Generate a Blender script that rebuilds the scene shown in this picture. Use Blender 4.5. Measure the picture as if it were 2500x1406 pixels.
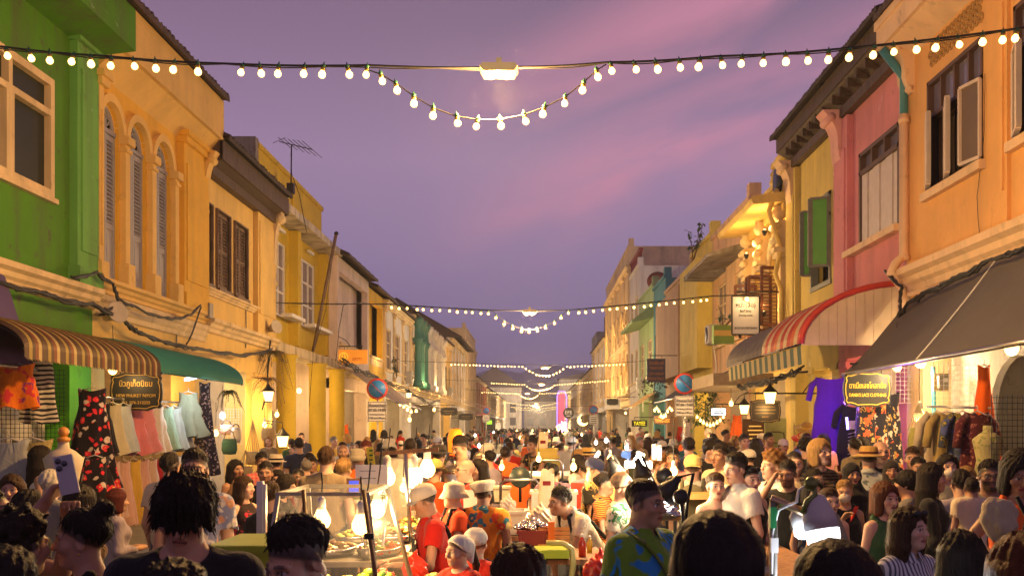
import bpy, bmesh, math, random
import numpy as np
from mathutils import Vector, Matrix, noise as mnoise
for o in list(bpy.data.objects): bpy.data.objects.remove(o)
SC = bpy.context.scene
COL = SC.collection
R = math.radians
rnd = random.Random(7)
# ------------------------------------------------------------------ camera
cam = bpy.data.cameras.new('camera'); CAM = bpy.data.objects.new('camera', cam); COL.objects.link(CAM)
CAM.location = (0, 0, 2.0); CAM.rotation_euler = (R(90), 0, 0)
cam.sensor_width = 36; cam.lens = 36; cam.shift_x = -0.024; cam.shift_y = 0.1348
cam.clip_start = 0.05; cam.clip_end = 6000
cam.dof.use_dof = True; cam.dof.focus_distance = 9.5; cam.dof.aperture_fstop = 7
SC.camera = CAM
# ------------------------------------------------------------------ dusk sky
W = bpy.data.worlds.new('World'); SC.world = W; W.use_nodes = True
def world():
    nt = W.node_tree; N = nt.nodes; L = nt.links; N.clear()
    out = N.new('ShaderNodeOutputWorld'); bg = N.new('ShaderNodeBackground'); L.new(bg.outputs[0], out.inputs[0])
    tc = N.new('ShaderNodeTexCoord'); sp = N.new('ShaderNodeSeparateXYZ'); L.new(tc.outputs['Generated'], sp.inputs[0])
    cr = N.new('ShaderNodeValToRGB'); L.new(sp.outputs['Z'], cr.inputs[0]); e = cr.color_ramp.elements
    e[0].position = 0; e[0].color = (.15, .12, .24, 1)
    e[1].position = .55; e[1].color = (.105, .068, .11, 1)
    for p, c in ((.08, (.165, .125, .26, 1)), (.16, (.225, .16, .29, 1)), (.25, (.265, .175, .29, 1)), (.36, (.19, .12, .195, 1))):
        k = e.new(p); k.color = c
    # slanted cloud streaks lit pink by the afterglow
    def math_(op, a, b=None):
        k = N.new('ShaderNodeMath'); k.operation = op
        for i, q in enumerate((a, b)):
            if q is None: continue
            if hasattr(q, 'default_value'): L.new(q, k.inputs[i])
            else: k.inputs[i].default_value = q
        return k.outputs[0]
    def span(src, a, b):
        k = N.new('ShaderNodeMapRange'); k.interpolation_type = 'SMOOTHSTEP'; k.inputs[1].default_value = a; k.inputs[2].default_value = b; L.new(src, k.inputs[0]); return k.outputs[0]
    rt = N.new('ShaderNodeMapping'); rt.inputs['Rotation'].default_value = (0, R(20), 0); L.new(tc.outputs['Generated'], rt.inputs[0])
    mp = N.new('ShaderNodeMapping'); mp.inputs['Scale'].default_value = (2.2, 1, 9); L.new(rt.outputs[0], mp.inputs[0])
    nz = N.new('ShaderNodeTexNoise'); nz.inputs['Scale'].default_value = 1.6; nz.inputs['Detail'].default_value = 5; nz.inputs['Roughness'].default_value = .5; nz.inputs['Distortion'].default_value = .6; L.new(mp.outputs[0], nz.inputs[0])
    s2 = N.new('ShaderNodeSeparateXYZ'); L.new(rt.outputs[0], s2.inputs[0])
    wob = math_('ADD', s2.outputs['Z'], math_('MULTIPLY', math_('SUBTRACT', nz.outputs[0], .5), .09))
    b1 = span(math_('ABSOLUTE', math_('SUBTRACT', wob, .2)), .07, .0); b2 = math_('MULTIPLY', span(math_('ABSOLUTE', math_('SUBTRACT', wob, .31)), .06, .0), .7)
    fx = span(sp.outputs['X'], -.14, .12)
    m2 = N.new('ShaderNodeMath'); m2.operation = 'MULTIPLY'; L.new(math_('MULTIPLY', math_('MAXIMUM', b1, b2), span(nz.outputs[0], .25, .68)), m2.inputs[0]); L.new(fx, m2.inputs[1])
    mx = N.new('ShaderNodeMix'); mx.data_type = 'RGBA'; L.new(m2.outputs[0], mx.inputs[0]); L.new(cr.outputs[0], mx.inputs[6])
    mx.inputs[7].default_value = (.54, .21, .29, 1)
    # a trace of physical twilight sky on top, sun already below the roofs
    sk = N.new('ShaderNodeTexSky'); sk.sky_type = 'NISHITA'; sk.sun_disc = False; sk.sun_elevation = R(-3); sk.sun_rotation = R(20)
    ad = N.new('ShaderNodeMix'); ad.data_type = 'RGBA'; ad.blend_type = 'ADD'; ad.inputs[0].default_value = .03
    L.new(mx.outputs[2], ad.inputs[6]); L.new(sk.outputs[0], ad.inputs[7]); L.new(ad.outputs[2], bg.inputs[0])
    bg.inputs[1].default_value = 1.25
world()
SC.view_settings.view_transform = 'Standard'; SC.view_settings.look = 'None'; SC.view_settings.gamma = 1
SC.view_settings.exposure = 0.15
cy = SC.cycles
cy.use_denoising = True; cy.max_bounces = 6; cy.diffuse_bounces = 3; cy.glossy_bounces = 3; cy.transmission_bounces = 4
cy.transparent_max_bounces = 8; cy.sample_clamp_indirect = 4; cy.caustics_reflective = False; cy.caustics_refractive = False
# ------------------------------------------------------------------ geometry of the view (used to read facade positions off their planes)
F, UC, VC, CZ = 2500., 1310., 1040., 2.0
XL, XR = -7.0, 6.0
def P(u, v, y): return Vector(((u - UC) * y / F, y, CZ + (VC - v) * y / F))
class Fac:
    def __init__(s, X, sg): s.X = X; s.sg = sg
    def y(s, u, d=0): return F * (s.X + s.sg * d) / (u - UC)
    def z(s, u, v, d=0): return CZ + (VC - v) * s.y(u, d) / F
    def p(s, y, z, d=0): return (s.X + s.sg * d, y, z)
LF, RF = Fac(XL, 1), Fac(XR, -1)
# ------------------------------------------------------------------ mesh builder
class MB:
    def __init__(s): s.v = []; s.f = []; s.mi = []; s.m = 0; s.sm = []; s.smooth = False
    def add(s, vs, fs, sm=None):
        b = len(s.v); s.v += [tuple(v) for v in vs]
        for f in fs: s.f.append([b + i for i in f]); s.mi.append(s.m); s.sm.append(s.smooth if sm is None else sm)
        return s
    def quad(s, *p): return s.add(p, [list(range(len(p)))], False)
    def box(s, x0, x1, y0, y1, z0, z1):
        if x0 > x1: x0, x1 = x1, x0
        if y0 > y1: y0, y1 = y1, y0
        if z0 > z1: z0, z1 = z1, z0
        return s.add([(x0,y0,z0),(x1,y0,z0),(x1,y1,z0),(x0,y1,z0),(x0,y0,z1),(x1,y0,z1),(x1,y1,z1),(x0,y1,z1)],
              [(3,2,1,0),(4,5,6,7),(0,1,5,4),(1,2,6,5),(2,3,7,6),(3,0,4,7)], False)
    def fbox(s, fc, y0, y1, z0, z1, d0, d1): return s.box(fc.X + fc.sg*d0, fc.X + fc.sg*d1, y0, y1, z0, z1)
    def obox(s, c, sx, sy, sz, M=None):
        c = Vector(c); vs = []
        for k in range(8):
            q = Vector(((k & 1) - .5, ((k >> 1) & 1) - .5, ((k >> 2) & 1) - .5)); q = Vector((q.x*sx, q.y*sy, q.z*sz))
            vs.append(c + (M @ q if M else q))
        return s.add(vs, [(0,2,3,1),(4,5,7,6),(0,1,5,4),(1,3,7,5),(3,2,6,7),(2,0,4,6)], False)
    def bar(s, a, b, w, h=None):
        a, b = Vector(a), Vector(b); d = b - a; L = d.length
        if L < 1e-6: return s
        q = d.to_track_quat('Z', 'Y').to_matrix()
        return s.obox((a + b)/2, w, h or w, L, q)
    def prism(s, pts, off):   # polygon (3d points) extruded by vector off
        n = len(pts); off = Vector(off); A = [Vector(p) for p in pts]; B = [p + off for p in A]
        return s.add(A + B, [list(range(n))[::-1], list(range(n, 2*n))] + [(i, (i+1) % n, n+(i+1) % n, n+i) for i in range(n)], False)
    def tube(s, pts, r, n=6, cap=True):
        pts = [Vector(p) for p in pts]; m = len(pts); vs = []; rr = r if hasattr(r, '__len__') else [r]*m
        prev = None
        for i, p in enumerate(pts):
            t = (pts[min(i+1, m-1)] - pts[max(i-1, 0)])
            if t.length < 1e-9: t = Vector((0, 0, 1))
            t.normalize()
            if prev is None: a = t.orthogonal().normalized()
            else:
                a = prev - t * prev.dot(t)
                a = a.normalized() if a.length > 1e-6 else t.orthogonal().normalized()
            prev = a; b = t.cross(a)
            for k in range(n):
                th = 2*math.pi*k/n; vs.append(p + (a*math.cos(th) + b*math.sin(th))*rr[i])
        fs = [(i*n+k, i*n+(k+1) % n, (i+1)*n+(k+1) % n, (i+1)*n+k) for i in range(m-1) for k in range(n)]
        if cap: fs += [list(range(n))[::-1], list(range((m-1)*n, m*n))]
        return s.add(vs, fs, True)
    def lathe(s, prof, c, n=16, M=None):   # prof: list of (r,z)
        c = Vector(c); vs = []
        for r, z in prof:
            for k in range(n):
                th = 2*math.pi*k/n; q = Vector((r*math.cos(th), r*math.sin(th), z)); vs.append(c + (M @ q if M else q))
        m = len(prof)
        fs = [(i*n+k, i*n+(k+1) % n, (i+1)*n+(k+1) % n, (i+1)*n+k) for i in range(m-1) for k in range(n)]
        fs += [list(range(n))[::-1], list(range((m-1)*n, m*n))]
        return s.add(vs, fs, True)
    def ball(s, c, r, n=10, sc=(1,1,1), M=None):
        S = Matrix.Diagonal(Vector(sc)); MM = (M @ S) if M else S
        k = max(4, n//2+1)
        return s.lathe([(max(1e-4, r*math.sin(math.pi*i/k)), -r*math.cos(math.pi*i/k)) for i in range(k+1)], c, n, MM)
    def grid(s, fn, nu, nv, sm=True):   # fn(i/nu, j/nv) -> point
        vs = [fn(i/nu, j/nv) for i in range(nu+1) for j in range(nv+1)]; w = nv+1
        return s.add(vs, [(i*w+j, (i+1)*w+j, (i+1)*w+j+1, i*w+j+1) for i in range(nu) for j in range(nv)], sm)
    def build(s, name, mat, parent=None):
        me = bpy.data.meshes.new(name); me.from_pydata(s.v, [], s.f)
        mats = mat if isinstance(mat, (list, tuple)) else [mat]
        for m in mats: me.materials.append(m)
        if len(mats) > 1: me.polygons.foreach_set('material_index', s.mi)
        me.polygons.foreach_set('use_smooth', s.sm); me.update()
        o = bpy.data.objects.new(name, me); COL.objects.link(o)
        if parent is not None: o.parent = parent
        return o
def tag(o, label=None, cat=None, group=None, kind=None):
    if label: o['label'] = label
    if cat: o['category'] = cat
    if group: o['group'] = group
    if kind: o['kind'] = kind
    return o
def thing(name, label, cat, loc=(0,0,0), group=None, rz=0):
    o = bpy.data.objects.new(name, None); COL.objects.link(o); o.empty_display_size = .1
    o.location = loc; o.rotation_euler = (0, 0, rz); return tag(o, label, cat, group)
def place_children(o):   # children built in world coordinates: keep them there although the root sits at its base
    M = Matrix.Translation(o.location).inverted()
    for c in o.children: c.matrix_parent_inverse = M
def lamp(loc, power, col, rad=.05, parent=None, typ='POINT', name='lamp_light', rot=None, blend=.6, ang=120):
    l = bpy.data.lights.new(name, typ); l.energy = power; l.color = col
    if typ == 'AREA': l.size = rad
    else: l.shadow_soft_size = rad
    if typ == 'SPOT': l.spot_size = R(ang); l.spot_blend = blend
    o = bpy.data.objects.new(name, l); COL.objects.link(o); o.location = loc
    if rot: o.rotation_euler = rot
    if parent is not None: o.parent = parent
    return o
# ------------------------------------------------------------------ materials
MATS = {}
def nodes(name):
    m = bpy.data.materials.new(name); m.use_nodes = True; nt = m.node_tree
    return m, nt.nodes, nt.links, nt.nodes['Principled BSDF']
def c4(c): return (c[0], c[1], c[2], 1)
def mat(name, col, rough=.6, metal=0, var=.12, vs=6., bump=0, bs=40., spec=.5, coord='Object', alpha=1, trans=0):
    if name in MATS: return MATS[name]
    m, N, L, b = nodes(name); MATS[name] = m
    b.inputs['Roughness'].default_value = rough; b.inputs['Metallic'].default_value = metal; b.inputs['Specular IOR Level'].default_value = spec
    tc = N.new('ShaderNodeTexCoord')
    if var:
        nz = N.new('ShaderNodeTexNoise'); nz.inputs['Scale'].default_value = vs; nz.inputs['Detail'].default_value = 5; L.new(tc.outputs[coord], nz.inputs[0])
        mx = N.new('ShaderNodeMix'); mx.data_type = 'RGBA'; L.new(nz.outputs[0], mx.inputs[0])
        mx.inputs[6].default_value = c4([x*(1-var*1.6) for x in col]); mx.inputs[7].default_value = c4([min(1, x*(1+var*1.3)) for x in col])
        L.new(mx.outputs[2], b.inputs['Base Color'])
    else: b.inputs['Base Color'].default_value = c4(col)
    if bump:
        n2 = N.new('ShaderNodeTexNoise'); n2.inputs['Scale'].default_value = bs; n2.inputs['Detail'].default_value = 4; L.new(tc.outputs[coord], n2.inputs[0])
        bp = N.new('ShaderNodeBump'); bp.inputs['Strength'].default_value = bump; bp.inputs['Distance'].default_value = .02
        L.new(n2.outputs[0], bp.inputs['Height']); L.new(bp.outputs[0], b.inputs['Normal'])
    if alpha < 1: b.inputs['Alpha'].default_value = alpha
    if trans: b.inputs['Transmission Weight'].default_value = trans
    return m
def plaster(name, col, dirt=.35, dcol=(.10, .085, .06)):
    dirt = min(.95, dirt*1.35+.04)
    """painted render wall: blotchy paint, rain streaks and patches of mould, fine trowel bump"""
    if name in MATS: return MATS[name]
    m, N, L, b = nodes(name); MATS[name] = m
    b.inputs['Roughness'].default_value = .82; b.inputs['Specular IOR Level'].default_value = .25
    tc = N.new('ShaderNodeTexCoord')
    def nz(scale, det, mp=None, rough=.6):
        n = N.new('ShaderNodeTexNoise'); n.inputs['Scale'].default_value = scale; n.inputs['Detail'].default_value = det; n.inputs['Roughness'].default_value = rough
        if mp:
            k = N.new('ShaderNodeMapping'); k.inputs['Scale'].default_value = mp; L.new(tc.outputs['Object'], k.inputs[0]); L.new(k.outputs[0], n.inputs[0])
        else: L.new(tc.outputs['Object'], n.inputs[0])
        return n
    def ramp(src, a, bb):
        r = N.new('ShaderNodeMapRange'); r.inputs[1].default_value = a; r.inputs[2].default_value = bb; L.new(src, r.inputs[0]); return r.outputs[0]
    def mix(fac, A, B):
        x = N.new('ShaderNodeMix'); x.data_type = 'RGBA'; L.new(fac, x.inputs[0])
        for i, q in ((6, A), (7, B)):
            if hasattr(q, 'default_value'): L.new(q, x.inputs[i])
            else: x.inputs[i].default_value = c4(q)
        return x.outputs[2]
    base = mix(ramp(nz(.9, 6).outputs[0], .3, .7), [c*.86 for c in col], [min(1, c*1.08) for c in col])
    base = mix(ramp(nz(14, 4).outputs[0], .62, .8), base, [min(1, c*1.18) for c in col])
    st = nz(2.2, 6, (1, 1, .12)); q = N.new('ShaderNodeMath'); q.operation = 'MULTIPLY'; q.inputs[1].default_value = dirt
    L.new(ramp(st.outputs[0], .46, .72), q.inputs[0]); base = mix(q.outputs[0], base, dcol)
    bl = nz(3.3, 9, None, .7); q2 = N.new('ShaderNodeMath'); q2.operation = 'MULTIPLY'; q2.inputs[1].default_value = dirt*1.1
    L.new(ramp(bl.outputs[0], .58, .68), q2.inputs[0]); base = mix(q2.outputs[0], base, dcol)
    pk = nz(1.3, 10, None, .75); base = mix(ramp(pk.outputs[0], .66, .675), base, [min(1, c*.75+.16) for c in col])
    L.new(base, b.inputs['Base Color'])
    bp = N.new('ShaderNodeBump'); bp.inputs['Strength'].default_value = .25; bp.inputs['Distance'].default_value = .02
    L.new(nz(30, 5).outputs[0], bp.inputs['Height']); L.new(bp.outputs[0], b.inputs['Normal'])
    return m
def emit(name, col, s):
    if name in MATS: return MATS[name]
    m, N, L, b = nodes(name); MATS[name] = m
    b.inputs['Base Color'].default_value = c4(col); b.inputs['Emission Color'].default_value = c4(col); b.inputs['Emission Strength'].default_value = s
    if s > 3 : m.cycles.emission_sampling = 'NONE'
    return m
def pattern(name, kind, base, cols, scale=14., rough=.85, bump=.25):
    """printed cloth: floral / leaf / stripe / plaid / plain with creases"""
    if name in MATS: return MATS[name]
    m, N, L, b = nodes(name); MATS[name] = m
    b.inputs['Roughness'].default_value = rough; b.inputs['Specular IOR Level'].default_value = .2
    b.inputs['Sheen Weight'].default_value = .15
    tc = N.new('ShaderNodeTexCoord'); src = tc.outputs['Object']
    cur = None
    def setc(x, i, q):
        if hasattr(q, 'default_value'): L.new(q, x.inputs[i])
        else: x.inputs[i].default_value = c4(q)
    def mix(fac, A, B):
        x = N.new('ShaderNodeMix'); x.data_type = 'RGBA'; L.new(fac, x.inputs[0]); setc(x, 6, A); setc(x, 7, B); return x.outputs[2]
    def step(o, a, bb):
        r = N.new('ShaderNodeMapRange'); r.inputs[1].default_value = a; r.inputs[2].default_value = bb; L.new(o, r.inputs[0]); return r.outputs[0]
    nz0 = N.new('ShaderNodeTexNoise'); nz0.inputs['Scale'].default_value = 7; nz0.inputs['Detail'].default_value = 4; L.new(src, nz0.inputs[0])
    cur = mix(nz0.outputs[0], [c*.85 for c in base], [min(1, c*1.12) for c in base])
    if kind in ('floral', 'leaf'):
        ds = N.new('ShaderNodeTexNoise'); ds.inputs['Scale'].default_value = scale*1.6; ds.inputs['Detail'].default_value = 1; L.new(src, ds.inputs[0])
        va = N.new('ShaderNodeMix'); va.data_type = 'RGBA'; va.blend_type = 'LINEAR_LIGHT'; va.inputs[0].default_value = .045 if kind == 'floral' else .12
        L.new(src, va.inputs[6]); L.new(ds.outputs[1], va.inputs[7])
        for i, c in enumerate(cols):
            mp = N.new('ShaderNodeMapping'); mp.inputs['Location'].default_value = (i*3.1, i*1.7, i*2.3)
            if kind == 'leaf': mp.inputs['Scale'].default_value = (1, 1, .55); mp.inputs['Rotation'].default_value = (.5+i, .4*i, i*1.1)
            L.new(va.outputs[2], mp.inputs[0])
            vo = N.new('ShaderNodeTexVoronoi'); vo.inputs['Scale'].default_value = scale*(1 - .12*i); L.new(mp.outputs[0], vo.inputs[0])
            t = .34 - .03*i if kind == 'floral' else .36
            cur = mix(step(vo.outputs['Distance'], t, t-.05), cur, c)
            if kind == 'floral': cur = mix(step(vo.outputs['Distance'], .11, .08), cur, (.75, .55, .12) if i % 2 == 0 else (.8, .7, .6))
            elif i == 0 and len(cols) > 1:
                w = N.new('ShaderNodeTexWave'); w.inputs['Scale'].default_value = scale*1.2; w.inputs['Distortion'].default_value = 5; L.new(mp.outputs[0], w.inputs[0])
                k = N.new('ShaderNodeMath'); k.operation = 'MULTIPLY'; L.new(step(vo.outputs['Distance'], .33, .28), k.inputs[0]); L.new(step(w.outputs[0], .62, .72), k.inputs[1])
                cur = mix(k.outputs[0], cur, [x*.5 for x in base])
    elif kind in ('stripe', 'zebra', 'vstripe'):
        w = N.new('ShaderNodeTexWave'); w.wave_type = 'BANDS'; w.bands_direction = 'X' if kind == 'vstripe' else 'Z'; w.inputs['Scale'].default_value = scale
        w.inputs['Distortion'].default_value = 6 if kind == 'zebra' else .4; w.inputs['Detail Scale'].default_value = .6; L.new(src, w.inputs[0])
        cur = mix(step(w.outputs[0], .5, .6), cur, cols[0])
    elif kind == 'plaid':
        for ax in 'XZ':
            w = N.new('ShaderNodeTexWave'); w.bands_direction = ax; w.inputs['Scale'].default_value = scale; L.new(src, w.inputs[0])
            k = N.new('ShaderNodeMath'); k.operation = 'MULTIPLY'; k.inputs[1].default_value = .6; L.new(step(w.outputs[0], .45, .55), k.inputs[0])
            cur = mix(k.outputs[0], cur, cols[0])
    L.new(cur, b.inputs['Base Color'])
    n2 = N.new('ShaderNodeTexNoise'); n2.inputs['Scale'].default_value = 11; n2.inputs['Detail'].default_value = 3; n2.inputs['Distortion'].default_value = 1.2
    mp = N.new('ShaderNodeMapping'); mp.inputs['Scale'].default_value = (1, 1, .45); L.new(src, mp.inputs[0]); L.new(mp.outputs[0], n2.inputs[0])
    bp = N.new('ShaderNodeBump'); bp.inputs['Strength'].default_value = bump*2.2; bp.inputs['Distance'].default_value = .03
    L.new(n2.outputs[0], bp.inputs['Height']); L.new(bp.outputs[0], b.inputs['Normal'])
    return m
def cloth(col): return pattern('cloth_%02x%02x%02x' % tuple(int(255*x) for x in col), 'plain', col, [])
def wood(name, a, bb, rough=.65):
    if name in MATS: return MATS[name]
    m, N, L, b = nodes(name); MATS[name] = m; b.inputs['Roughness'].default_value = rough
    tc = N.new('ShaderNodeTexCoord'); mp = N.new('ShaderNodeMapping'); mp.inputs['Scale'].default_value = (9, 9, 1.1); L.new(tc.outputs['Object'], mp.inputs[0])
    nz = N.new('ShaderNodeTexNoise'); nz.inputs['Scale'].default_value = 3; nz.inputs['Detail'].default_value = 7; nz.inputs['Roughness'].default_value = .65; L.new(mp.outputs[0], nz.inputs[0])
    cr = N.new('ShaderNodeValToRGB'); cr.color_ramp.elements[0].position = .35; cr.color_ramp.elements[1].position = .68
    cr.color_ramp.elements[0].color = c4(a); cr.color_ramp.elements[1].color = c4(bb); L.new(nz.outputs[0], cr.inputs[0]); L.new(cr.outputs[0], b.inputs['Base Color'])
    bp = N.new('ShaderNodeBump'); bp.inputs['Strength'].default_value = .4; bp.inputs['Distance'].default_value = .01; L.new(nz.outputs[0], bp.inputs['Height']); L.new(bp.outputs[0], b.inputs['Normal'])
    return m
WARM = (1, .54, .16); WARM2 = (1, .62, .25); COOL = (.8, .9, 1)
M_glass = mat('window_glass', (.03, .035, .045), .08, var=0, spec=.8)
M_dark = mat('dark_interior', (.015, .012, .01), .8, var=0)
M_steel = mat('steel', (.6, .6, .6), .28, 1, .08)
M_blackm = mat('black_metal', (.02, .02, .022), .45, .3, .1)
M_cable = mat('cable_rubber', (.018, .017, .016), .6, 0, .2)
M_white = mat('white_paint', (.78, .75, .7), .55, 0, .06)
M_bulb = emit('lit_bulb', (1, .62, .2), 4.4)
M_bulbc = emit('lit_bulb_cool', (.95, .97, 1), 14)
M_brass = mat('brass_socket', (.5, .33, .07), .35, .8, .1)
M_tile = mat('roof_tile', (.085, .058, .045), .85, 0, .45, 5, .6, 20)
M_conc = plaster('bare_concrete', (.3, .27, .24), .8, (.06, .055, .05))
# ================================================================== setting
mb = MB(); mb.box(-60, 60, -12, 420, -.6, 0); g = mb.build('ground', mat('ground_earth', (.09, .08, .07), .9, 0, .3, .5)); g['kind'] = 'structure'
mb = MB(); mb.quad((-4.6, -10, .004), (3.7, -10, .004), (3.7, 300, .004), (-4.6, 300, .004))
o = mb.build('road', mat('asphalt', (.045, .043, .042), .75, 0, .35, 3, .5, 60)); o['kind'] = 'structure'
for a, b in ((-9.6, -4.6), (3.7, 8.6)):
    mb = MB(); mb.box(a, b, -10, 300, .004, .13); o = mb.build('pavement', mat('paving', (.22, .19, .16), .8, 0, .25, 4, .4, 30)); o['kind'] = 'structure'
# far hill behind the town
mb = MB()
def hillp(a, b):
    x = -700 + 1500*a; h = 62*math.exp(-((x+40)/260)**2) + 40*math.exp(-((x-430)/200)**2) + 24*math.exp(-((x+450)/160)**2) + 5*math.sin(x*.03) + 3*math.sin(x*.11)
    return (x, 880 + 300*b, max(0, h)*math.sin(min(1, b*2)*math.pi/2) - 1)
mb.grid(hillp, 90, 8); o = mb.build('hills', mat('hill_haze_blue', (.11, .10, .20), .95, 0, .3, .02)); o['kind'] = 'structure'  # distance haze is put into the hill's blue violet colour

# ================================================================== house building kit
def wall_holes(mb, fc, y0, y1, z0, z1, holes, d=0, th=.24):
    ys = sorted({y0, y1} | {h[0] for h in holes} | {h[1] for h in holes}); zs = sorted({z0, z1} | {h[2] for h in holes} | {h[3] for h in holes})
    for a, b in zip(ys, ys[1:]):
        for c, e in zip(zs, zs[1:]):
            ym, zm = (a+b)/2, (c+e)/2
            if any(h[0] < ym < h[1] and h[2] < zm < h[3] for h in holes): continue
            mb.quad(fc.p(a, c, d), fc.p(b, c, d), fc.p(b, e, d), fc.p(a, e, d))
    for h in holes:
        ya, yb, za, zb = h[:4]
        if len(h) > 4 and h[4]:
            r = (yb-ya)/2; ym = (ya+yb)/2; zsp = zb - r; n = 12
            arc = [(ym - r*math.cos(math.pi*i/n), zsp + r*math.sin(math.pi*i/n)) for i in range(n+1)]
            hf = n//2
            mb.quad(*([fc.p(ya, zb, d)] + [fc.p(p[0], p[1], d) for p in arc[:hf+1]])); mb.quad(*([fc.p(yb, zb, d)] + [fc.p(p[0], p[1], d) for p in arc[hf:][::-1]]))
            for p, q in zip(arc, arc[1:]): mb.quad(fc.p(*p, d), fc.p(*q, d), fc.p(*q, d-th), fc.p(*p, d-th))
            loop = [(ya, zsp), (ya, za), (yb, za), (yb, zsp)]
            for p, q in zip(loop, loop[1:]): mb.quad(fc.p(*p, d), fc.p(*q, d), fc.p(*q, d-th), fc.p(*p, d-th))
        else:
            loop = [(ya, za), (yb, za), (yb, zb), (ya, zb), (ya, za)]
            for p, q in zip(loop, loop[1:]): mb.quad(fc.p(*p, d), fc.p(*q, d), fc.p(*q, d-th), fc.p(*p, d-th))
class House:
    def __init__(s, fc, y0, y1, label, zt=8.0, zf=3.7, name='shophouse', group=None):
        s.fc = fc; s.y0 = y0; s.y1 = y1; s.zt = zt; s.zf = zf
        s.root = thing(name, label, 'shophouse', fc.p((y0+y1)/2, 0, -4), group)
    def part(s, name, mb, m, parent=None):
        o = mb.build(name, m, parent or s.root)
        if parent is None: o.matrix_parent_inverse = Matrix.Translation(s.root.location).inverted()
        return o
    def shell(s, m, holes=(), d=0, mside=None):
        """upper storey front with openings plus side and rear walls"""
        fc = s.fc; mb = MB(); a, b = s.y0, s.y1
        wall_holes(mb, fc, a, b, s.zf, s.zt, list(holes), d)
        D = -9
        mb.quad(fc.p(a, 0, d), fc.p(a, s.zt, d), fc.p(a, s.zt, D), fc.p(a, 0, D)) if d > -.1 else mb.quad(fc.p(a, s.zf, d), fc.p(a, s.zt, d), fc.p(a, s.zt, D), fc.p(a, s.zf, D))
        mb.quad(fc.p(b, s.zf, d), fc.p(b, s.zt, d), fc.p(b, s.zt, D), fc.p(b, s.zf, D))
        mb.quad(fc.p(a, 0, D), fc.p(b, 0, D), fc.p(b, s.zt, D), fc.p(a, s.zt, D))
        mb.quad(fc.p(a, s.zf, d), fc.p(b, s.zf, d), fc.p(b, s.zf, D), fc.p(a, s.zf, D))          # ceiling of the walkway
        mb.quad(fc.p(a, s.zt, d), fc.p(b, s.zt, d), fc.p(b, s.zt, D), fc.p(a, s.zt, D))
        mb.quad(fc.p(a, s.zf+.1, d-.5), fc.p(b, s.zf+.1, d-.5), fc.p(b, s.zt-.1, d-.5), fc.p(a, s.zt-.1, d-.5))   # room darkness stop
        return s.part('wall', mb, m)
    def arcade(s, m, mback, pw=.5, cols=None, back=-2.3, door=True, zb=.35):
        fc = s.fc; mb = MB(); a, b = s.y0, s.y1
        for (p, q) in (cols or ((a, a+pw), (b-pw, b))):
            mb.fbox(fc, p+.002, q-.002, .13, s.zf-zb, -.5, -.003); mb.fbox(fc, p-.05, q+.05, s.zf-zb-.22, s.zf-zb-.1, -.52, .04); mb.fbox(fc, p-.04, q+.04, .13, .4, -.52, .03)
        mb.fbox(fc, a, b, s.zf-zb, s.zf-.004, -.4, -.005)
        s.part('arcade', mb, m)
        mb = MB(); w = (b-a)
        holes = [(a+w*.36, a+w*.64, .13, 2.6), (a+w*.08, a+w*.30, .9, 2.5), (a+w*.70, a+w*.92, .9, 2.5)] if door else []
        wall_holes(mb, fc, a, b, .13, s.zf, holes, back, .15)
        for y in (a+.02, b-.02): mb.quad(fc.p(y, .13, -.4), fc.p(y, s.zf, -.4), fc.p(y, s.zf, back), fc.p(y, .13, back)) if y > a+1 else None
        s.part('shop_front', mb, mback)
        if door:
            mb = MB()
            for h in holes: mb.quad(*[fc.p(*q, back-.14) for q in ((h[0], h[2]), (h[1], h[2]), (h[1], h[3]), (h[0], h[3]))])
            s.part('shop_window', mb, mat('painted_shop_glow', (.30, .19, .08), .5, 0, .4, 3))  # glow of the lit shop is put into the pane colour
    def shoplight(s, y, z=None, d=-1.1, p=90, col=WARM2, r=.09, kind='bulb'):
        z = z or s.zf-.42; c = Vector(s.fc.p(y, z, d)); mb = MB()
        if kind == 'bulb': mb.m = 0; mb.ball(c, r, 10); mb.m = 1; mb.tube([c+Vector((0,0,r*.8)), c+Vector((0,0,r*.8+.09))], .028, 8); mb.tube([c+Vector((0,0,r+.05)), (c.x, c.y, s.zf)], .008, 4)
        else: mb.m = 0; mb.obox(c, .05, 1.1, .04); mb.m = 1; mb.obox(c+Vector((0,0,.05)), .09, 1.2, .05)
        o = s.part('ceiling_lamp', mb, [M_bulb if col[2] < .6 else M_bulbc, M_white])
        l = lamp(c - Vector((0, 0, r+.06)), p*.7, col, .07); l.parent = s.root; l.matrix_parent_inverse = Matrix.Translation(s.root.location).inverted()
    def band(s, z0, z1, d1, m, y0=None, y1=None, name='cornice', steps=3, d0=0):
        """moulded cornice: stepped profile run along the front"""
        fc = s.fc; a = s.y0 if y0 is None else y0; b = s.y1 if y1 is None else y1; h = z1-z0; mb = MB()
        prof = [(d0, z0), (d0+d1*.35, z0+h*.08), (d0+d1*.4, z0+h*.3), (d0+d1*.62, z0+h*.42), (d0+d1*.7, z0+h*.62), (d0+d1, z0+h*.75), (d0+d1, z0+h), (d0, z0+h+.01)]
        mb.prism([fc.p(a, z, d) for d, z in prof], (0, b-a, 0)); return s.part(name, mb, m)
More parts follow.
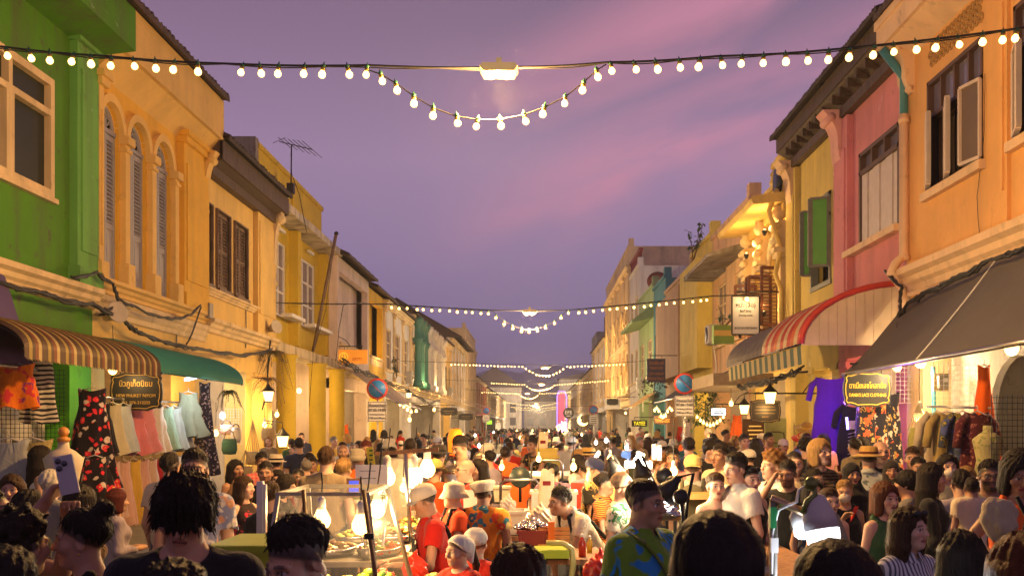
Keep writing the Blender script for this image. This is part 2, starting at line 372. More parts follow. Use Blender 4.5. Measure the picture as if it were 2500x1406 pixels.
    def louver(s, ya, yb, za, zb, m, mf, d=-.05, leaves=2, name='window', frame=.06, open_leaf=0, n=None):
        fc = s.fc; mb = MB()
        mb.fbox(fc, ya-frame, ya, za-frame, zb+frame, d-.1, d+.08); mb.fbox(fc, yb, yb+frame, za-frame, zb+frame, d-.1, d+.08)
        mb.fbox(fc, ya, yb, zb, zb+frame, d-.1, d+.08); mb.fbox(fc, ya-.03, yb+.03, za-frame-.04, za, d-.1, d+.12)
        w = s.part(name, mb, mf)
        L = (yb-ya)/leaves
        for k in range(leaves):
            a, b = ya+k*L+.008, ya+(k+1)*L-.008; q = MB(); st = .055
            q.fbox(fc, a, a+st, za+.01, zb-.01, d-.05, d); q.fbox(fc, b-st, b, za+.01, zb-.01, d-.05, d)
            for zz in (za+.01, (za+zb)/2-.03, zb-.09): q.fbox(fc, a+st, b-st, zz, zz+.08, d-.045, d-.003)
            N = n or int((zb-za)/.085)
            for i in range(N):
                z = za+.09+(zb-za-.18)*i/N
                q.prism([fc.p(a+st, z, d-.005), fc.p(a+st, z+.012, d-.005), fc.p(a+st, z+.075, d-.045), fc.p(a+st, z+.063, d-.045)], (0, b-a-2*st, 0))
            s.part('shutter', q, m, w)
        return w
    def sash(s, ya, yb, za, zb, mf, d=-.1, cols=2, rows=3, glass=None, name='window', fr=.07, sill=.12):
        fc = s.fc; mb = MB()
        mb.fbox(fc, ya, ya+fr, za, zb, d-.03, d+.05); mb.fbox(fc, yb-fr, yb, za, zb, d-.03, d+.05); mb.fbox(fc, ya+fr, yb-fr, zb-fr, zb, d-.03, d+.05); mb.fbox(fc, ya+fr, yb-fr, za, za+fr, d-.03, d+.05)
        for k in range(1, cols): y = ya+(yb-ya)*k/cols; mb.fbox(fc, y-fr*.5, y+fr*.5, za+fr, zb-fr, d-.02, d+.04)
        for k in range(1, rows): z = za+(zb-za)*k/rows; mb.fbox(fc, ya+fr, yb-fr, z-fr*.4, z+fr*.4, d-.02, d+.038)
        w = s.part(name, mb, mf); q = MB(); q.fbox(fc, ya+fr, yb-fr, za+fr, zb-fr, d-.01, d)
        s.part('pane', q, glass or M_glass, w)
        if sill: q = MB(); q.fbox(fc, ya-.12, yb+.12, za-.11, za-.002, -.02, sill); s.part('sill', q, mf, w)
        return w
    def tiles(s, do, zo, di, zi, m=M_tile, y0=None, y1=None, wave=.24, amp=.05, soffit=None, name='roof'):
        fc = s.fc; a = s.y0 if y0 is None else y0; b = s.y1 if y1 is None else y1; mb = MB(); n = max(8, int((b-a)/wave*6)); rows = 9
        def fn(u, v):
            k = int(v*rows-1e-6) if v > 0 else 0; f = v*rows-k
            return fc.p(a+(b-a)*u, zo+(zi-zo)*v+amp*abs(math.sin(math.pi*(b-a)*u/wave)) + (.035 if v < 1e-6 else 0) + .015*math.sin(7*v*rows+u*40), do+(di-do)*v)
        mb.grid(fn, n, rows, False)
        mb.quad(fc.p(a, zo-.04, do), fc.p(b, zo-.04, do), fc.p(b, zi-.04, di), fc.p(a, zi-.04, di))
        def en(u, v): return fc.p(a+(b-a)*u, zo-.04 + v*(.075+amp*abs(math.sin(math.pi*(b-a)*u/wave))), do)
        mb.grid(en, n, 1, False)
        for y in (a, b): mb.quad(fc.p(y, zo-.04, do), fc.p(y, zo+.02, do), fc.p(y, zi+.02, di), fc.p(y, zi-.04, di))
        # rear slope
        mb.quad(fc.p(a, zi, di), fc.p(b, zi, di), fc.p(b, zo, -9.3), fc.p(a, zo, -9.3))
        for y in (a, b): mb.quad(fc.p(y, zi, di), fc.p(y, zo, -9.3), fc.p(y, zo, do))
        return s.part(name, mb, m)
    def console(s, y, z0, z1, m, dep=.35, w=.28, name='bracket'):
        """scrolled bracket carrying the eave"""
        fc = s.fc; h = z1-z0; pr = []
        for i in range(13):
            t = i/12; d = dep*(t**1.7) + .05*math.sin(t*math.pi*2)*dep/.35
            pr.append((d+.06, z0+h*t))
        mb = MB(); mb.prism([fc.p(y, z0, 0)] + [fc.p(y, z, d) for d, z in pr] + [fc.p(y, z1, 0)], (0, w, 0))
        mb.tube([fc.p(y-.02, z1-h*.12, dep*.75), fc.p(y+w+.02, z1-h*.12, dep*.75)], h*.07, 10); mb.tube([fc.p(y-.02, z0+h*.08, .07), fc.p(y+w+.02, z0+h*.08, .07)], h*.055, 10)
        return s.part(name, mb, m)
    def pilaster(s, ya, yb, z0, z1, m, d=.1, cap=True, name='pilaster'):
        fc = s.fc; mb = MB(); mb.fbox(fc, ya, yb, z0, z1, 0, d); mb.fbox(fc, ya+.12, yb-.12, z0+.5, z1-.6, d, d+.025)
        if cap: mb.fbox(fc, ya-.06, yb+.06, z1-.22, z1-.1, 0, d+.07); mb.fbox(fc, ya-.1, yb+.1, z1-.098, z1, 0, d+.12); mb.fbox(fc, ya-.05, yb+.05, z0, z0+.25, 0, d+.06)
        return s.part(name, mb, m)
# ------------------------------------------------------------------ left side
M_green = plaster('lime_green_wall', (.085, .265, .016), .5); M_orange = plaster('orange_wall', (.82, .48, .06), .14, (.3, .2, .1)); M_cream = plaster('cream_trim', (.80, .61, .33), .25)
M_must = plaster('mustard_wall', (.66, .47, .045), .15, (.2, .15, .06)); M_ltorange = plaster('pale_orange_wall', (.80, .55, .17), .2, (.3, .22, .12))
M_greyblue = mat('grey_blue_paint', (.36, .36, .38), .6, 0, .1, 3); M_oldwood = wood('weathered_wood', (.06, .035, .02), (.28, .18, .11)); M_darkwood = wood('dark_eave_wood', (.035, .022, .015), (.13, .085, .055))
M_white2 = plaster('off_white_wall', (.74, .70, .63), .25); M_pinkish = plaster('pale_pink_wall', (.78, .64, .55), .2)
h = House(LF, 8.2, 16.1, 'lime green shophouse with cream framed window and boxed green eave', 8.05)
wy0, wy1, wz0, wz1 = 12.3, 14.77, 5.27, 6.98
h.shell(M_green, [(wy0, wy1, wz0, wz1), (9.0, 11.4, wz0, wz1)])
for (a, b) in ((wy0, wy1), (9.0, 11.4)):
    mb = MB(); m_ = (a+b)/2; fr = .11
    for q in ((a, a+fr, wz0, wz1), (b-fr, b, wz0, wz1), (a+fr, b-fr, wz0, wz0+fr), (a+fr, b-fr, wz1-fr, wz1), (a+fr, b-fr, 6.43, 6.52), (m_-.1, m_+.1, wz0+fr, 6.43), (m_-.05, m_+.05, 6.52, wz1-fr)): mb.fbox(LF, *q, -.08, .05)
    w = h.part('window', mb, M_cream); q = MB(); q.fbox(LF, a+fr, b-fr, wz0+fr, wz1-fr, -.06, -.05); h.part('pane', q, mat('dark_green_pane', (.028, .034, .024), .45, var=.1, spec=.2), w)
    q = MB(); q.fbox(LF, a-.05, b+.05, wz0-.07, wz0-.002, 0, .09); h.part('sill', q, M_cream, w)
h.pilaster(15.35, 16.09, 4.15, 8.0, plaster('pale_green_trim', (.16, .42, .09), .3), .12)
h.band(3.82, 4.14, .22, M_cream)
mb = MB(); mb.fbox(LF, 8.2, 16.09, 3.3, 3.815, -.02, .02); h.part('fascia', mb, M_green)
mb = MB(); mb.fbox(LF, 8.2, 16.15, 7.9, 8.55, .62, .68); mb.quad(LF.p(8.2, 7.9, .66), LF.p(16.15, 7.9, .66), LF.p(16.15, 7.82, 0), LF.p(8.2, 7.82, 0)); mb.quad(LF.p(16.15, 7.9, .66), LF.p(16.15, 8.55, .66), LF.p(16.15, 8.55, -.1), LF.p(16.15, 7.82, -.1)); h.part('eave', mb, M_green)
h.tiles(.82, 8.56, -4.4, 10.9, mat('rusty_sheet_roof', (.10, .062, .05), .8, .1, .4, 4), wave=.12, amp=.03)
h.arcade(plaster('bright_green_column', (.12, .5, .03), .2), M_white2, .75); h.shoplight(13.6, 2.9, -.9, 60)
mb = MB(); mb.fbox(LF, 13.7, 15.2, .13, 3.3, -.42, -.3); h.part('wing_wall', mb, M_white2)
# orange house with the arched windows
h = House(LF, 16.1, 21.5, 'orange shophouse with three arched louvred windows and a boxed parapet eave', 8.0)
M_or2 = plaster('orange_mould', (.84, .56, .17), .15, (.3, .2, .1))
AW = ((16.32, 17.15), (17.42, 18.34), (18.62, 19.54))
h.shell(M_orange, [(a, b, 4.38, 7.28, 1) for a, b in AW])
for a, b in AW:
    r = (b-a)/2; m_ = (a+b)/2; zs = 7.28-r; mb = MB(); n = 16
    for i in range(n):
        t0, t1 = math.pi*i/n, math.pi*(i+1)/n
        f = lambda t, rr, d: LF.p(m_-rr*math.cos(t), zs+rr*math.sin(t), d)
        R2 = r+.13
        mb.quad(f(t0, r, .09), f(t1, r, .09), f(t1, R2, .09), f(t0, R2, .09)); mb.quad(f(t0, R2, .09), f(t1, R2, .09), f(t1, R2, 0), f(t0, R2, 0)); mb.quad(f(t0, r, .09), f(t1, r, .09), f(t1, r, -.1), f(t0, r, -.1))
        mb.quad(f(t0, r-.05, -.06), f(t1, r-.05, -.06), f(t1, r, -.06), f(t0, r, -.06))
    w = h.part('window', mb, M_or2)
    q = MB()
    q.tube([LF.p(m_-(r-.05)*math.cos(math.pi*i/n), zs+(r-.05)*math.sin(math.pi*i/n), -.09) for i in range(n+1)], .035, 6)
    for i in range(1, 6):   # petal tracery of the fanlight
        t = math.pi*i/6; c = (m_-r*.52*math.cos(t), zs+r*.52*math.sin(t)); q.tube([LF.p(c[0]+.11*math.cos(k*.7), c[1]+.11*math.sin(k*.7), -.09) for k in range(10)], .014, 5)
        q.tube([LF.p(m_, zs, -.09), LF.p(m_-(r-.04)*math.cos(t), zs+(r-.04)*math.sin(t), -.09)], .014, 5)
    q.tube([LF.p(m_+.12*math.cos(k*.7), zs+.1+.1*math.sin(k*.7), -.085) for k in range(10)], .018, 5); q.fbox(LF, a, b, zs-.05, zs+.02, -.12, -.04)
    h.part('fanlight', q, M_greyblue, w)
    q = MB(); q.quad(*([LF.p(m_-r*math.cos(math.pi*i/n), zs+r*math.sin(math.pi*i/n), -.15) for i in range(n+1)])); h.part('pane', q, M_glass, w)
    L = r
    for k in range(2):
        q = MB(); p0, p1 = a+k*L+.006, a+(k+1)*L-.006; st = .07; d = -.06
        q.fbox(LF, p0, p0+st, 4.4, zs-.055, d-.06, d); q.fbox(LF, p1-st, p1, 4.4, zs-.055, d-.06, d)
        for zz in (4.4, 5.25, zs-.16): q.fbox(LF, p0+st, p1-st, zz, zz+.1, d-.055, d-.004)
        q.fbox(LF, p0+st, p1-st, 4.5, 5.25, d-.05, d-.025); q.fbox(LF, p0+st+.05, p1-st-.05, 4.58, 5.17, d-.025, d-.01)
        N = 20
        for i in range(N):
            z = 5.36+(zs-.16-5.36)*i/N; q.prism([LF.p(p0+st, z, d-.002), LF.p(p0+st, z+.01, d-.002), LF.p(p0+st, z+.075, d-.045), LF.p(p0+st, z+.065, d-.045)], (0, p1-p0-2*st, 0))
        h.part('shutter', q, M_greyblue, w)
for y in (17.2, 18.4, 19.58):
    mb = MB(); mb.fbox(LF, y, y+.19, 4.5, 6.72, 0, .1); mb.fbox(LF, y-.05, y+.24, 6.72, 6.86, 0, .17); mb.fbox(LF, y-.03, y+.22, 6.6, 6.66, 0, .13); mb.fbox(LF, y-.05, y+.24, 4.36, 4.72, 0, .17); h.part('column', mb, M_or2)
h.pilaster(16.12, 16.3, 4.36, 7.6, M_or2, .12); h.pilaster(19.95, 21.46, 4.36, 7.75, M_orange, .14); h.console(21.2, 6.4, 7.7, M_or2, .3)
h.band(4.12, 4.36, .2, M_or2); h.band(3.75, 4.1, .14, M_cream, name='string_course'); mb = MB(); mb.fbox(LF, 16.1, 21.5, 3.25, 3.745, -.02, .01); h.part('fascia', mb, M_ltorange)
mb = MB(); mb.fbox(LF, 16.2, 21.55, 8.0, 8.82, .34, .42); mb.quad(LF.p(16.2, 8.0, .34), LF.p(21.55, 8.0, .34), LF.p(21.55, 7.62, 0), LF.p(16.2, 7.62, 0)); mb.quad(LF.p(21.55, 8.0, .41), LF.p(21.55, 8.82, .41), LF.p(21.55, 8.82, -.2), LF.p(21.55, 7.62, -.02)); mb.quad(LF.p(16.2, 8.0, .41), LF.p(16.2, 8.82, .41), LF.p(16.2, 8.82, -.2), LF.p(16.2, 7.62, -.02)); h.part('eave', mb, plaster('cream_orange_eave', (.80, .54, .17), .12, (.3, .2, .1)))
h.tiles(.56, 8.83, -4.4, 11.3, wave=.2, amp=.07)
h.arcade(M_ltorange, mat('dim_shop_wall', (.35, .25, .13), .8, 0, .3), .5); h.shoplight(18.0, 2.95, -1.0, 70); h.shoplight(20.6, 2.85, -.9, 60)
# shuttered house with the dark timber eave
h = House(LF, 21.5, 27.1, 'yellow ochre shophouse with weathered wooden louvres and a dark timber eave', 7.85)
SW = ((21.62, 22.0), (22.35, 23.28), (23.68, 24.68))
h.shell(M_ltorange, [(a, b, 5.02, 6.72) for a, b in SW])
for a, b in SW: h.louver(a, b, 5.02, 6.72, M_oldwood, M_oldwood, -.02, 2 if b-a > .5 else 1, frame=.03)
h.band(4.78, 4.94, .14, M_cream, 21.5, 25.6, name='sill_course'); h.band(3.98, 4.28, .24, M_cream); mb = MB(); mb.fbox(LF, 21.5, 27.1, 3.3, 3.97, -.02, .012); h.part('fascia', mb, M_ltorange)
h.pilaster(25.3, 27.05, 4.3, 7.7, M_ltorange, .12, cap=False); h.console(26.75, 5.6, 7.7, M_cream, .32, .3)
mb = MB(); mb.fbox(LF, 21.5, 27.2, 7.6, 8.02, .36, .42); mb.quad(LF.p(21.5, 7.62, .4), LF.p(27.2, 7.62, .4), LF.p(27.2, 7.45, 0), LF.p(21.5, 7.45, 0)); mb.fbox(LF, 21.5, 27.15, 7.3, 7.5, .005, .2); mb.quad(LF.p(21.5, 7.6, .4), LF.p(21.5, 8.05, .4), LF.p(21.5, 8.05, -.2), LF.p(21.5, 7.3, -.01)); mb.quad(LF.p(27.2, 7.6, .4), LF.p(27.2, 8.05, .4), LF.p(27.2, 8.05, -.2), LF.p(27.2, 7.3, -.01)); h.part('eave', mb, M_darkwood)
h.tiles(.55, 8.04, -4.4, 10.4, mat('mossy_tile', (.06, .045, .035), .9, 0, .6, 4, .7, 14), wave=.24, amp=.06)
h.arcade(M_ltorange, M_white2, .6, cols=((21.5, 21.9), (24.6, 25.2), (26.6, 27.1))); h.shoplight(23.3, 2.75, -1.0, 120, COOL); h.shoplight(25.9, 2.7, -.4, 70)
# modern mustard house
h = House(LF, 27.1, 36.0, 'mustard yellow two bay house with white sash windows, concrete slab eave and round columns', 8.0, 4.25, group=None)
h.shell(M_must, [(29.55, 31.0, 5.25, 7.45), (32.6, 35.1, 5.25, 7.45)], -.6)
Mblue = mat('bluish_glass', (.16, .15, .22), .15, 0, .15, 2, spec=.7)
h.sash(29.55, 31.0, 5.25, 7.45, M_white, -.68, 2, 3, Mblue, sill=-.35); h.sash(32.6, 35.1, 5.25, 7.45, M_white, -.68, 3, 3, Mblue, sill=-.35)
mb = MB()
for a, b in ((27.12, 27.45), (31.35, 31.75), (35.6, 35.98)): mb.fbox(LF, a, b, 4.45, 7.98, -.6, -.1 if a < 28 else -.3)
h.part('fin', mb, M_must)
mb = MB(); mb.fbox(LF, 27.1, 36.4, 8.003, 8.22, -3, .1); h.part('roof_slab', mb, plaster('stained_slab', (.62, .55, .42), .9, (.08, .07, .05)))
mb = MB(); mb.fbox(LF, 27.1, 36.4, 4.0, 4.27, -.6, .12); h.part('balcony_slab', mb, plaster('stained_slab2', (.62, .5, .3), .6, (.12, .09, .05)))
mb = MB(); mb.fbox(LF, 27.7, 36.0, 8.22, 9.55, -.8, -.56); mb.fbox(LF, 27.7, 36.05, 9.55, 9.68, -.84, -.5); mb.fbox(LF, 31.6, 31.9, 8.22, 9.55, -.56, -.5); h.part('parapet', mb, M_must)
mb = MB(); mb.fbox(LF, 27.4, 27.7, 7.9, 9.75, -6, -.52); h.part('gable_wall', mb, M_conc)
for y in (28.7, 32.8, 36.0):
    mb = MB(); mb.lathe([(.3, .13), (.3, .5), (.27, .52), (.27, 3.9), (.33, 3.95), (.33, 4.0)], LF.p(y, 0, -.02), 20); h.part('column', mb, M_must)
mb = MB(); wall_holes(mb, LF, 27.1, 36, .13, 4.25, [(28.6, 30, .13, 2.5)], -2.6); h.part('shop_front', mb, M_white2)
for y, z in ((30.1, 7.75), (34, 7.75)): mb = MB(); mb.obox(LF.p(y, z, -.5), .1, .7, .09); h.part('tube_lamp', mb, M_white)
h.shoplight(31.2, 3.2, -1.2, 120); h.shoplight(34.5, 3.2, -1.0, 120)
# ------------------------------------------------------------------ generic terrace houses farther along
def terrace(fc, y0, y1, label, mw, zt, win, roof='tile', mtrim=None, zr=None, cornice=True, lit=90, do=.4, awn=None, mar=None, up=0, zf=3.7, nwin=3, recess=0, col=WARM2):
    h = House(fc, y0, y1, label, zt, zf); mt = mtrim or M_cream; w = y1-y0; holes = []
    n = nwin; gap = w/(n+.0)
    storeys = [(zf+.95, zf+2.9)] + ([(zf+4.3, zf+6.1)] if up else [])
    for (za, zb) in storeys:
        for k in range(n): c = y0+gap*(k+.5); holes.append((c-gap*.27, c+gap*.27, za, zb, win == 'arch'))
    if recess: holes = [(y0+.35, y1-.35, zf+.9, zt-.5)]
    h.shell(mw, holes, 0)
    for hh in holes:
        if recess:
            mb = MB(); a, b = hh[0], hh[1]; mb.quad(fc.p(a, hh[2], -.46), fc.p(b, hh[2], -.46), fc.p(b, hh[3], -.46), fc.p(a, hh[3], -.46)); h.part('loggia_wall', mb, mw)
            mb = MB(); mb.fbox(fc, a, b, hh[2], hh[2]+.3, -.2, .02); mb.fbox(fc, a, b, hh[2]+.3, hh[2]+.4, -.24, .06); h.part('balustrade', mb, mt); continue
        if win == 'louver': h.louver(*hh[:4], {'g': mat('dark_green_shutter', (.03, .14, .10), .55, 0, .2), 'b': M_oldwood, 'w': M_white2}[awn or 'b'], mt, -.05, 2, n=16)
        elif win == 'arch': h.louver(hh[0]+.02, hh[1]-.02, hh[2], hh[3]-(hh[1]-hh[0])/2, M_greyblue, mt, -.1, 2, frame=.015, n=14)
        else: h.sash(*hh[:4], mt, -.1, 2, 3, Mblue)
        if win == 'arch':
            mb = MB(); r = (hh[1]-hh[0])/2; c = (hh[0]+hh[1])/2; zs = hh[3]-r
            mb.tube([fc.p(c-(r+.05)*math.cos(math.pi*i/10), zs+(r+.05)*math.sin(math.pi*i/10), .03) for i in range(11)], .09, 6); h.part('arch_mould', mb, mt)
    if cornice:
        h.band(zf+.05, zf+.4, .25, mt); h.band(zt-.35, zt-.02, .28, mt, name='eave_cornice')
        if up: h.band(zf+3.4, zf+3.75, .22, mt, name='string_course')
        for k in range(n+1): a = y0+gap*k-.13; a = min(max(a, y0+.01), y1-.27); h.pilaster(a, a+.26, zf+.42, zt-.36, mt, .09)
    if roof == 'tile': h.tiles(do, zt+.02, -4.4, (zr or zt+2.4), wave=.3)
    else:
        mb = MB(); mb.fbox(fc, y0, y1, zt+.002, zt+(zr or 1.1), -.25, .0); mb.fbox(fc, y0-.001, y1+.001, zt+(zr or 1.1), zt+(zr or 1.1)+.14, -.3, .08)
        mb.fbox(fc, y0, y0+.4, zt+(zr or 1.1)+.14, zt+(zr or 1.1)+.5, -.28, .05); mb.fbox(fc, y0, y0+.24, zt, zt+(zr or 1.1), -5, -.252)
        h.part('parapet', mb, mw)
    h.arcade(mar or mw, M_white2, .6)
    if lit: h.shoplight((y0+y1)/2, 3.0, -.7, lit, col)
    return h
h = terrace(LF, 36.0, 42.7, 'pale pink shophouse with an open upper loggia and tiled roof', M_pinkish, 8.0, '', recess=1, cornice=0, lit=160); h.band(3.8, 4.1, .25, M_cream)
h = terrace(LF, 42.7, 46.7, 'narrow bright yellow shophouse with an upper loggia beside the pink one', plaster('bright_yellow', (.78, .50, .05), .15), 7.8, '', recess=1, cornice=0, lit=150, zr=9.9)
lamp(LF.p(44.7, 5.2, .5), 60, WARM, .05, h.root, name='facade_lamp').matrix_parent_inverse = Matrix.Translation(h.root.location).inverted()
h = terrace(LF, 46.7, 56.5, 'cream shophouse with tall narrow windows next to green columns', M_white2, 7.8, 'sash', zr=10.3, nwin=3, lit=170)
# classical house with green and white engaged columns
h = terrace(LF, 56.5, 74.5, 'ornate white shophouse with green and white classical columns lit from below', M_white2, 8.2, 'arch', zr=11.2, nwin=6, lit=220)
for i, y in enumerate((57.6, 59.6, 61.6, 63.2, 65.2, 66.5, 69, 70.3, 73)):
    mb = MB(); mb.lathe([(.3, 4.2), (.3, 4.5), (.19, 4.6), (.17, 6.6), (.25, 6.75), (.31, 6.95), (.2, 7.0), (.17, 7.6), (.32, 7.9), (.32, 8.1)], LF.p(y, 0, .32), 14)
    h.part('column', mb, mat('green_column', (.05, .2, .15), .5, 0, .15) if i < 3 else M_white2)
for y in (59, 66.0, 71.6): lamp(LF.p(y, 4.6, .9), 110, WARM2, .1, h.root, name='facade_lamp').matrix_parent_inverse = Matrix.Translation(h.root.location).inverted()
terrace(LF, 74.5, 83, 'cream shophouse with green shuttered windows beyond the white columns', M_ltorange, 8.4, 'louver', zr=11.4, awn='g', lit=220)
terrace(LF, 83, 100, 'long pale shophouse with sash windows and dark hipped roof', M_white2, 9.2, 'sash', zr=12.4, nwin=5, lit=260, do=.9)
terrace(LF, 100, 117, 'last tall cream house before the red shopfront on the left row', M_cream, 10.4, 'arch', zr=1.2, roof='par', nwin=5, lit=260)
terrace(LF, 117, 140, 'low house with a red painted upper front', plaster('red_wall', (.45, .06, .03), .2), 7.6, 'sash', zr=9.5, nwin=5, lit=260)
terrace(LF, 140, 175, 'long low grey shophouse near the end of the left row', M_conc, 7.2, 'louver', zr=10, nwin=7, awn='b', lit=300)
terrace(LF, 175, 230, 'farthest terrace on the left row with dim plain front', M_white2, 7.4, 'sash', zr=11, nwin=9, lit=300)
# ------------------------------------------------------------------ right side
M_peach = plaster('peach_wall', (.80, .44, .15), .1, (.3, .2, .12)); M_pink = plaster('pink_wall', (.66, .25, .27), .18, (.2, .1, .08)); M_beige = plaster('beige_yellow_wall', (.66, .50, .14), .22, (.2, .16, .08))
M_orn = plaster('ornate_yellow', (.80, .58, .18), .2); M_peachtrim = plaster('peach_trim', (.82, .58, .34), .15)
h = House(RF, 8.0, 16.6, 'peach orange shophouse with white casement windows and fretwork vents', 8.2)
RW = ((13.75, 15.7), (10.6, 12.85))
h.shell(M_peach, [(a, b, 5.57, 7.25) for a, b in RW])
M_casew = mat('casement_white', (.62, .52, .42), .55, 0, .1)
for a, b in RW:
    mb = MB()
    for q in ((a, a+.06, 5.57, 7.25), (b-.06, b, 5.57, 7.25), (a, b, 7.19, 7.25), (a, b, 5.57, 5.63), (a, b, 6.66, 6.72)): mb.fbox(RF, *q, -.14, .02)
    for k in (1, 2, 3): y = a+(b-a)*k/4; mb.fbox(RF, y-.025, y+.025, 6.72, 7.19, -.12, 0)
    w = h.part('window', mb, mat('brown_frame', (.10, .055, .035), .6, 0, .2)); q = MB(); q.fbox(RF, a, b, 6.7, 7.2, -.08, -.07); h.part('pane', q, Mblue, w)
    q = MB(); q.fbox(RF, a, b, 5.6, 6.7, -.34, -.3); h.part('curtain', q, pattern('striped_curtain', 'vstripe', (.16, .08, .05), [(.05, .03, .02)], 6), w)
    q = MB()
    for k in range(9): y = a+.1+(b-a-.2)*k/8; q.tube([RF.p(y, 5.62, -.12), RF.p(y+.04, 6.2, -.12), RF.p(y, 6.68, -.12)], .012, 5)
    h.part('grille', q, M_blackm, w)
    for ym, dy, dd in ((b-.03, -.42, .17), (a+(b-a)*.62, -.42, .17), (a+.03, .42, .12)):     # leaves standing open towards the street
        q = MB(); A = Vector(RF.p(ym, 5.62, .02)); B = Vector(RF.p(ym+dy, 5.62, dd)); up = Vector((0, 0, 1.05))
        for p, r in ((A, A+up), (B, B+up), (A, B), (A+up, B+up)): q.bar(p, r, .07, .045)
        o = h.part('casement', q, M_casew, w); q = MB(); q.quad(A, B, B+up, A+up); h.part('casement_pane', q, mat('tan_pane', (.16, .12, .09), .4, var=.1, spec=.3), w)
    q = MB(); q.fbox(RF, a-.08, b+.08, 5.44, 5.565, -.02, .1); h.part('sill', q, M_peachtrim, w)
    mb = MB(); n = 13
    for i in range(n):
        for j in range(3):
            y = a+.05+(b-a-.1)*(i+.5*(j % 2))/n; z = 7.5+.13*j; mb.tube([RF.p(y+.055*math.cos(k*math.pi/4), z+.055*math.sin(k*math.pi/4), .01) for k in range(9)], .018, 5)
    h.part('vent', mb, mat('vent_ochre', (.42, .25, .08), .8, 0, .2))
h.band(4.08, 4.5, .26, M_peachtrim); mb = MB(); mb.fbox(RF, 8, 16.6, 3.3, 4.07, -.02, .012); h.part('fascia', mb, M_peach)
h.pilaster(12.95, 13.15, 4.5, 8.0, M_peach, .05, cap=False)
mb = MB(); mb.fbox(RF, 8, 16.7, 8.1, 8.42, .3, .46); mb.quad(RF.p(8, 8.1, .4), RF.p(16.7, 8.1, .4), RF.p(16.7, 7.88, 0), RF.p(8, 7.88, 0)); mb.quad(RF.p(16.7, 8.1, .4), RF.p(16.7, 8.42, .4), RF.p(16.7, 8.6, -.4), RF.p(16.7, 7.88, 0)); mb.fbox(RF, 8, 16.7, 8.42, 8.55, .28, .5); h.part('eave', mb, M_peachtrim); h.console(16.25, 7.3, 8.1, M_peachtrim, .34, .35)
h.tiles(.55, 8.58, -4.4, 10.6)
h.arcade(M_peachtrim, M_white2, .5, cols=((15.9, 16.6), (11.6, 12.3))); h.shoplight(15.2, 2.95, .3, 80, (1, .72, .4)); h.shoplight(12.5, 2.95, .2, 75, (1, .72, .4))
mb = MB(); wall_holes(mb, RF, 12.5, 15.85, .13, 3.4, [(12.9, 14.5, .13, 2.95, 1)], -.42, .1); h.part('arch_screen', mb, M_white2)
mb = MB(); mb.tube([RF.p(16.45, 8.05, .45), RF.p(16.45, 7.6, .1), RF.p(16.45, 7.0, .1)], .07, 10); o = h.part('downpipe', mb, mat('teal_pipe', (.05, .22, .25), .5, 0, .15))
mb = MB(); mb.tube([RF.p(16.45, 7.0, .1), RF.p(16.45, 4.75, .1), RF.p(16.4, 4.6, .25), RF.p(16.4, 4.45, .33), RF.p(16.35, 4.2, .16), RF.p(16.35, 3.0, .12)], .075, 10)
for z in (6.9, 4.7, 4.4): mb.lathe([(.09, -.04), (.09, .04)], RF.p(16.45, z, .1), 10)
h.part('downpipe', mb, M_peachtrim)
# pink
h = House(RF, 16.6, 20.3, 'salmon pink shophouse with boarded white shutters under a dark transom', 8.4)
h.shell(M_pink, [(16.85, 18.95, 5.32, 7.02)])
mb = MB()
for q in ((16.85, 16.93, 5.32, 7.02), (18.87, 18.95, 5.32, 7.02), (16.85, 18.95, 6.95, 7.02), (16.85, 18.95, 6.6, 6.68), (17.54, 17.6, 6.68, 6.95), (18.2, 18.26, 6.68, 6.95)): mb.fbox(RF, *q, -.12, .04)
w = h.part('window', mb, mat('brown_frame', (.1, .05, .03))); q = MB(); q.fbox(RF, 16.9, 18.9, 6.65, 6.97, -.08, -.07); h.part('pane', q, Mblue, w)
for k in range(6): a = 16.94+k*.322; q = MB(); q.fbox(RF, a, a+.305, 5.33, 6.595, -.05, -.01 + .02*(k % 2)); h.part('shutter', q, mat('grey_white_board', (.60, .52, .47), .6, 0, .12), w)
q = MB(); q.fbox(RF, 16.75, 19.6, 5.2, 5.315, 0, .16); h.part('sill', q, M_peachtrim, w)
h.pilaster(19.4, 20.28, 3.8, 7.9, M_pink, .12, cap=False); h.console(19.75, 6.9, 8.1, plaster('rose_trim', (.78, .42, .36), .15), .42, .5)
mb = MB(); mb.fbox(RF, 16.6, 20.3, 3.3, 3.7, -.1, .01); h.part('fascia', mb, M_pink)
def dark_eave(h, d=.34, z=8.55):
    mb = MB(); mb.fbox(RF, h.y0, h.y1, z-.12, z+.2, d-.06, d); mb.quad(RF.p(h.y0, z-.1, d), RF.p(h.y1, z-.1, d), RF.p(h.y1, z-.3, 0), RF.p(h.y0, z-.3, 0))
    for k in range(int((h.y1-h.y0)/.5)): y = h.y0+.25+k*.5; mb.fbox(RF, y, y+.09, z-.3, z-.12, 0.003, d-.07)
    mb.fbox(RF, h.y0, h.y1, z-.62, z-.44, .003, .16); h.part('eave', mb, M_darkwood); h.tiles(d+.16, z+.2, -4.4, z+2.3, mat('old_dark_sheet', (.055, .04, .032), .85, 0, .5, 3, .5, 12), wave=.13, amp=.035)
dark_eave(h)
h.arcade(plaster('rose_wall', (.75, .22, .3), .15), M_white2, .5); h.shoplight(18.4, 2.9, -.8, 110)
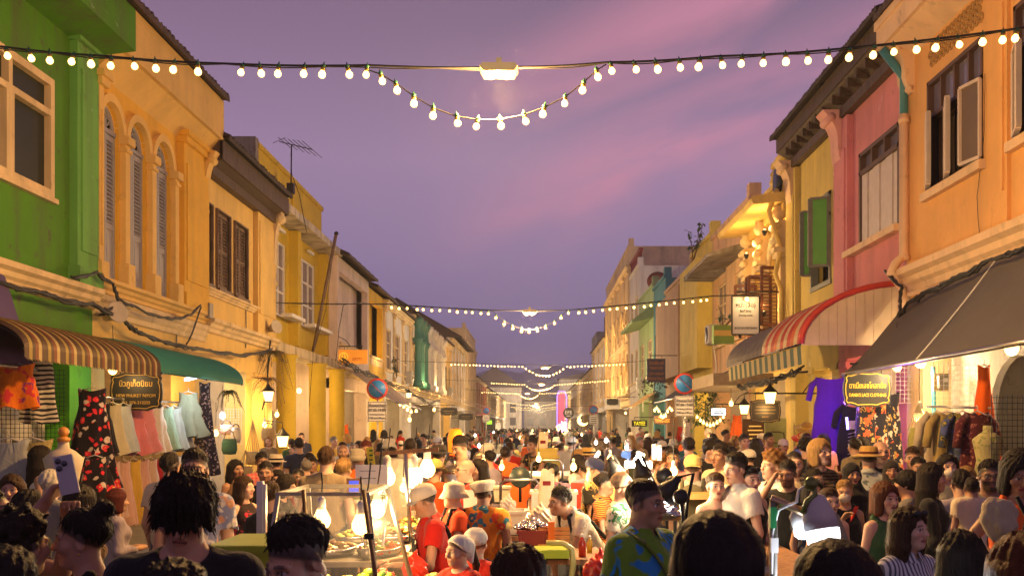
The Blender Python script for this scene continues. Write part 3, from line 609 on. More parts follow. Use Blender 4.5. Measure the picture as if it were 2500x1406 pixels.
# beige-yellow
h = House(RF, 20.3, 24.2, 'beige yellow shophouse with one green casement standing open under a dark eave', 8.4)
h.shell(M_beige, [(20.85, 22.3, 5.0, 6.8)])
mb = MB()
for q in ((20.85, 20.92, 5, 6.8), (22.23, 22.3, 5, 6.8), (20.85, 22.3, 6.73, 6.8), (20.85, 22.3, 6.3, 6.36), (21.5, 21.56, 6.36, 6.73), (20.8, 22.35, 4.9, 5)): mb.fbox(RF, *q, -.12, .04)
M_gfr = mat('grey_green_frame', (.20, .21, .17), .6, 0, .2); w = h.part('window', mb, M_gfr); q = MB(); q.fbox(RF, 20.9, 22.25, 6.33, 6.75, -.08, -.07); h.part('pane', q, Mblue, w); q = MB(); q.fbox(RF, 20.9, 22.25, 5, 6.3, -.3, -.28); h.part('dark_room_sheet', q, M_dark, w)  # black sheet behind the casement stands for the shade of the room
for ym, dy, dd in ((20.9, .14, .38), (22.28, .05, .22)):
    q = MB(); A = Vector(RF.p(ym, 5.28, .03)); B = Vector(RF.p(ym+dy, 5.28, dd)); up = Vector((0, 0, 1.38))
    for p, r in ((A, A+up), (B, B+up), (A, B), (A+up, B+up)): q.bar(p, r, .09, .05)
    h.part('casement', q, M_gfr, w); q = MB(); q.quad(A, B, B+up, A+up); h.part('casement_panel', q, mat('leaf_green_panel', (.10, .40, .04), .5, 0, .12), w)
h.pilaster(23.3, 24.18, 3.8, 7.9, M_beige, .12, cap=False); h.console(23.5, 6.9, 8.1, M_peachtrim, .4, .5); mb = MB(); mb.fbox(RF, 20.3, 24.2, 3.2, 3.7, -.1, .012); h.part('fascia', mb, M_beige); dark_eave(h)
h.arcade(M_beige, M_white2, .45, cols=((20.3, 20.8), (22.2, 22.6), (23.75, 24.2))); h.shoplight(22, 2.9, -.9, 90)
# ornate yellow
h = House(RF, 24.2, 28.6, 'ornate yellow house with stucco arch, brown shutters and warmly lit hood', 7.4)
h.shell(M_orn, [(24.9, 26.2, 4.4, 6.6, 1), (26.7, 28.0, 4.4, 6.6, 1)])
M_br = mat('chestnut_shutter', (.16, .055, .03), .5, 0, .2)
for a, b in ((24.9, 26.2), (26.7, 28.0)):
    w = h.louver(a+.02, b-.02, 4.4, 5.9, M_br, M_orn, -.12, 2, frame=.015, n=18); mb = MB(); c = (a+b)/2
    for r, t in ((.72, .09), (.86, .05)): mb.tube([RF.p(c-r*math.cos(math.pi*i/12), 5.93+r*math.sin(math.pi*i/12), .05) for i in range(13)], t, 6)
    h.part('arch_mould', mb, M_cream)
    for yy, dy in ((a, -.1), (b, .1)):   # shutters folded out
        q = MB(); A = Vector(RF.p(yy, 4.45, .02)); B = Vector(RF.p(yy+dy, 4.45, .55)); up = Vector((0, 0, 1.4))
        for p, r in ((A, A+up), (B, B+up), (A, B), (A+up, B+up)): q.bar(p, r, .07, .05)
        for i in range(16): q.bar(A+up*(i+.5)/16, B+up*(i+.5)/16, .05, .015)
        h.part('shutter', q, M_br, w)
for y in (24.35, 26.3, 28.15):
    mb = MB(); mb.fbox(RF, y, y+.3, 4.2, 6.0, 0, .2); mb.fbox(RF, y-.08, y+.38, 6.0, 6.12, 0, .3); mb.fbox(RF, y-.12, y+.42, 6.12, 6.24, 0, .38); mb.fbox(RF, y-.02, y+.32, 6.24, 6.9, 0, .26)
    for z in (6.45, 6.75): mb.tube([RF.p(y-.05, z, .3), RF.p(y+.35, z, .3)], .1, 10)
    mb.lathe([(.05, 0), (.16, .08), (.2, .2), (.12, .3), (.16, .36)], RF.p(y+.15, 6.9, .2), 12); h.part('column', mb, M_cream)
h.band(3.8, 4.18, .3, M_orn)
mb = MB(); mb.prism([RF.p(24.1, 7.3, 0), RF.p(24.1, 7.22, .9), RF.p(24.1, 7.34, .95), RF.p(24.1, 7.42, .9), RF.p(24.1, 7.55, 0)], (0, 4.5, 0)); mb.fbox(RF, 24.15, 28.55, 7.1, 7.28, .003, .18); h.part('hood', mb, M_orn)
mb = MB(); mb.fbox(RF, 24.3, 25.3, 7.56, 8.35, -.5, .12); mb.fbox(RF, 24.2, 25.4, 8.35, 8.47, -.56, .2); mb.fbox(RF, 24.28, 25.32, 8.47, 8.62, -.5, .1); mb.fbox(RF, 25.3, 28.5, 7.56, 8.0, -.4, -.05); mb.fbox(RF, 25.3, 28.6, 8.0, 8.12, -.46, .03)
mb.lathe([(.06, 0), (.18, .1), (.12, .25), (.16, .32), (.05, .5), (.09, .6), (.01, .68)], RF.p(24.3, 8.62, .0), 12); mb.lathe([(.06, 0), (.18, .1), (.12, .25), (.16, .32), (.05, .5)], RF.p(26.3, 8.12, -.15), 12); h.part('parapet', mb, M_orn)
mb = MB(); mb.lathe([(.36, -.05), (.38, 0), (.36, .05), (.05, .06)], RF.p(24.8, 7.95, .15), 20, Matrix.Rotation(R(90), 3, 'Y')); h.part('medallion', mb, mat('black_ironwork', (.02, .03, .05), .4, .5, .3))
mb = MB(); mb.tube([RF.p(24.25, 7.6, .3), RF.p(24.25, 7.1, .5), RF.p(24.25, 6.6, .35), RF.p(24.3, 6.2, .2), RF.p(24.25, 5.6, .35), RF.p(24.25, 5.2, .2), RF.p(24.25, 4.3, .2)], .06, 8); h.part('downpipe', mb, M_orn)
for y, z, d, p in ((24.7, 6.85, .5, 45), (26.6, 6.6, .55, 50), (24.8, 4.9, .5, 25), (27.2, 4.6, .6, 35)):
    mb = MB(); mb.lathe([(.03, -.1), (.07, 0), (.03, .06)], RF.p(y, z-.16, d), 8); h.part('uplight', mb, M_blackm); lamp(RF.p(y, z, d), p, WARM, .06, h.root, name='facade_lamp').matrix_parent_inverse = Matrix.Translation(h.root.location).inverted()
h.arcade(M_orn, M_white2, .5); h.shoplight(26.4, 2.9, -.8, 110)
# peach and others
M_pe2 = plaster('faded_peach', (.80, .52, .30), .3); M_yel2 = plaster('flat_yellow_panel', (.76, .60, .14), .12); M_tan = plaster('tan_wall', (.50, .33, .20), .15); M_teal = plaster('teal_wall', (.06, .22, .26), .15); M_pgreen = plaster('pale_green_wall', (.34, .46, .22), .2)
h = terrace(RF, 28.6, 34.9, 'faded peach shophouse with peeling parapet and a canopy over its window', M_pe2, 7.3, 'sash', roof='par', zr=1.0, cornice=0, nwin=2, lit=140)
mb = MB(); mb.prism([RF.p(28.7, 7.0, 0), RF.p(28.7, 6.75, 1.2), RF.p(28.7, 6.85, 1.2), RF.p(28.7, 7.2, 0)], (0, 3.6, 0)); h.part('canopy', mb, M_conc)
mb = MB(); mb.fbox(RF, 32.5, 34.8, 6.9, 7.05, 0, 1.0); h.part('balcony_slab', mb, M_conc)
h = terrace(RF, 34.9, 39.5, 'flat bright yellow panel fronted house', M_yel2, 8.0, 'sash', roof='par', zr=.5, cornice=0, nwin=1, lit=140); mb = MB(); mb.fbox(RF, 35.1, 39.3, 4.0, 7.8, .0, .5); h.part('screen', mb, M_yel2)
h = terrace(RF, 39.5, 47.6, 'flat tan panel fronted house', M_tan, 7.6, 'sash', roof='par', zr=.5, cornice=0, nwin=2, lit=140); mb = MB(); mb.fbox(RF, 39.8, 47.3, 4.0, 7.5, .0, .5); h.part('screen', mb, M_tan)
h = terrace(RF, 47.6, 52.5, 'narrow teal blue shophouse with a flat roof', M_teal, 8.3, 'sash', roof='par', zr=.6, cornice=0, nwin=2, lit=120)
h = terrace(RF, 52.5, 60, 'pale green shophouse with projecting concrete hood', M_pgreen, 8.6, 'sash', roof='par', zr=.6, cornice=0, nwin=2, lit=150); mb = MB(); mb.prism([RF.p(52.6, 7.6, 0), RF.p(52.6, 7.3, 1.1), RF.p(52.6, 7.45, 1.1), RF.p(52.6, 8.3, 0)], (0, 7.2, 0)); h.part('hood', mb, M_pgreen)
h = terrace(RF, 60, 66, 'tall grey white house with red roof terrace balustrade and water tank', M_white2, 11.2, 'sash', roof='par', zr=.2, cornice=0, nwin=2, up=1, lit=150)
mb = MB()
for i in range(16): mb.fbox(RF, 60.3+i*.37, 60.42+i*.37, 11.5, 12.3, -.2, -.08)
mb.fbox(RF, 60, 66, 12.3, 12.45, -.25, 0); h.part('balustrade', mb, mat('oxblood_paint', (.25, .03, .03), .6))
h = terrace(RF, 66, 88, 'richly ornamented white house, three storeys, glowing with warm lights', M_cream, 12.4, 'arch', roof='par', zr=1.2, nwin=6, up=1, lit=300, mtrim=M_cream)
for y, z in ((68, 4.7), (73, 4.7), (79, 4.7), (85, 4.7), (70, 8.2), (78, 8.2), (86, 8.2)): lamp(RF.p(y, z, 1.1), 170, WARM, .1, h.root, name='facade_lamp').matrix_parent_inverse = Matrix.Translation(h.root.location).inverted()
terrace(RF, 88, 108, 'plain pale gabled house beyond the ornamented white one', M_white2, 9.6, 'sash', zr=11.5, nwin=4, lit=260)
terrace(RF, 108, 132, 'yellow gabled house with red roof sign far down the right row', M_orn, 8.0, 'arch', zr=10, nwin=6, lit=300)
terrace(RF, 132, 180, 'dim cream terrace far down the right row', M_white2, 8.2, 'louver', zr=11, nwin=9, awn='w', lit=300)
terrace(RF, 180, 230, 'farthest terrace on the right row', M_pe2, 7.6, 'sash', zr=10, nwin=9, lit=300)
# town blocks where the street bends away
def block(x0, x1, y0, y1, z, label, m, roof=2.5):
    r = thing('town_house', label, 'building', ((x0+x1)/2, (y0+y1)/2, 0)); mb = MB(); mb.box(x0, x1, y0, y1, 0, z); mb.build('wall', m, r)
    q = MB(); xm = (x0+x1)/2; q.prism([(x0-.6, y0-.5, z), (x1+.6, y0-.5, z), (xm, y0-.5, z+roof)], (0, y1-y0+1, 0)); q.build('roof', mat('far_roof', (.16, .13, .13), .9, 0, .3), r)
    for k in range(int((x1-x0)/3)):
        for zz in ((2.2, 4), (5.2, 7.2)):
            if zz[1] < z-.4: f = MB(); f.box(x0+.8+k*3, x0+2.2+k*3, y0-.05, y0+.1, *zz); f.build('window', mat('dim_window', (.05, .05, .07), .3), r)
    place_children(r)
block(-16, -3.5, 238, 252, 11, 'gabled grey house closing the street where it bends, left part', M_white2, 5); block(-3, 5, 250, 262, 8, 'low dim house in the middle of the street end', M_white2, 3); block(5.4, 16, 240, 250, 13, 'taller flat fronted block at the street end on the right', M_white2, 1.5)
r = thing('tower_block', 'grey block rising over the right row roofs far away', 'building', (13, 150, 0)); mb = MB(); mb.box(8.5, 17, 145, 158, 0, 15.4); mb.build('wall', M_conc, r); mb = MB(); mb.box(10, 14, 146, 152, 15.4, 17); mb.build('roof_hut', M_conc, r); place_children(r)
r = thing('tower_block', 'dark topped concrete house standing behind the pale gabled house', 'building', (10.5, 100, 0)); mb = MB(); mb.box(7.2, 14, 96, 106, 0, 12.6); mb.build('wall', M_conc, r); mb = MB(); mb.box(7, 14.2, 95.8, 106.2, 12.6, 13.2); mb.build('roof_slab', M_darkwood, r); place_children(r)
# ================================================================== strings of bulbs and lamps over the street
def copy_obj(o, parent=None, name=None):
    c = o.copy(); COL.objects.link(c)
    if parent is not None: c.parent = parent
    if name: c.name = name
    return c
q = MB(); q.ball((0, 0, -.07), .035, 12, (1, 1, 1.02)); q.lathe([(.019, -.045), (.021, -.03)], (0, 0, 0), 10); BULB = q.build('bulb', M_bulb); BULB_ME = BULB.data; bpy.data.objects.remove(BULB)
q = MB(); q.m = 0; q.lathe([(.02, -.036), (.024, -.02), (.024, -.008)], (0, 0, 0), 10); q.m = 1; q.lathe([(.021, -.008), (.023, .018), (.008, .03), (.004, .05)], (0, 0, 0), 10); t_ = q.build('socket', [M_brass, mat('green_plastic', (.02, .10, .05), .4, var=.1)]); SOCK_ME = t_.data; bpy.data.objects.remove(t_)
q = MB(); q.ball((0, 0, -.06), .042, 7); t_ = q.build('bulb', emit('far_lit_bulb', (1, .66, .22), 5)); BULBF_ME = t_.data; bpy.data.objects.remove(t_)
def light_string(y, label, cable, bulbs, swag, fine, r=.011):
    """cable: px polyline; bulbs: px list (u, v of cable point)"""
    p0 = P(*cable[len(cable)//2], y); root = thing('light_string', label, 'string lights', p0, 'strings of bulbs across the street')
    mb = MB(); pts = [P(u, v, y) for u, v in cable]; pts[0].x = XL+.1; pts[-1].x = XR-.1
    fine_pts = []
    for a, b in zip(pts, pts[1:]):
        for k in range(6): fine_pts.append(a.lerp(b, k/6) + Vector((0, 0, -.012*math.sin(math.pi*k/6))))
    fine_pts.append(pts[-1]); mb.tube(fine_pts, r, 6)
    if fine: mb.tube([p + Vector((0, .012, -.02*abs(math.sin(i*.7)))) for i, p in enumerate(fine_pts)], r*.55, 5)
    for a in (swag or []): pass
    if swag: mb.tube([P(u, v, y) for u, v in swag], r*.6, 5)
    o = mb.build('cable', M_cable, root)
    for (u, v) in bulbs:
        b = bpy.data.objects.new('bulb', BULB_ME if fine else BULBF_ME); COL.objects.link(b); b.parent = root; b.location = P(u+(rnd.uniform(-3, 3) if fine else 0), v, y); b.rotation_euler = (rnd.uniform(-.2, .2), rnd.uniform(-.25, .25), 0)
        if not fine: s_ = rnd.uniform(.8, 1.12); b.scale = (s_, s_, s_)
        if fine:
            b.scale = (rnd.uniform(.92, 1.06),)*3
            s = bpy.data.objects.new('socket', SOCK_ME); COL.objects.link(s); s.parent = b
    place_children(root)
def vint(pts, u):
    for (a, b), (c, d) in zip(pts, pts[1:]):
        if a <= u <= c: return b + (d-b)*(u-a)/(c-a)
    return pts[0][1] if u < pts[0][0] else pts[-1][1]
c1 = [(-440, 95), (0, 114), (250, 137), (550, 156), (900, 160), (1240, 165), (1480, 153), (1750, 138), (2050, 120), (2500, 68), (2810, 30)]
us = [-85, -35, 18, 73, 120, 176, 224, 273, 326, 378, 426, 485, 591, 635, 683, 741, 789, 849, 895]
b1 = [(u, vint(c1, u)+6) for u in us]
sw = [(930, 182), (968, 205), (1012, 236), (1060, 265), (1113, 284), (1167, 293), (1223, 292), (1279, 281), (1330, 262), (1380, 237), (1423, 203), (1457, 172)]
b1 += sw + [(u, vint(c1, u)+7) for u in (1494, 1550, 1604, 1658, 1709, 1761, 1813, 1867, 1918, 1969, 2025, 2076, 2133, 2183, 2238, 2285, 2337, 2401, 2447, 2485, 2540, 2590)]
light_string(10, 'nearest string of round bulbs with green sockets crossing high above the whole street', c1, b1, [(895, 170)] + sw + [(1480, 158)], True)
def far_string(y, label, vl, vc, vr, u0, u1, s0, s1, dip, step):
    cab = [(u0-60, vl-3), (u0, vl), (s0, vc), (s1, vc), (u1, vr), (u1+70, vr-6)]
    bl = []; u = u0
    while u <= u1:
        v = vint(cab, u) + 3
        if s0 < u < s1: t = (u-s0)/(s1-s0); v = vc + dip*(math.sin(math.pi*t)**.85)
        bl.append((u, v+rnd.uniform(-.6, .6)))
        u += step*rnd.uniform(.93, 1.07)
    sg = [(s0+(s1-s0)*k/14, vc+dip*math.sin(math.pi*k/14)**.85) for k in range(15)] if s1 > s0 else None
    light_string(y, label, cab, bl, sg, y < 30, .011)
far_string(27, 'second string of bulbs, hung between the mustard house and the bookshop sign', 742, 757, 722, 957, 1738, 1200, 1385, 48, 19.6)
far_string(52, 'third string of bulbs, its dip right below the second one', 884, 890, 884, 1102, 1530, 1277, 1383, 26, 8.6)
far_string(76, 'fourth string of bulbs, ending at the lit ornate white facade', 930, 935, 924, 1200, 1490, 1278, 1358, 17, 6.2)
far_string(97, 'fifth string of bulbs, starting beside the red shopfront', 953, 957, 953, 1177, 1396, 1263, 1320, 16, 5.2)
far_string(128, 'sixth string of bulbs, first of the crowded far ones', 978, 985, 979, 1230, 1365, 1290, 1330, 8, 4.4)
far_string(160, 'seventh string of bulbs, between the sixth and the farthest', 990, 993, 989, 1248, 1360, 1290, 1330, 6, 3.6)
far_string(195, 'farthest string of bulbs, lowest above the end of the street', 995, 998, 994, 1258, 1358, 1300, 1335, 8, 3.2)
def street_lamp(u, v, y, w, label, pw):
    c = P(u, v, y); r = thing('street_lamp', label, 'street lamp', c, 'lamps hung on the bulb cables'); mb = MB()
    w = max(w, .3)
    mb.prism([c+Vector((-w*.5, -.12, .05)), c+Vector((-w*.42, -.12, .08)), c+Vector((w*.42, -.12, .08)), c+Vector((w*.5, -.12, .05)), c+Vector((w*.4, -.12, .0)), c+Vector((-w*.4, -.12, .0))], (0, .24, 0)); mb.tube([c+Vector((0, 0, .08)), c+Vector((0, 0, .16))], .03, 6)
    mb.build('housing', emit('glowing_housing', (.62, .42, .16), .35), r)  # housing gets its own glow in place of lamplight falling on it
    q = MB(); q.ball(c+Vector((-w*.2, -.06, -.02)), .05, 10, (1.2, 1.4, .8)); q.ball(c+Vector((w*.2, -.06, -.02)), .05, 10, (1.2, 1.4, .8)); q.build('lamp_lens', emit('street_lamp_lens', (1, .62, .25), 22), r)
    wc = WARM if y < 20 else WARM2 if y < 40 else (1, .72, .42); lamp(c+Vector((0, 0, -.16)), pw*1.0, wc, .14, r); lamp(c+Vector((0, 0, -.17)), pw*.85, wc, .14, r, 'SPOT', ang=172, blend=1); place_children(r)
street_lamp(1218, 183, 10, .37, 'nearest flood lamp, hanging from the first bulb string over mid street', 1300)
street_lamp(1293, 764, 27, .4, 'second flood lamp, glowing under the second bulb string', 1300)
street_lamp(1331, 898, 52, .5, 'third flood lamp, above the dip of the third bulb string', 1500)
street_lamp(1322, 938, 76, .55, 'fourth flood lamp, a small glow above the fourth string', 1500)
street_lamp(1287, 960, 97, .55, 'fifth flood lamp, a dot above the fifth string', 1500)
street_lamp(1312, 994, 222, .6, 'added flood lamp brightening the gabled houses closing the street', 9000)  # added lamp, lightens the dark houses at the street end
street_lamp(1304, 990, 182, .6, 'added flood lamp brightening the street between the two farthest strings', 5000)  # added lamp, lifts the dark far stretch of the street
street_lamp(1310, 985, 140, .6, 'farthest flood lamp, among the crowded far strings', 2200)
# ================================================================== writing
def text(body, size, c, m, parent=None, w=None, name='lettering', rz=0, ext=.004):
    cu = bpy.data.curves.new('t', 'FONT'); cu.body = body; cu.size = size; cu.align_x = 'CENTER'; cu.align_y = 'CENTER'; cu.extrude = ext; cu.resolution_u = 3
    to = bpy.data.objects.new('t', cu); COL.objects.link(to); bpy.context.view_layer.update()
    me = bpy.data.meshes.new_from_object(to.evaluated_get(bpy.context.evaluated_depsgraph_get())); bpy.data.objects.remove(to)
    n = len(me.vertices)
    if n == 0: return None
    a = np.empty(n*3); me.vertices.foreach_get('co', a); a = a.reshape(-1, 3)
    mn, mx_ = a.min(0), a.max(0); a[:, 0] -= (mn[0]+mx_[0])/2; a[:, 1] -= (mn[1]+mx_[1])/2
    if w: a[:, 0] *= w/(mx_[0]-mn[0])
    b = np.stack([a[:, 0], -a[:, 2], a[:, 1]], 1)
    cs, sn = math.cos(rz), math.sin(rz); b = np.stack([b[:, 0]*cs-b[:, 1]*sn, b[:, 0]*sn+b[:, 1]*cs, b[:, 2]], 1)
    me.vertices.foreach_set('co', b.ravel()); me.materials.clear(); me.materials.append(m); me.update()
    o = bpy.data.objects.new(name, me); COL.objects.link(o); o.location = c
    if parent is not None: o.parent = parent
    return o
def plate(mb, c, w, h, t=.03, shape='rect'):
    c = Vector(c)
    if shape == 'rect': mb.obox(c, w, t, h)
    elif shape == 'round': mb.prism([c+Vector((w/2*math.cos(k*math.pi/16), -t/2, w/2*math.sin(k*math.pi/16))) for k in range(32)], (0, t, 0))
    elif shape == 'fancy': mb.prism([c+Vector((x*w/2, -t/2, z*h/2)) for x, z in FANCY], (0, t, 0))
FANCY = []
for sx, sz in ((1, 1), (-1, 1), (-1, -1), (1, -1)):
    q = [(1.0, .0), (.98, .35), (.93, .55), (.97, .72), (.9, .86), (.76, .84), (.6, .9), (.42, 1.0), (.2, .97)]
    if sx*sz < 0: q = q[::-1]
    FANCY += [(x*sx, z*sz) for x, z in q]
M_gold = mat('gold_lettering', (.75, .48, .12), .4, .3, .05); M_signblk = mat('black_sign_board', (.018, .016, .014), .45, 0, .2)
def bracket_sign(u, v, y, w, h, label, lines, side, shape='fancy', mb_=M_signblk, ml=M_gold, rz=0, name='hanging_sign', border=True, drop=.12):
    c = P(u, v, y); r = thing(name, label, 'sign', c); mb = MB(); plate(mb, c, w, h, .04, shape); mb.build('board', mb_, r)
    if border and shape == 'fancy':
        q = MB(); q.tube([c+Vector((x*w*.455, -.026, z*h*.44)) for x, z in FANCY] + [c+Vector((FANCY[0][0]*w*.455, -.026, FANCY[0][1]*h*.44))], .006, 5); q.build('border', ml, r)
    for (t, dz, sz, wd) in lines:
        if t is None: q = MB(); q.obox(c+Vector((0, -.023, dz*h)), wd*w, .008, sz); q.build('lettering', ml, r)
        else: text(t, sz, c+Vector((0, -.026, dz*h)), ml, r, wd*w if wd else None)
    X = (XL if side < 0 else XR); q = MB(); zt = c.z+h/2+drop; q.tube([(X, y, zt), (c.x-side*w*.35, y, zt)], .018, 6)
    for k in (-.3, .3): q.tube([(c.x+k*w, y, zt), (c.x+k*w, y, c.z+h*.42)], .008, 5)
    e = side*.42; q.tube([(X, y, zt+.35), (X-e*.6, y, zt+.22), (X-e, y, zt)], .012, 5); q.build('bracket', M_blackm, r); place_children(r); return r
bracket_sign(333, 956, 15.9, .82, .6, 'black shaped sign with gold Thai letters hanging before the dress rack', [('นิวภูเก็ตนิยม', .2, .13, .62), ('NEW PHUKET NIYOM', -.1, .07, .74), ('TEL 076-212225', -.28, .065, .54)], -1)
bracket_sign(2117, 950, 15.9, .75, .55, 'black shaped lace clothing sign with yellow letters under the grey tarpaulin', [('ดาเนียเลซโคลทติ้ง', .12, .12, .76), ("DANIA'S LACE CLOTHING", -.16, .075, .76)], 1, ml=emit('glowing_yellow_letters', (.9, .5, .05), 1.1))  # letters are made to glow for brightness, they are no lamp
bracket_sign(1868, 1003, 21.5, .66, .5, 'dark shaped sign with faint script below the lantern on the beige house', [(None, .18, .012, .6), (None, .05, .012, .66), (None, -.1, .012, .62), (None, -.24, .016, .2)], 1, ml=mat('dull_gold', (.25, .18, .07), .5))
r = bracket_sign(1820, 770, 24.4, .62, .88, 'white framed bookshop sign lit by one bulb beside brown shutters', [('หนัง(สือ)', .27, .15, .74), ('๒๕๒๑', .12, .12, .42), ('[nang-sue]', .0, .06, .5), ('BOOKHEMIAN', -.34, .075, .84)], 1, 'rect', mat('sign_white', (.75, .72, .68), .5, var=.03), M_signblk, name='hanging_sign')
c = P(1820, 770, 24.4); q = MB()
for a, b in (((-.33, -.46), (.33, -.46)), ((.33, -.46), (.33, .46)), ((.33, .46), (-.33, .46)), ((-.33, .46), (-.33, -.46))): q.bar(c+Vector((a[0], -.03, a[1])), c+Vector((b[0], -.03, b[1])), .035)
o = q.build('frame', M_signblk, r); o.matrix_parent_inverse = Matrix.Translation(c).inverted()
q = MB(); q.ball(c+Vector((0, -.16, .37)), .055, 10); o = q.build('bulb', M_bulb, r); o.matrix_parent_inverse = Matrix.Translation(c).inverted(); l = lamp(c+Vector((0, -.3, .33)), 10, WARM2, .05, r); l.matrix_parent_inverse = Matrix.Translation(c).inverted()
bracket_sign(1602, 904, 40, .72, .92, 'dark blue printing house sign with orange Thai lettering', [('โรงพิมพ์', .33, .2, .8), ('กองทอง', .1, .2, .7), ('บริการพิมพ์', -.13, .16, .78), ('PRINTING', -.35, .17, .86)], 1, 'rect', mat('navy_board', (.035, .03, .09), .5), mat('rust_letters', (.40, .12, .03), .5))
r = bracket_sign(862, 871, 36.2, 1.02, .5, 'orange lit cash machine sign with round bank mark on the pink house', [], -1, 'rect', emit('orange_sign', (.80, .27, .02), .55), M_gold)
c = P(862, 871, 36.2); text('atm', .24, c+Vector((.15, -.03, -.07)), mat('sign_text_brown', (.45, .12, .02), .5), r).matrix_parent_inverse = Matrix.Translation(c).inverted()
q = MB(); plate(q, c+Vector((-.33, -.025, 0)), .34, .3, .02, 'round'); o = q.build('logo', emit('logo_yellow', (.95, .5, .04), .6), r); o.matrix_parent_inverse = Matrix.Translation(c).inverted()
q = MB()
for k in (-1, 0, 1): q.tube([c+Vector((-.33+k*.07, -.04, .1)), c+Vector((-.33+k*.11, -.04, -.02)), c+Vector((-.33+k*.13, -.04, -.12))], .012, 5)
o = q.build('logo_mark', mat('sign_text_brown', (0, 0, 0)), r); o.matrix_parent_inverse = Matrix.Translation(c).inverted()
bracket_sign(1561, 1033, 45, .68, .28, 'small lit sign reading YAYEE in yellow letters', [('YAYEE', 0, .24, .74)], 1, 'rect', M_signblk, emit('lit_yellow', (.9, .75, .02), 1.6))
bracket_sign(1617, 1024, 37, .62, .34, 'brown shop sign reading TING-LEE under a heart of bulbs', [('TING-LEE', -.12, .16, .86), (None, .25, .03, .5)], 1, 'fancy', mat('brown_board', (.12, .05, .02), .5), emit('lit_orange_letters', (.85, .33, .03), 1.0), border=False)
bracket_sign(1388, 1008, 101, 1.1, 1.1, 'round black sign reading EFE with a white ring', [('EFE', .06, .5, .6), (None, -.25, .05, .4)], 1, 'round', M_signblk, mat('sign_white', (.7, .7, .7)))
bracket_sign(1495, 986, 62, .95, .62, 'white board carrying a black shaped emblem far on the right row', [], 1, 'rect', mat('sign_white', (.7, .7, .7)))
c = P(1495, 982, 61.9); q = MB(); plate(q, c+Vector((0, -.1, .03)), .7, .4, .03, 'fancy'); tag(q.build('emblem_sign', M_signblk), 'black shaped emblem fixed on the far white board', 'sign')
for u, v, y, lb in ((1096, 1004, 62, 'black shaped sign beside a bulb, below the green columns'), (1137, 1017, 72, 'smaller black shaped sign next along from the columns')): bracket_sign(u, v, y, 1.05, .5, lb, [(None, .05, .05, .6), (None, -.2, .03, .5)], -1, ml=mat('dull_gold', (.25, .18, .07)))
bracket_sign(1754, 1005, 29, .4, .2, 'small blue rimmed lit shop sign near the right kerb sign', [(None, .15, .03, .6), (None, -.2, .03, .7)], 1, 'rect', emit('white_lit', (.8, .9, 1), 1.3), mat('blue_letters', (.03, .12, .4)), border=False)
bracket_sign(1195, 1037, 84, .95, .9, 'small far sign with green and white lit letters', [(None, .25, .3, .4)], -1, 'rect', M_signblk, emit('lit_green', (.3, .9, .03), 1.2), border=False)
c = P(1195, 1042, 83.8); o = text('OPEN', .36, c, emit('white_lit', (.8, .9, 1), 1.3)); bpy.data.objects.remove(o)
# pink neon pillar sign
c = P(1371, 1003, 104); r = thing('neon_sign', 'tall pink neon sign outlined in violet far down the right row', 'neon sign', c); q = MB(); q.obox(c, .62, .25, 3.5); q.build('panel', emit('neon_pink', (.85, .10, .2), .5), r)
q = MB(); q.tube([c+Vector((-.45, -.16, -1.7)), c+Vector((-.45, -.16, 1.5)), c+Vector((-.3, -.16, 2.0)), c+Vector((.3, -.16, 2.0)), c+Vector((.5, -.16, 1.5)), c+Vector((.5, -.16, -1.9)), c+Vector((0, -.16, -2.1)), c+Vector((-.45, -.16, -1.7))], .06, 6); q.build('tube', emit('neon_violet', (.4, .22, .9), 1.6), r); place_children(r)
c = P(1370, 1042, 100); r = thing('neon_sign', 'small multicoloured neon squiggle below the pink neon pillar', 'neon sign', c)
for k, (cl, nm) in enumerate((((.5, .7, 1), 'neon_blue'), ((1, .3, .8), 'neon_magenta'), ((1, .8, .2), 'neon_yellow'))):
    q = MB(); q.tube([c+Vector((.5*math.sin(i*1.1+k*2), -.1*k, .5*math.cos(i*.8+k)-.2*k)) for i in range(9)], .06, 5); q.build('tube', emit(nm, cl, 4), r)
place_children(r)
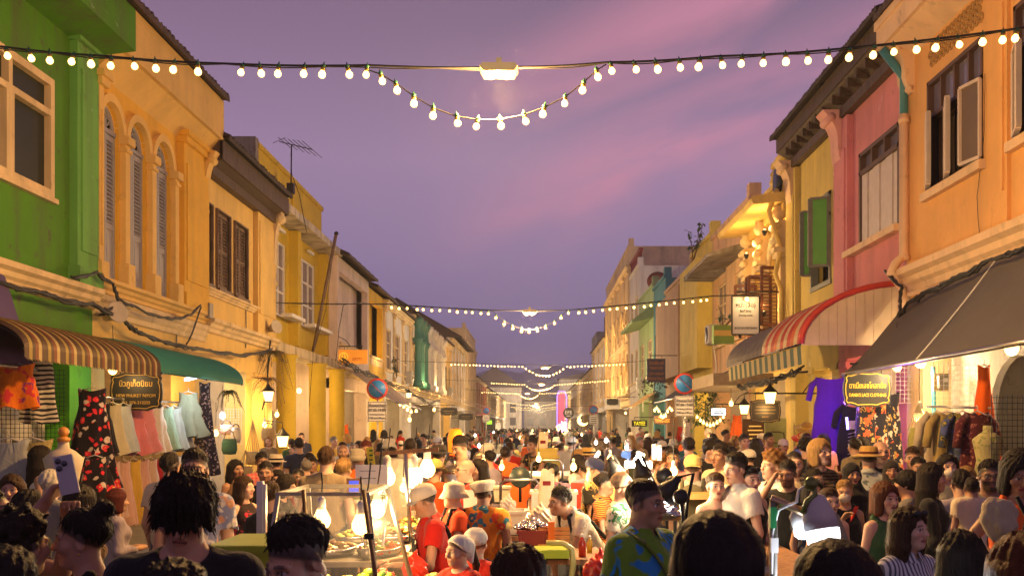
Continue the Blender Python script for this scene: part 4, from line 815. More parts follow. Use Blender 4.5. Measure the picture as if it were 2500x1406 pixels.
# parking signs
def parking_sign(u, v, y, label, letters=True):
    c = P(u, v, y); r = thing('no_parking_sign', label, 'road sign', (c.x, y, 0), 'no parking signs'); q = MB(); q.lathe([(.3, -.012), (.3, .012)], c, 28, Matrix.Rotation(R(90), 3, 'X')); q.build('disc', mat('sign_red', (.62, .05, .025), .5, var=.05), r)
    q = MB(); q.lathe([(.245, -.004), (.245, .004)], c+Vector((0, -.016, 0)), 28, Matrix.Rotation(R(90), 3, 'X')); q.build('blue_face', mat('sign_blue', (.03, .22, .62), .45, var=.05), r)
    q = MB(); q.bar(c+Vector((-.19, -.022, .19)), c+Vector((.19, -.022, -.19)), .055, .01); q.build('slash', mat('sign_red', (0, 0, 0)), r)
    d = c+Vector((0, -.01, -.64)); q = MB(); q.obox(d, .54, .02, .58); q.build('plate', mat('sign_white', (.7, .7, .7)), r)
    q = MB()
    for a, b in (((-.25, -.27), (.25, -.27)), ((.25, -.27), (.25, .27)), ((.25, .27), (-.25, .27)), ((-.25, .27), (-.25, -.27))): q.bar(d+Vector((a[0], -.012, a[1])), d+Vector((b[0], -.012, b[1])), .012)
    q.build('plate_border', M_signblk, r)
    if letters:
        ev = 'ห้ามจอดวันคู่' if u < 1300 else 'ห้ามจอดวันคี่'; en = 'No Parking Even Days' if u < 1300 else 'No Parking Odd Days'
        for t, dz, s, w in ((ev, .165, .13, .44), ('07.00-19.00', .04, .12, .46), (en, -.085, .06, .42), ('7.00 am-7.00 pm', -.19, .08, .44)): text(t, s, d+Vector((0, -.018, dz)), M_signblk, r, w)
    else:
        q = MB()
        for dz in (.15, .03, -.09, -.2): q.obox(d+Vector((0, -.015, dz)), .4, .01, .05)
        q.build('lettering', M_signblk, r)
    q = MB(); q.tube([(c.x, y+.05, 0), (c.x, y+.05, c.z+.3)], .03, 8); q.build('post', M_steel, r); place_children(r)
parking_sign(921, 949, 29, 'no parking sign for even days in front of the pink house')
parking_sign(1671, 936, 29, 'no parking sign for odd days by the plants on the right')
parking_sign(1449, 1000, 66, 'far no parking sign next to the moon shaped lamp', False)
parking_sign(1187, 1002, 82, 'far no parking sign on the left, above the green lit sign', False)
# ================================================================== awnings
def barrel(fc, y0, y1, z0, z1, d1, label, ms, rib=.11, scallop=0, ends=None, mend=None, n=14):
    r = thing('awning', label, 'awning', fc.p((y0+y1)/2, z0, 0)); k = max(1, int((y1-y0)/rib)); mb = MB()
    for i in range(k):
        mb.m = i % len(ms); a = y0+(y1-y0)*i/k; b = y0+(y1-y0)*(i+1)/k
        prof = []
        for j in range(n+1):
            t = math.pi/2*j/n; prof.append((d1*math.sin(t), z0+(z1-z0)*math.cos(t)))
        if scallop: prof.append((d1, z0-scallop))
        for j in range(len(prof)-1):
            for (p, q_, o0, o1) in ((a, (a+b)/2, 0, .035), ((a+b)/2, b, .035, 0)):
                (dd0, zz0), (dd1, zz1) = prof[j], prof[j+1]; last = scallop and j == len(prof)-2
                mb.quad(fc.p(p, zz0+o0, dd0+o0), fc.p(q_, zz0+o1, dd0+o1), fc.p(q_, zz1+(o1-.02 if last and o1 else o1) + (.06 if last and not o1 else 0), dd1+o1), fc.p(p, zz1+(.06 if last and not o0 else o0), dd1+o0))
    mb.build('canopy', ms, r)
    q = MB()
    for y in (y0+.05, (y0+y1)/2, y1-.05): q.tube([fc.p(y, z0+(z1-z0)*math.cos(math.pi/2*j/8)-.03, d1*math.sin(math.pi/2*j/8)) for j in range(9)], .016, 5)
    q.tube([fc.p(y0, z0, d1-.02), fc.p(y1, z0, d1-.02)], .018, 6); q.build('frame', M_blackm, r)
    if mend:
        q = MB(); q.m = 0; K = 12
        for j in range(K):
            x0, x1 = d1*j/K, d1*(j+1)/K; f = lambda x: z0+(z1-z0)*math.sqrt(max(0, 1-(x/d1)**2)); q.m = 0
            q.quad(fc.p(y0+.01-.012*(j % 2), z0-.03, x0), fc.p(y0+.01-.012*(j % 2), z0-.03, x1), fc.p(y0+.01-.012*(j % 2), f(x1), x1), fc.p(y0+.01-.012*(j % 2), f(x0), x0))
        q.m = 1; q.tube([fc.p(y0, z0+(z1-z0)*math.cos(math.pi/2*j/12), d1*math.sin(math.pi/2*j/12)) for j in range(13)], .05, 8); q.build('end_panel', mend, r)
    place_children(r); return r
S = lambda n, c: mat(n, c, .5, .1, .25, 5)
barrel(LF, 11.6, 15.75, 2.88, 3.32, 1.2, 'scalloped sheet awning in thin brown, red and yellow stripes on the green house', [S('aw_brown', (.07, .035, .02)), S('aw_yellow', (.30, .22, .05)), S('aw_brown', (0, 0, 0)), S('aw_red', (.17, .05, .02)), S('aw_cream', (.40, .31, .13)), S('aw_brown', (0, 0, 0))], .075, .15)
barrel(LF, 15.8, 20.2, 2.83, 3.35, 1.2, 'teal ribbed awning over the dress rack', [mat('aw_teal', (.05, .27, .20), .35, .1, .15)], .13, .04)
barrel(RF, 16.45, 19.3, 3.33, 4.3, 1.75, 'rounded awning in broad red, cream and orange stripes with fluted end', [S('aw2_red', (.55, .05, .03)), S('aw2_cream', (.66, .48, .25)), S('aw2_orange', (.62, .14, .04)), S('aw2_red', (0, 0, 0)), S('aw2_cream', (0, 0, 0))], .22, .03, mend=[mat('aw_end_cream', (.62, .50, .33), .5, 0, .2, 3), S('aw2_red', (0, 0, 0))])
barrel(RF, 19.35, 22.8, 3.33, 4.2, 1.75, 'grey corrugated rounded awning next to the striped one', [mat('aw_grey', (.27, .24, .20), .5, .3, .3)], .12, .03)
# striped green valance under the grey awning
r = thing('valance', 'green and cream striped cloth valance hanging below the rounded awnings', 'valance', RF.p(20, 3.2, 1.7)); mb = MB()
for i in range(26): a = 16.6+i*.24; mb.m = i % 2; mb.quad(RF.p(a, 3.3, 1.72), RF.p(a+.24, 3.3, 1.72), RF.p(a+.24, 3.0, 1.70), RF.p(a, 3.0, 1.70))
mb.build('cloth', [pattern('val_green', 'plain', (.05, .10, .06), []), pattern('val_cream', 'plain', (.55, .42, .15), [])], r); place_children(r)
# tarpaulins
def tarp(label, A, B, C, D, m, seams=(), sag=.06, name='tarpaulin', rail=True):
    r = thing(name, label, 'awning', ((A[0]+C[0])/2, (A[1]+C[1])/2, min(A[2], C[2]))); A, B, C, D = map(Vector, (A, B, C, D)); mb = MB()
    mb.grid(lambda u, v: A.lerp(B, u).lerp(D.lerp(C, u), v) + Vector((0, 0, -sag*math.sin(math.pi*v)*(.7+.3*math.sin(u*9)) + .012*math.sin(u*31+v*7))), 40, 10); mb.build('sheet', m, r)
    q = MB()
    for s_ in seams: q.tube([A.lerp(B, s_).lerp(D.lerp(C, s_), k/10)+Vector((0, 0, .012-sag*math.sin(math.pi*k/10)*(.7+.3*math.sin(s_*9)))) for k in range(11)], .013, 5)
    if seams: q.build('seam', M_white, r)
    if rail: q = MB(); q.tube([D, C], .03, 8); q.build('rail', M_steel, r)
    place_children(r); return r
tarp('big dark grey tarpaulin sloping from the peach house over its shopfront', (5.9, 16.2, 4.0), (5.9, 8.8, 4.35), (4.84, 8.8, 2.84), (4.84, 16.2, 2.81), mat('grey_tarp', (.10, .09, .085), .7, 0, .12, 3), (.42,))
tarp('steep purple tarpaulin at the left edge by the scalloped awning', (-6.75, 13.0, 3.9), (-6.7, 10.4, 3.9), (-6.33, 10.4, 2.72), (-6.36, 13.0, 2.72), mat('purple_tarp', (.07, .035, .11), .45, 0, .12, 3), (), .03)
tarp('pale canvas awning with bulbs along its edge below the pink house', (-6.9, 37, 4.1), (-6.9, 46, 4.1), (-5.2, 46, 2.75), (-5.2, 37, 2.9), mat('cream_tarp', (.55, .42, .28), .7, 0, .15), (), .05)
tarp('dark canvas awning over the shops right of the odd day sign', (5.9, 31, 3.7), (5.9, 40, 3.7), (4.6, 40, 2.9), (4.6, 31, 2.95), mat('charcoal_tarp', (.06, .055, .06), .7), (), .04)
tarp('yellow striped canvas awning far along the right row', (5.9, 50, 3.7), (5.9, 55, 3.7), (4.7, 55, 2.9), (4.7, 50, 2.9), pattern('yellow_stripe_canvas', 'stripe', (.65, .42, .1), [(.35, .12, .03)], 2.2), (), .04)
r = thing('canopy', 'flat wooden canopy board over the lit shop beside the ornate house', 'canopy', RF.p(28, 3, .8)); mb = MB(); mb.fbox(RF, 25.5, 31, 3.02, 3.32, .1, 1.6); mb.build('board', mat('weathered_board', (.36, .28, .18), .8, 0, .3), r); place_children(r)
# ================================================================== cables, antenna, poles, horns, plants
def cables(fc, px, d, label, n=5, spread=.05, r=.014, loops=0):
    root = thing('cable_bundle', label, 'cables', fc.p(fc.y(px[0][0], d), fc.z(px[0][0], px[0][1], d), d))
    base = [Vector(fc.p(fc.y(u, d), fc.z(u, v, d), d)) for u, v in px]; mb = MB(); rg = random.Random(len(px)*7+n)
    for k in range(n):
        pts = []
        for a, b in zip(base, base[1:]):
            for i in range(5): pts.append(a.lerp(b, i/5)+Vector((rg.uniform(-1, 1), rg.uniform(-1, 1), rg.uniform(-1, 1)))*spread*(.4 if n > 3 else .2) + Vector((0, 0, -.06*math.sin(math.pi*i/5)*rg.random())))
        pts.append(base[-1]); mb.tube(pts, r*rg.uniform(.6, 1.2), 5)
    mb.build('cable', M_cable, root); place_children(root)
cables(LF, [(-120, 650), (0, 688), (110, 716), (225, 742), (290, 770), (340, 812), (420, 838), (500, 852), (560, 862), (625, 864), (665, 850)], .3, 'thick black cable bundle sagging along the green and orange houses', 7, .07, .018)
cables(LF, [(175, 676), (235, 664), (275, 690), (290, 730), (330, 748), (400, 775), (450, 775), (490, 745)], .3, 'thinner black cables looping below the arched windows to a grey box', 4, .04, .018)
cables(LF, [(280, 700), (288, 735), (265, 755), (232, 742)], .3, 'loose coil of black cable hanging by the green column', 3, .05, .015); cables(LF, [(490, 750), (470, 810), (455, 840)], .28, 'short drop of black cable below the grey box', 2, .03, .015)
cables(RF, [(2640, 560), (2500, 606), (2420, 632), (2330, 680), (2260, 712), (2215, 740), (2195, 770), (2200, 700), (2160, 660)], .35, 'black cable bundle above the grey tarpaulin', 6, .06, .016)
cables(RF, [(2405, 180), (2403, 330), (2385, 480), (2390, 560), (2400, 612)], .03, 'single thin wire hanging down the peach wall', 1, .01, .007)
cables(LF, [(835, 880), (880, 905), (940, 930), (985, 950), (1050, 985), (1075, 975)], .6, 'tangle of far black cables below the green columns', 6, .25, .02); cables(RF, [(1960, 900), (1900, 920), (1850, 935), (1800, 945)], .9, 'tangled black cables under the grey rounded awning', 7, .2, .02)
cables(LF, [(660, 830), (655, 890), (650, 960), (640, 1000)], .2, 'black cables dropping beside the hanging fern', 3, .06, .016); cables(LF, [(820, 880), (828, 800), (838, 745), (870, 738), (955, 744)], .15, 'feed cable rising to the second bulb string', 1, .02, .02)
r = thing('meter_box', 'grey junction box fixed on the orange house', 'box', P(495, 752, 21)); mb = MB(); mb.obox(LF.p(21.3, 4.4, .15), .18, .24, .3); mb.build('case', mat('grey_box', (.3, .27, .22), .6), r); place_children(r)
for u, v, y, lb in ((647, 801, 26.2, 'cream horn loudspeaker at the corner of the ochre house'), (245, 768, 16.3, 'cream horn loudspeaker beside the green column')):
    c = P(u, v, y); c.x = -6.75; r = thing('loudspeaker', lb, 'loudspeaker', c); mb = MB(); M = Matrix.Rotation(R(75), 3, 'Y') @ Matrix.Rotation(R(35), 3, 'X'); mb.lathe([(.06, -.2), (.08, -.05), (.17, .14), (.18, .16), (.15, .15)], c, 14, M); mb.build('horn', mat('horn_cream', (.55, .48, .36), .5), r); q = MB(); q.tube([c, (XL, c.y, c.z)], .02, 6); q.build('bracket', M_blackm, r); place_children(r)
c = P(710, 452, 29.5); r = thing('tv_antenna', 'television aerial on the mustard house roof', 'antenna', c); mb = MB(); mb.tube([c+Vector((0, 0, -.4)), c+Vector((.02, 0, 1.15))], .022, 6); a = c+Vector((-.33, 0, 1.25)); b = c+Vector((.62, 0, 1.02)); mb.tube([a, b], .014, 5)
for k in range(7): p = a.lerp(b, k/6); L = .22+.03*k; mb.tube([p+Vector((-L*.5, -L, L*.35)), p+Vector((L*.5, L, -L*.35))] if k else [p+Vector((-.1, -.3, -.12)), p+Vector((.1, .3, .2))], .009, 4)
mb.tube([c+Vector((0, 0, .9)), c+Vector((.03, 0, .3)), c+Vector((.25, 0, -.3)), c+Vector((.5, -.2, -1.4))], .012, 4); mb.build('aerial', M_blackm, r); q = MB(); q.obox(c+Vector((0, 0, -.1)), .2, .2, .28); q.build('clamp_box', M_blackm, r); place_children(r)
r = thing('flag_pole', 'slanted brown flag pole on the mustard balcony', 'pole', (-6.88, 31.6, 4.27)); mb = MB(); mb.tube([(-6.9, 31.6, 4.3), (-6.19, 31.6, 7.9)], .05, 8); mb.build('pole', M_oldwood, r); q = MB(); q.lathe([(.06, 0), (.075, .05), (.03, .1)], (-6.18, 31.6, 7.9), 8); q.build('cap', M_blackm, r); q = MB(); q.tube([(-6.25, 31.6, 7.6), (-6.5, 31.6, 5.6), (-6.9, 31.6, 4.2), (-6.95, 31.3, 2.6)], .01, 4); q.build('rope', M_cable, r); place_children(r)
# plants
def leaf_mesh(mb, c, d, L, w, up=None):
    c, d = Vector(c), Vector(d).normalized(); s = d.cross(up or Vector((0, 0, 1)));
    if s.length < 1e-3: s = Vector((1, 0, 0))
    s.normalize(); m_ = c+d*L*.5; mb.quad(c, m_+s*w*.5, c+d*L+Vector((0, 0, -L*.15)), m_-s*w*.5)
M_leaf = mat('leaf', (.06, .11, .03), .55, 0, .4, 9); M_dryleaf = mat('fern_dry', (.16, .10, .03), .7, 0, .4, 9)
def plant(c, label, kind='bush', n=160, s=.5, m=None, seed=1, name='plant', cat='plant'):
    c = Vector(c); rg = random.Random(seed); r = thing(name, label, cat, c); mb = MB(); st = MB()
    if kind == 'fern':
        for k in range(n):
            a = rg.uniform(0, 6.28); L = s*rg.uniform(.5, 1.1); d0 = Vector((math.cos(a), math.sin(a), .5)); pts = [c+d0*L*t*.6+Vector((0, 0, -L*t*t*rg.uniform(.6, 1.3))) for t in (0, .25, .5, .75, 1)]
            st.tube(pts, .006, 3)
            for i in range(22):
                t = i/22; p = pts[min(3, int(t*4))].lerp(pts[min(4, int(t*4)+1)], t*4-int(t*4)); leaf_mesh(mb, p, (rg.uniform(-1, 1), rg.uniform(-1, 1), -.5), .09*(1.2-t), .022)
    elif kind == 'sapling':
        for k in range(3):
            tip = c+Vector((rg.uniform(-.4, .4), rg.uniform(-.3, .3), s*rg.uniform(.6, 1))); st.tube([c, c.lerp(tip, .5)+Vector((.05, 0, 0)), tip], [.025, .018, .008], 5)
            for i in range(n//3): t = rg.uniform(.35, 1.05); p = c.lerp(tip, t); leaf_mesh(mb, p, (rg.uniform(-1, 1), rg.uniform(-1, 1), rg.uniform(-1.2, .2)), .2, .10)
    else:
        for k in range(n):
            a = rg.uniform(0, 6.28); e = rg.uniform(-.1, 1.4); rad = s*rg.random()**.4; p = c+Vector((rad*math.cos(a)*math.cos(e), rad*math.sin(a)*math.cos(e), rad*math.sin(e)*1.6)); leaf_mesh(mb, p, (rg.uniform(-1, 1), rg.uniform(-1, 1), rg.uniform(-.6, 1)), s*.28, s*.12)
        st.tube([c+Vector((0, 0, -.2)), c+Vector((0, 0, s))], .02, 5)
    mb.build('foliage', m or M_leaf, r); st.build('stem', M_oldwood, r); place_children(r)
plant(LF.p(25.9, 3.9, .35), 'dry brown fern hanging from the cables by the yellow columns', 'fern', 26, 1.0, mat('fern_mix', (.13, .11, .03), .7, 0, .5, 8), 3, 'hanging_fern'); plant(LF.p(25.6, 3.2, .3), 'lower wisp of hanging fern above the straw bags', 'fern', 16, 1.1, M_dryleaf, 5, 'hanging_fern'); plant(LF.p(21.6, 2.75, .5), 'green trailing fern under the teal awning end', 'fern', 12, .55, M_leaf, 8, 'hanging_fern')
plant(P(1692, 640, 37), 'leafy sapling sprouting from the yellow panel house roof', 'sapling', 60, 1.4, None, 4, 'sapling'); plant(RF.p(19.9, 4.45, .3), 'dry weeds growing above the striped awning', 'fern', 12, .4, mat('weed_dark', (.05, .045, .02), .8), 9, 'weeds')
plant(P(1722, 1035, 31), 'bushy green potted plant by the odd day parking sign', 'bush', 300, .7, None, 6, 'potted_plant'); plant(LF.p(49, 4.3, .3), 'small plant rooted in the cream wall ledge', 'sapling', 40, 1.1, None, 12, 'plant'); plant(RF.p(46, 3.4, .7), 'dark climbing leaves at the tan house', 'bush', 160, .8, mat('leaf_dark', (.03, .05, .02), .7, 0, .3), 14, 'climber'); plant(P(1765, 800, 26.5), 'cactus like potted plants on the green balcony box', 'sapling', 20, .6, mat('cactus_leaf', (.03, .09, .07), .6), 15, 'potted_plant')
r = thing('balcony_box', 'green box with a yellow band hung below the bookshop window', 'planter', P(1765, 815, 26)); c = P(1765, 817, 26); mb = MB(); mb.obox(c, .52, .3, .46); mb.build('panel', mat('box_green', (.16, .28, .05), .6), r); q = MB(); q.obox(c+Vector((0, -.155, .03)), .5, .01, .14); q.build('band', mat('box_yellow', (.6, .42, .1), .6), r); place_children(r)
c = P(1607, 688, 56); r = thing('satellite_dish', 'red satellite dish on the tall house terrace', 'satellite dish', c); mb = MB(); M = Matrix.Rotation(R(70), 3, 'X'); mb.lathe([(.01, -.2), (.35, -.14), (.6, 0), (.62, .01), (.34, -.1), (.01, -.16)], c, 18, M); mb.build('dish', mat('dish_red', (.3, .08, .05), .6), r); q = MB(); q.tube([c, c+Vector((0, .1, -1.2))], .04, 6); q.build('mast', M_blackm, r); place_children(r)
# lanterns and shop bulbs on the walls
def wall_lantern(c, label, pw, side, s=1.):
    c = Vector(c); r = thing('wall_lantern', label, 'lantern', c); mb = MB(); mb.lathe([(.02*s, .3*s), (.06*s, .24*s), (.16*s, .14*s), (.17*s, .12*s), (.02*s, .12*s)], c, 8); mb.lathe([(.09*s, -.14*s), (.09*s, -.11*s)], c, 8); mb.tube([c+Vector((0, 0, .28*s)), c+Vector((0, 0, .42*s)), c+Vector((side*.4, 0, .46*s))], .014, 5); mb.build('cap', M_blackm, r)
    q = MB(); q.lathe([(.085*s, -.11*s), (.13*s, .12*s)], c, 8); q.build('glass', emit('lantern_glass', (1, .62, .22), 4), r); lamp(c+Vector((0, 0, -.22*s)), pw, WARM, .08, r); place_children(r)
wall_lantern(P(655, 968, 24.5), 'white street lantern by the hanging fern', 60, -1); wall_lantern(P(803, 940, 36.2), 'iron lantern at the corner of the mustard house', 110, -1); wall_lantern(P(690, 1078, 24.6), 'glowing paper lantern tied to the yellow column', 40, -1, 1.1); wall_lantern(P(1880, 972, 21.2), 'unlit looking lantern above the dark script sign', 12, 1); wall_lantern(P(998, 965, 50), 'iron lantern below the cream house awning', 160, -1); wall_lantern(P(1817, 1000, 27), 'shaded lantern in the shop doorway of the ornate house', 60, 1)
def hang_bulb(c, label, pw, col=WARM2, s=1., drop=.5, cool=False, group=None, shade=None, bend=0):
    c = Vector(c); r = thing('hanging_bulb', label, 'light bulb', c, group); mb = MB(); mb.ball(c, .06*s, 12, (1, 1, 1.05)); mb.lathe([(.05*s, .03*s), (.03*s, .075*s)], c, 10); mb.build('glass', M_bulbc if cool else M_bulb, r)
    q = MB(); q.m = 0; q.lathe([(.028*s, .075*s), (.026*s, .14*s), (.01*s, .16*s)], c, 10); q.m = 1; q.tube([c+Vector((0, 0, .15*s)), c+Vector((bend*.5, .02, .15*s+drop*.5)), c+Vector((bend, 0, .15*s+drop))], .006, 4); q.build('socket', [M_white, M_cable], r)
    if pw: lamp(c+Vector((0, -.02, -.11*s)), pw*.25, COOL if cool else col, .06*s, r)
    place_children(r); return r
hang_bulb(P(543, 1015, 22), 'white hot bulb over the hanging straw bags', 40, cool=True); hang_bulb(P(527, 1057, 21.5), 'warm bulb below the white one at the bag shop', 30); hang_bulb(P(646, 1037, 24.2), 'bare bulb among the bags beside the yellow column', 50); hang_bulb(P(676, 1012, 27), 'small bulb left of the yellow column shop', 40)
hang_bulb(P(2245, 1016, 15), 'large bare bulb wired above the net bags on the right', 260, s=1.4); hang_bulb(P(2190, 895, 15.6), 'round bulb under the edge of the grey tarpaulin', 40, s=1.2); hang_bulb(P(275, 903, 15.4), 'bulb half hidden behind the black Thai sign', 45, s=1.1); hang_bulb(P(1000, 1024, 44), 'bulb hanging off the end of the pale awning', 160, s=1.3); hang_bulb(P(1000, 990, 44), 'bulb above another at the pale awning end', 30, s=1.2)
for i in range(9): hang_bulb(P(932+i*9, 955+i*6.3, 39+i*.8), 'small bulb in the row along the pale canvas awning', 150 if i % 2 else 0, s=1.0, drop=.1, group='bulbs along the pale canvas awning')
for i in range(9): hang_bulb(P(1598+5.3*i, 1000+(12 if i in (0, 8) else 0)+8*abs(4-i)*(-.3 if i in (3, 4, 5) else -.9)+18, 36.5), 'bulb in the heart of bulbs over the TING-LEE sign', 40 if i % 3 == 0 else 0, s=.75, drop=.08, group='heart of bulbs')
for i in range(9): hang_bulb(P(1702+8*i, 1018+20*math.sin(math.pi*i/8), 30), 'bulb in the small garland before the lit shop', 30 if i % 3 == 1 else 0, s=.65, drop=.05, group='garland of bulbs at the lit shop')
hang_bulb(P(1785, 985, 27.5), 'bulb in the lit shop entrance near the brown board', 40); hang_bulb(P(1060, 1000, 61.5), 'bulb beside the black far left sign', 40, s=1.6)
c = P(1425, 1024, 60); r = thing('moon_lamp', 'glowing crescent lamp far along the right row', 'lamp', c); mb = MB(); mb.tube([c+Vector((0.3*math.cos(a), 0, .3*math.sin(a))) for a in [R(110)+R(18)*k for k in range(13)]], [.015+.09*math.sin(math.pi*k/12) for k in range(13)], 8); mb.build('crescent', emit('moon_glow', (1, .7, .3), 1.3), r); lamp(c+Vector((0, -.5, -.2)), 120, WARM2, .2, r); place_children(r)
for u, v, y, lb in ((470, 922, 17.6, 'white fluorescent tube under the teal awning'), ):
    c = P(u, v, y); r = thing('tube_lamp', lb, 'tube light', c); mb = MB(); mb.obox(c, .06, .65, .05, Matrix.Rotation(R(8), 3, 'X')); mb.build('tube', emit('tube_white', (.9, .95, 1), 5), r); lamp(c+Vector((0, 0, -.1)), 45, COOL, .2, r); place_children(r)

def aircon(fc, y, z, label):
    c = Vector(fc.p(y, z, .25)); r = thing('air_conditioner', label, 'air conditioner', c); mb = MB(); mb.obox(c, .32, .85, .6); mb.build('case', mat('ac_grey', (.42, .38, .32), .6, 0, .15), r); q = MB(); q.lathe([(.24, -.01), (.25, .0), (.05, .012), (.05, .02)], c+Vector((fc.sg*.165, .1, 0)), 18, Matrix.Rotation(R(90), 3, 'Y')); q.build('fan_cover', M_blackm, r); q = MB()
    for dy in (-.3, .3): q.bar(c+Vector((-fc.sg*.25, dy, -.32)), c+Vector((fc.sg*.12, dy, -.32)), .035)
    q.build('bracket', M_steel, r); q = MB(); q.tube([c+Vector((-fc.sg*.1, .3, -.3)), c+Vector((-fc.sg*.2, .32, -.9)), c+Vector((-fc.sg*.2, .3, -1.6))], .025, 6); q.build('hose', M_white, r); place_children(r)
aircon(LF, 54.5, 4.6, 'air conditioner box on the cream house before the green columns'); aircon(LF, 80, 4.7, 'air conditioner box on the house with green shutters'); aircon(RF, 33.6, 5.0, 'air conditioner box on the faded peach house'); aircon(RF, 57, 4.4, 'air conditioner box on the pale green house')
for u, v0, v1, fc, lb in ((600, 745, 850, LF, 'thin conduit between the two left cornices'), (2075, 400, 690, RF, 'grey conduit on the pink wall beside its left pilaster'), (430, 790, 850, LF, 'short conduit under the orange cornice')):
    y = fc.y(u, .03); r = thing('conduit', lb, 'pipe', fc.p(y, fc.z(u, v1), .03)); mb = MB(); mb.tube([fc.p(y, fc.z(u, v0), .03), fc.p(y+.02, fc.z(u, (v0+v1)/2), .035), fc.p(y, fc.z(u, v1), .03)], .016, 6); mb.build('pipe', mat('conduit_grey', (.25, .22, .18), .6), r); q = MB(); q.obox(fc.p(y, fc.z(u, v0), .05), .08, .14, .16); q.build('junction', mat('conduit_grey', (0, 0, 0)), r); place_children(r)
# ================================================================== people: bodies as one smooth skinned surface each
def surf_nets(xs, ys, zs, D):
    S = D < 0
    a = [S[i:S.shape[0]-1+i, j:S.shape[1]-1+j, k:S.shape[2]-1+k] for i in (0, 1) for j in (0, 1) for k in (0, 1)]
    alln = a[0].copy(); anyn = a[0].copy()
    for q in a[1:]: alln &= q; anyn |= q
    act = anyn & ~alln; I, J, K = np.nonzero(act)
    if len(I) == 0: return np.zeros((0, 3)), np.zeros((0, 4), int)
    idx = -np.ones(act.shape, int); idx[I, J, K] = np.arange(len(I))
    acc = np.zeros((len(I), 3)); cnt = np.zeros(len(I))
    for ax in range(3):
        for p in (0, 1):
            for q in (0, 1):
                o0 = [0, 0, 0]; o1 = [0, 0, 0]; r = [k for k in range(3) if k != ax]
                o0[r[0]] = o1[r[0]] = p; o0[r[1]] = o1[r[1]] = q; o1[ax] = 1
                d0 = D[I+o0[0], J+o0[1], K+o0[2]]; d1 = D[I+o1[0], J+o1[1], K+o1[2]]
                m = (d0 < 0) != (d1 < 0); t = np.where(m, d0/np.where(m, d0-d1, 1), 0)
                A = np.stack([xs[I+o0[0]], ys[J+o0[1]], zs[K+o0[2]]], 1); B = np.stack([xs[I+o1[0]], ys[J+o1[1]], zs[K+o1[2]]], 1)
                acc[m] += (A + (B-A)*t[:, None])[m]; cnt[m] += 1
    V = acc/cnt[:, None]; fs = []
    for ax in range(3):
        n = D.shape; sl0 = [slice(None)]*3; sl1 = [slice(None)]*3; sl0[ax] = slice(0, n[ax]-1); sl1[ax] = slice(1, n[ax])
        b, c = [k for k in range(3) if k != ax]
        ch = S[tuple(sl0)] != S[tuple(sl1)]; m = np.nonzero(ch); m = np.stack(m, 1)
        m = m[(m[:, b] > 0) & (m[:, c] > 0) & (m[:, b] < n[b]-1) & (m[:, c] < n[c]-1)]
        if len(m) == 0: continue
        def g(db, dc): q = m.copy(); q[:, b] += db; q[:, c] += dc; return idx[q[:, 0], q[:, 1], q[:, 2]]
        quad = np.stack([g(-1, -1), g(0, -1), g(0, 0), g(-1, 0)], 1)
        fl = S[m[:, 0], m[:, 1], m[:, 2]]; fl = ~fl if ax != 1 else fl
        quad[fl] = quad[fl][:, ::-1]; fs.append(quad[(quad >= 0).all(1)])
    return V, np.concatenate(fs)
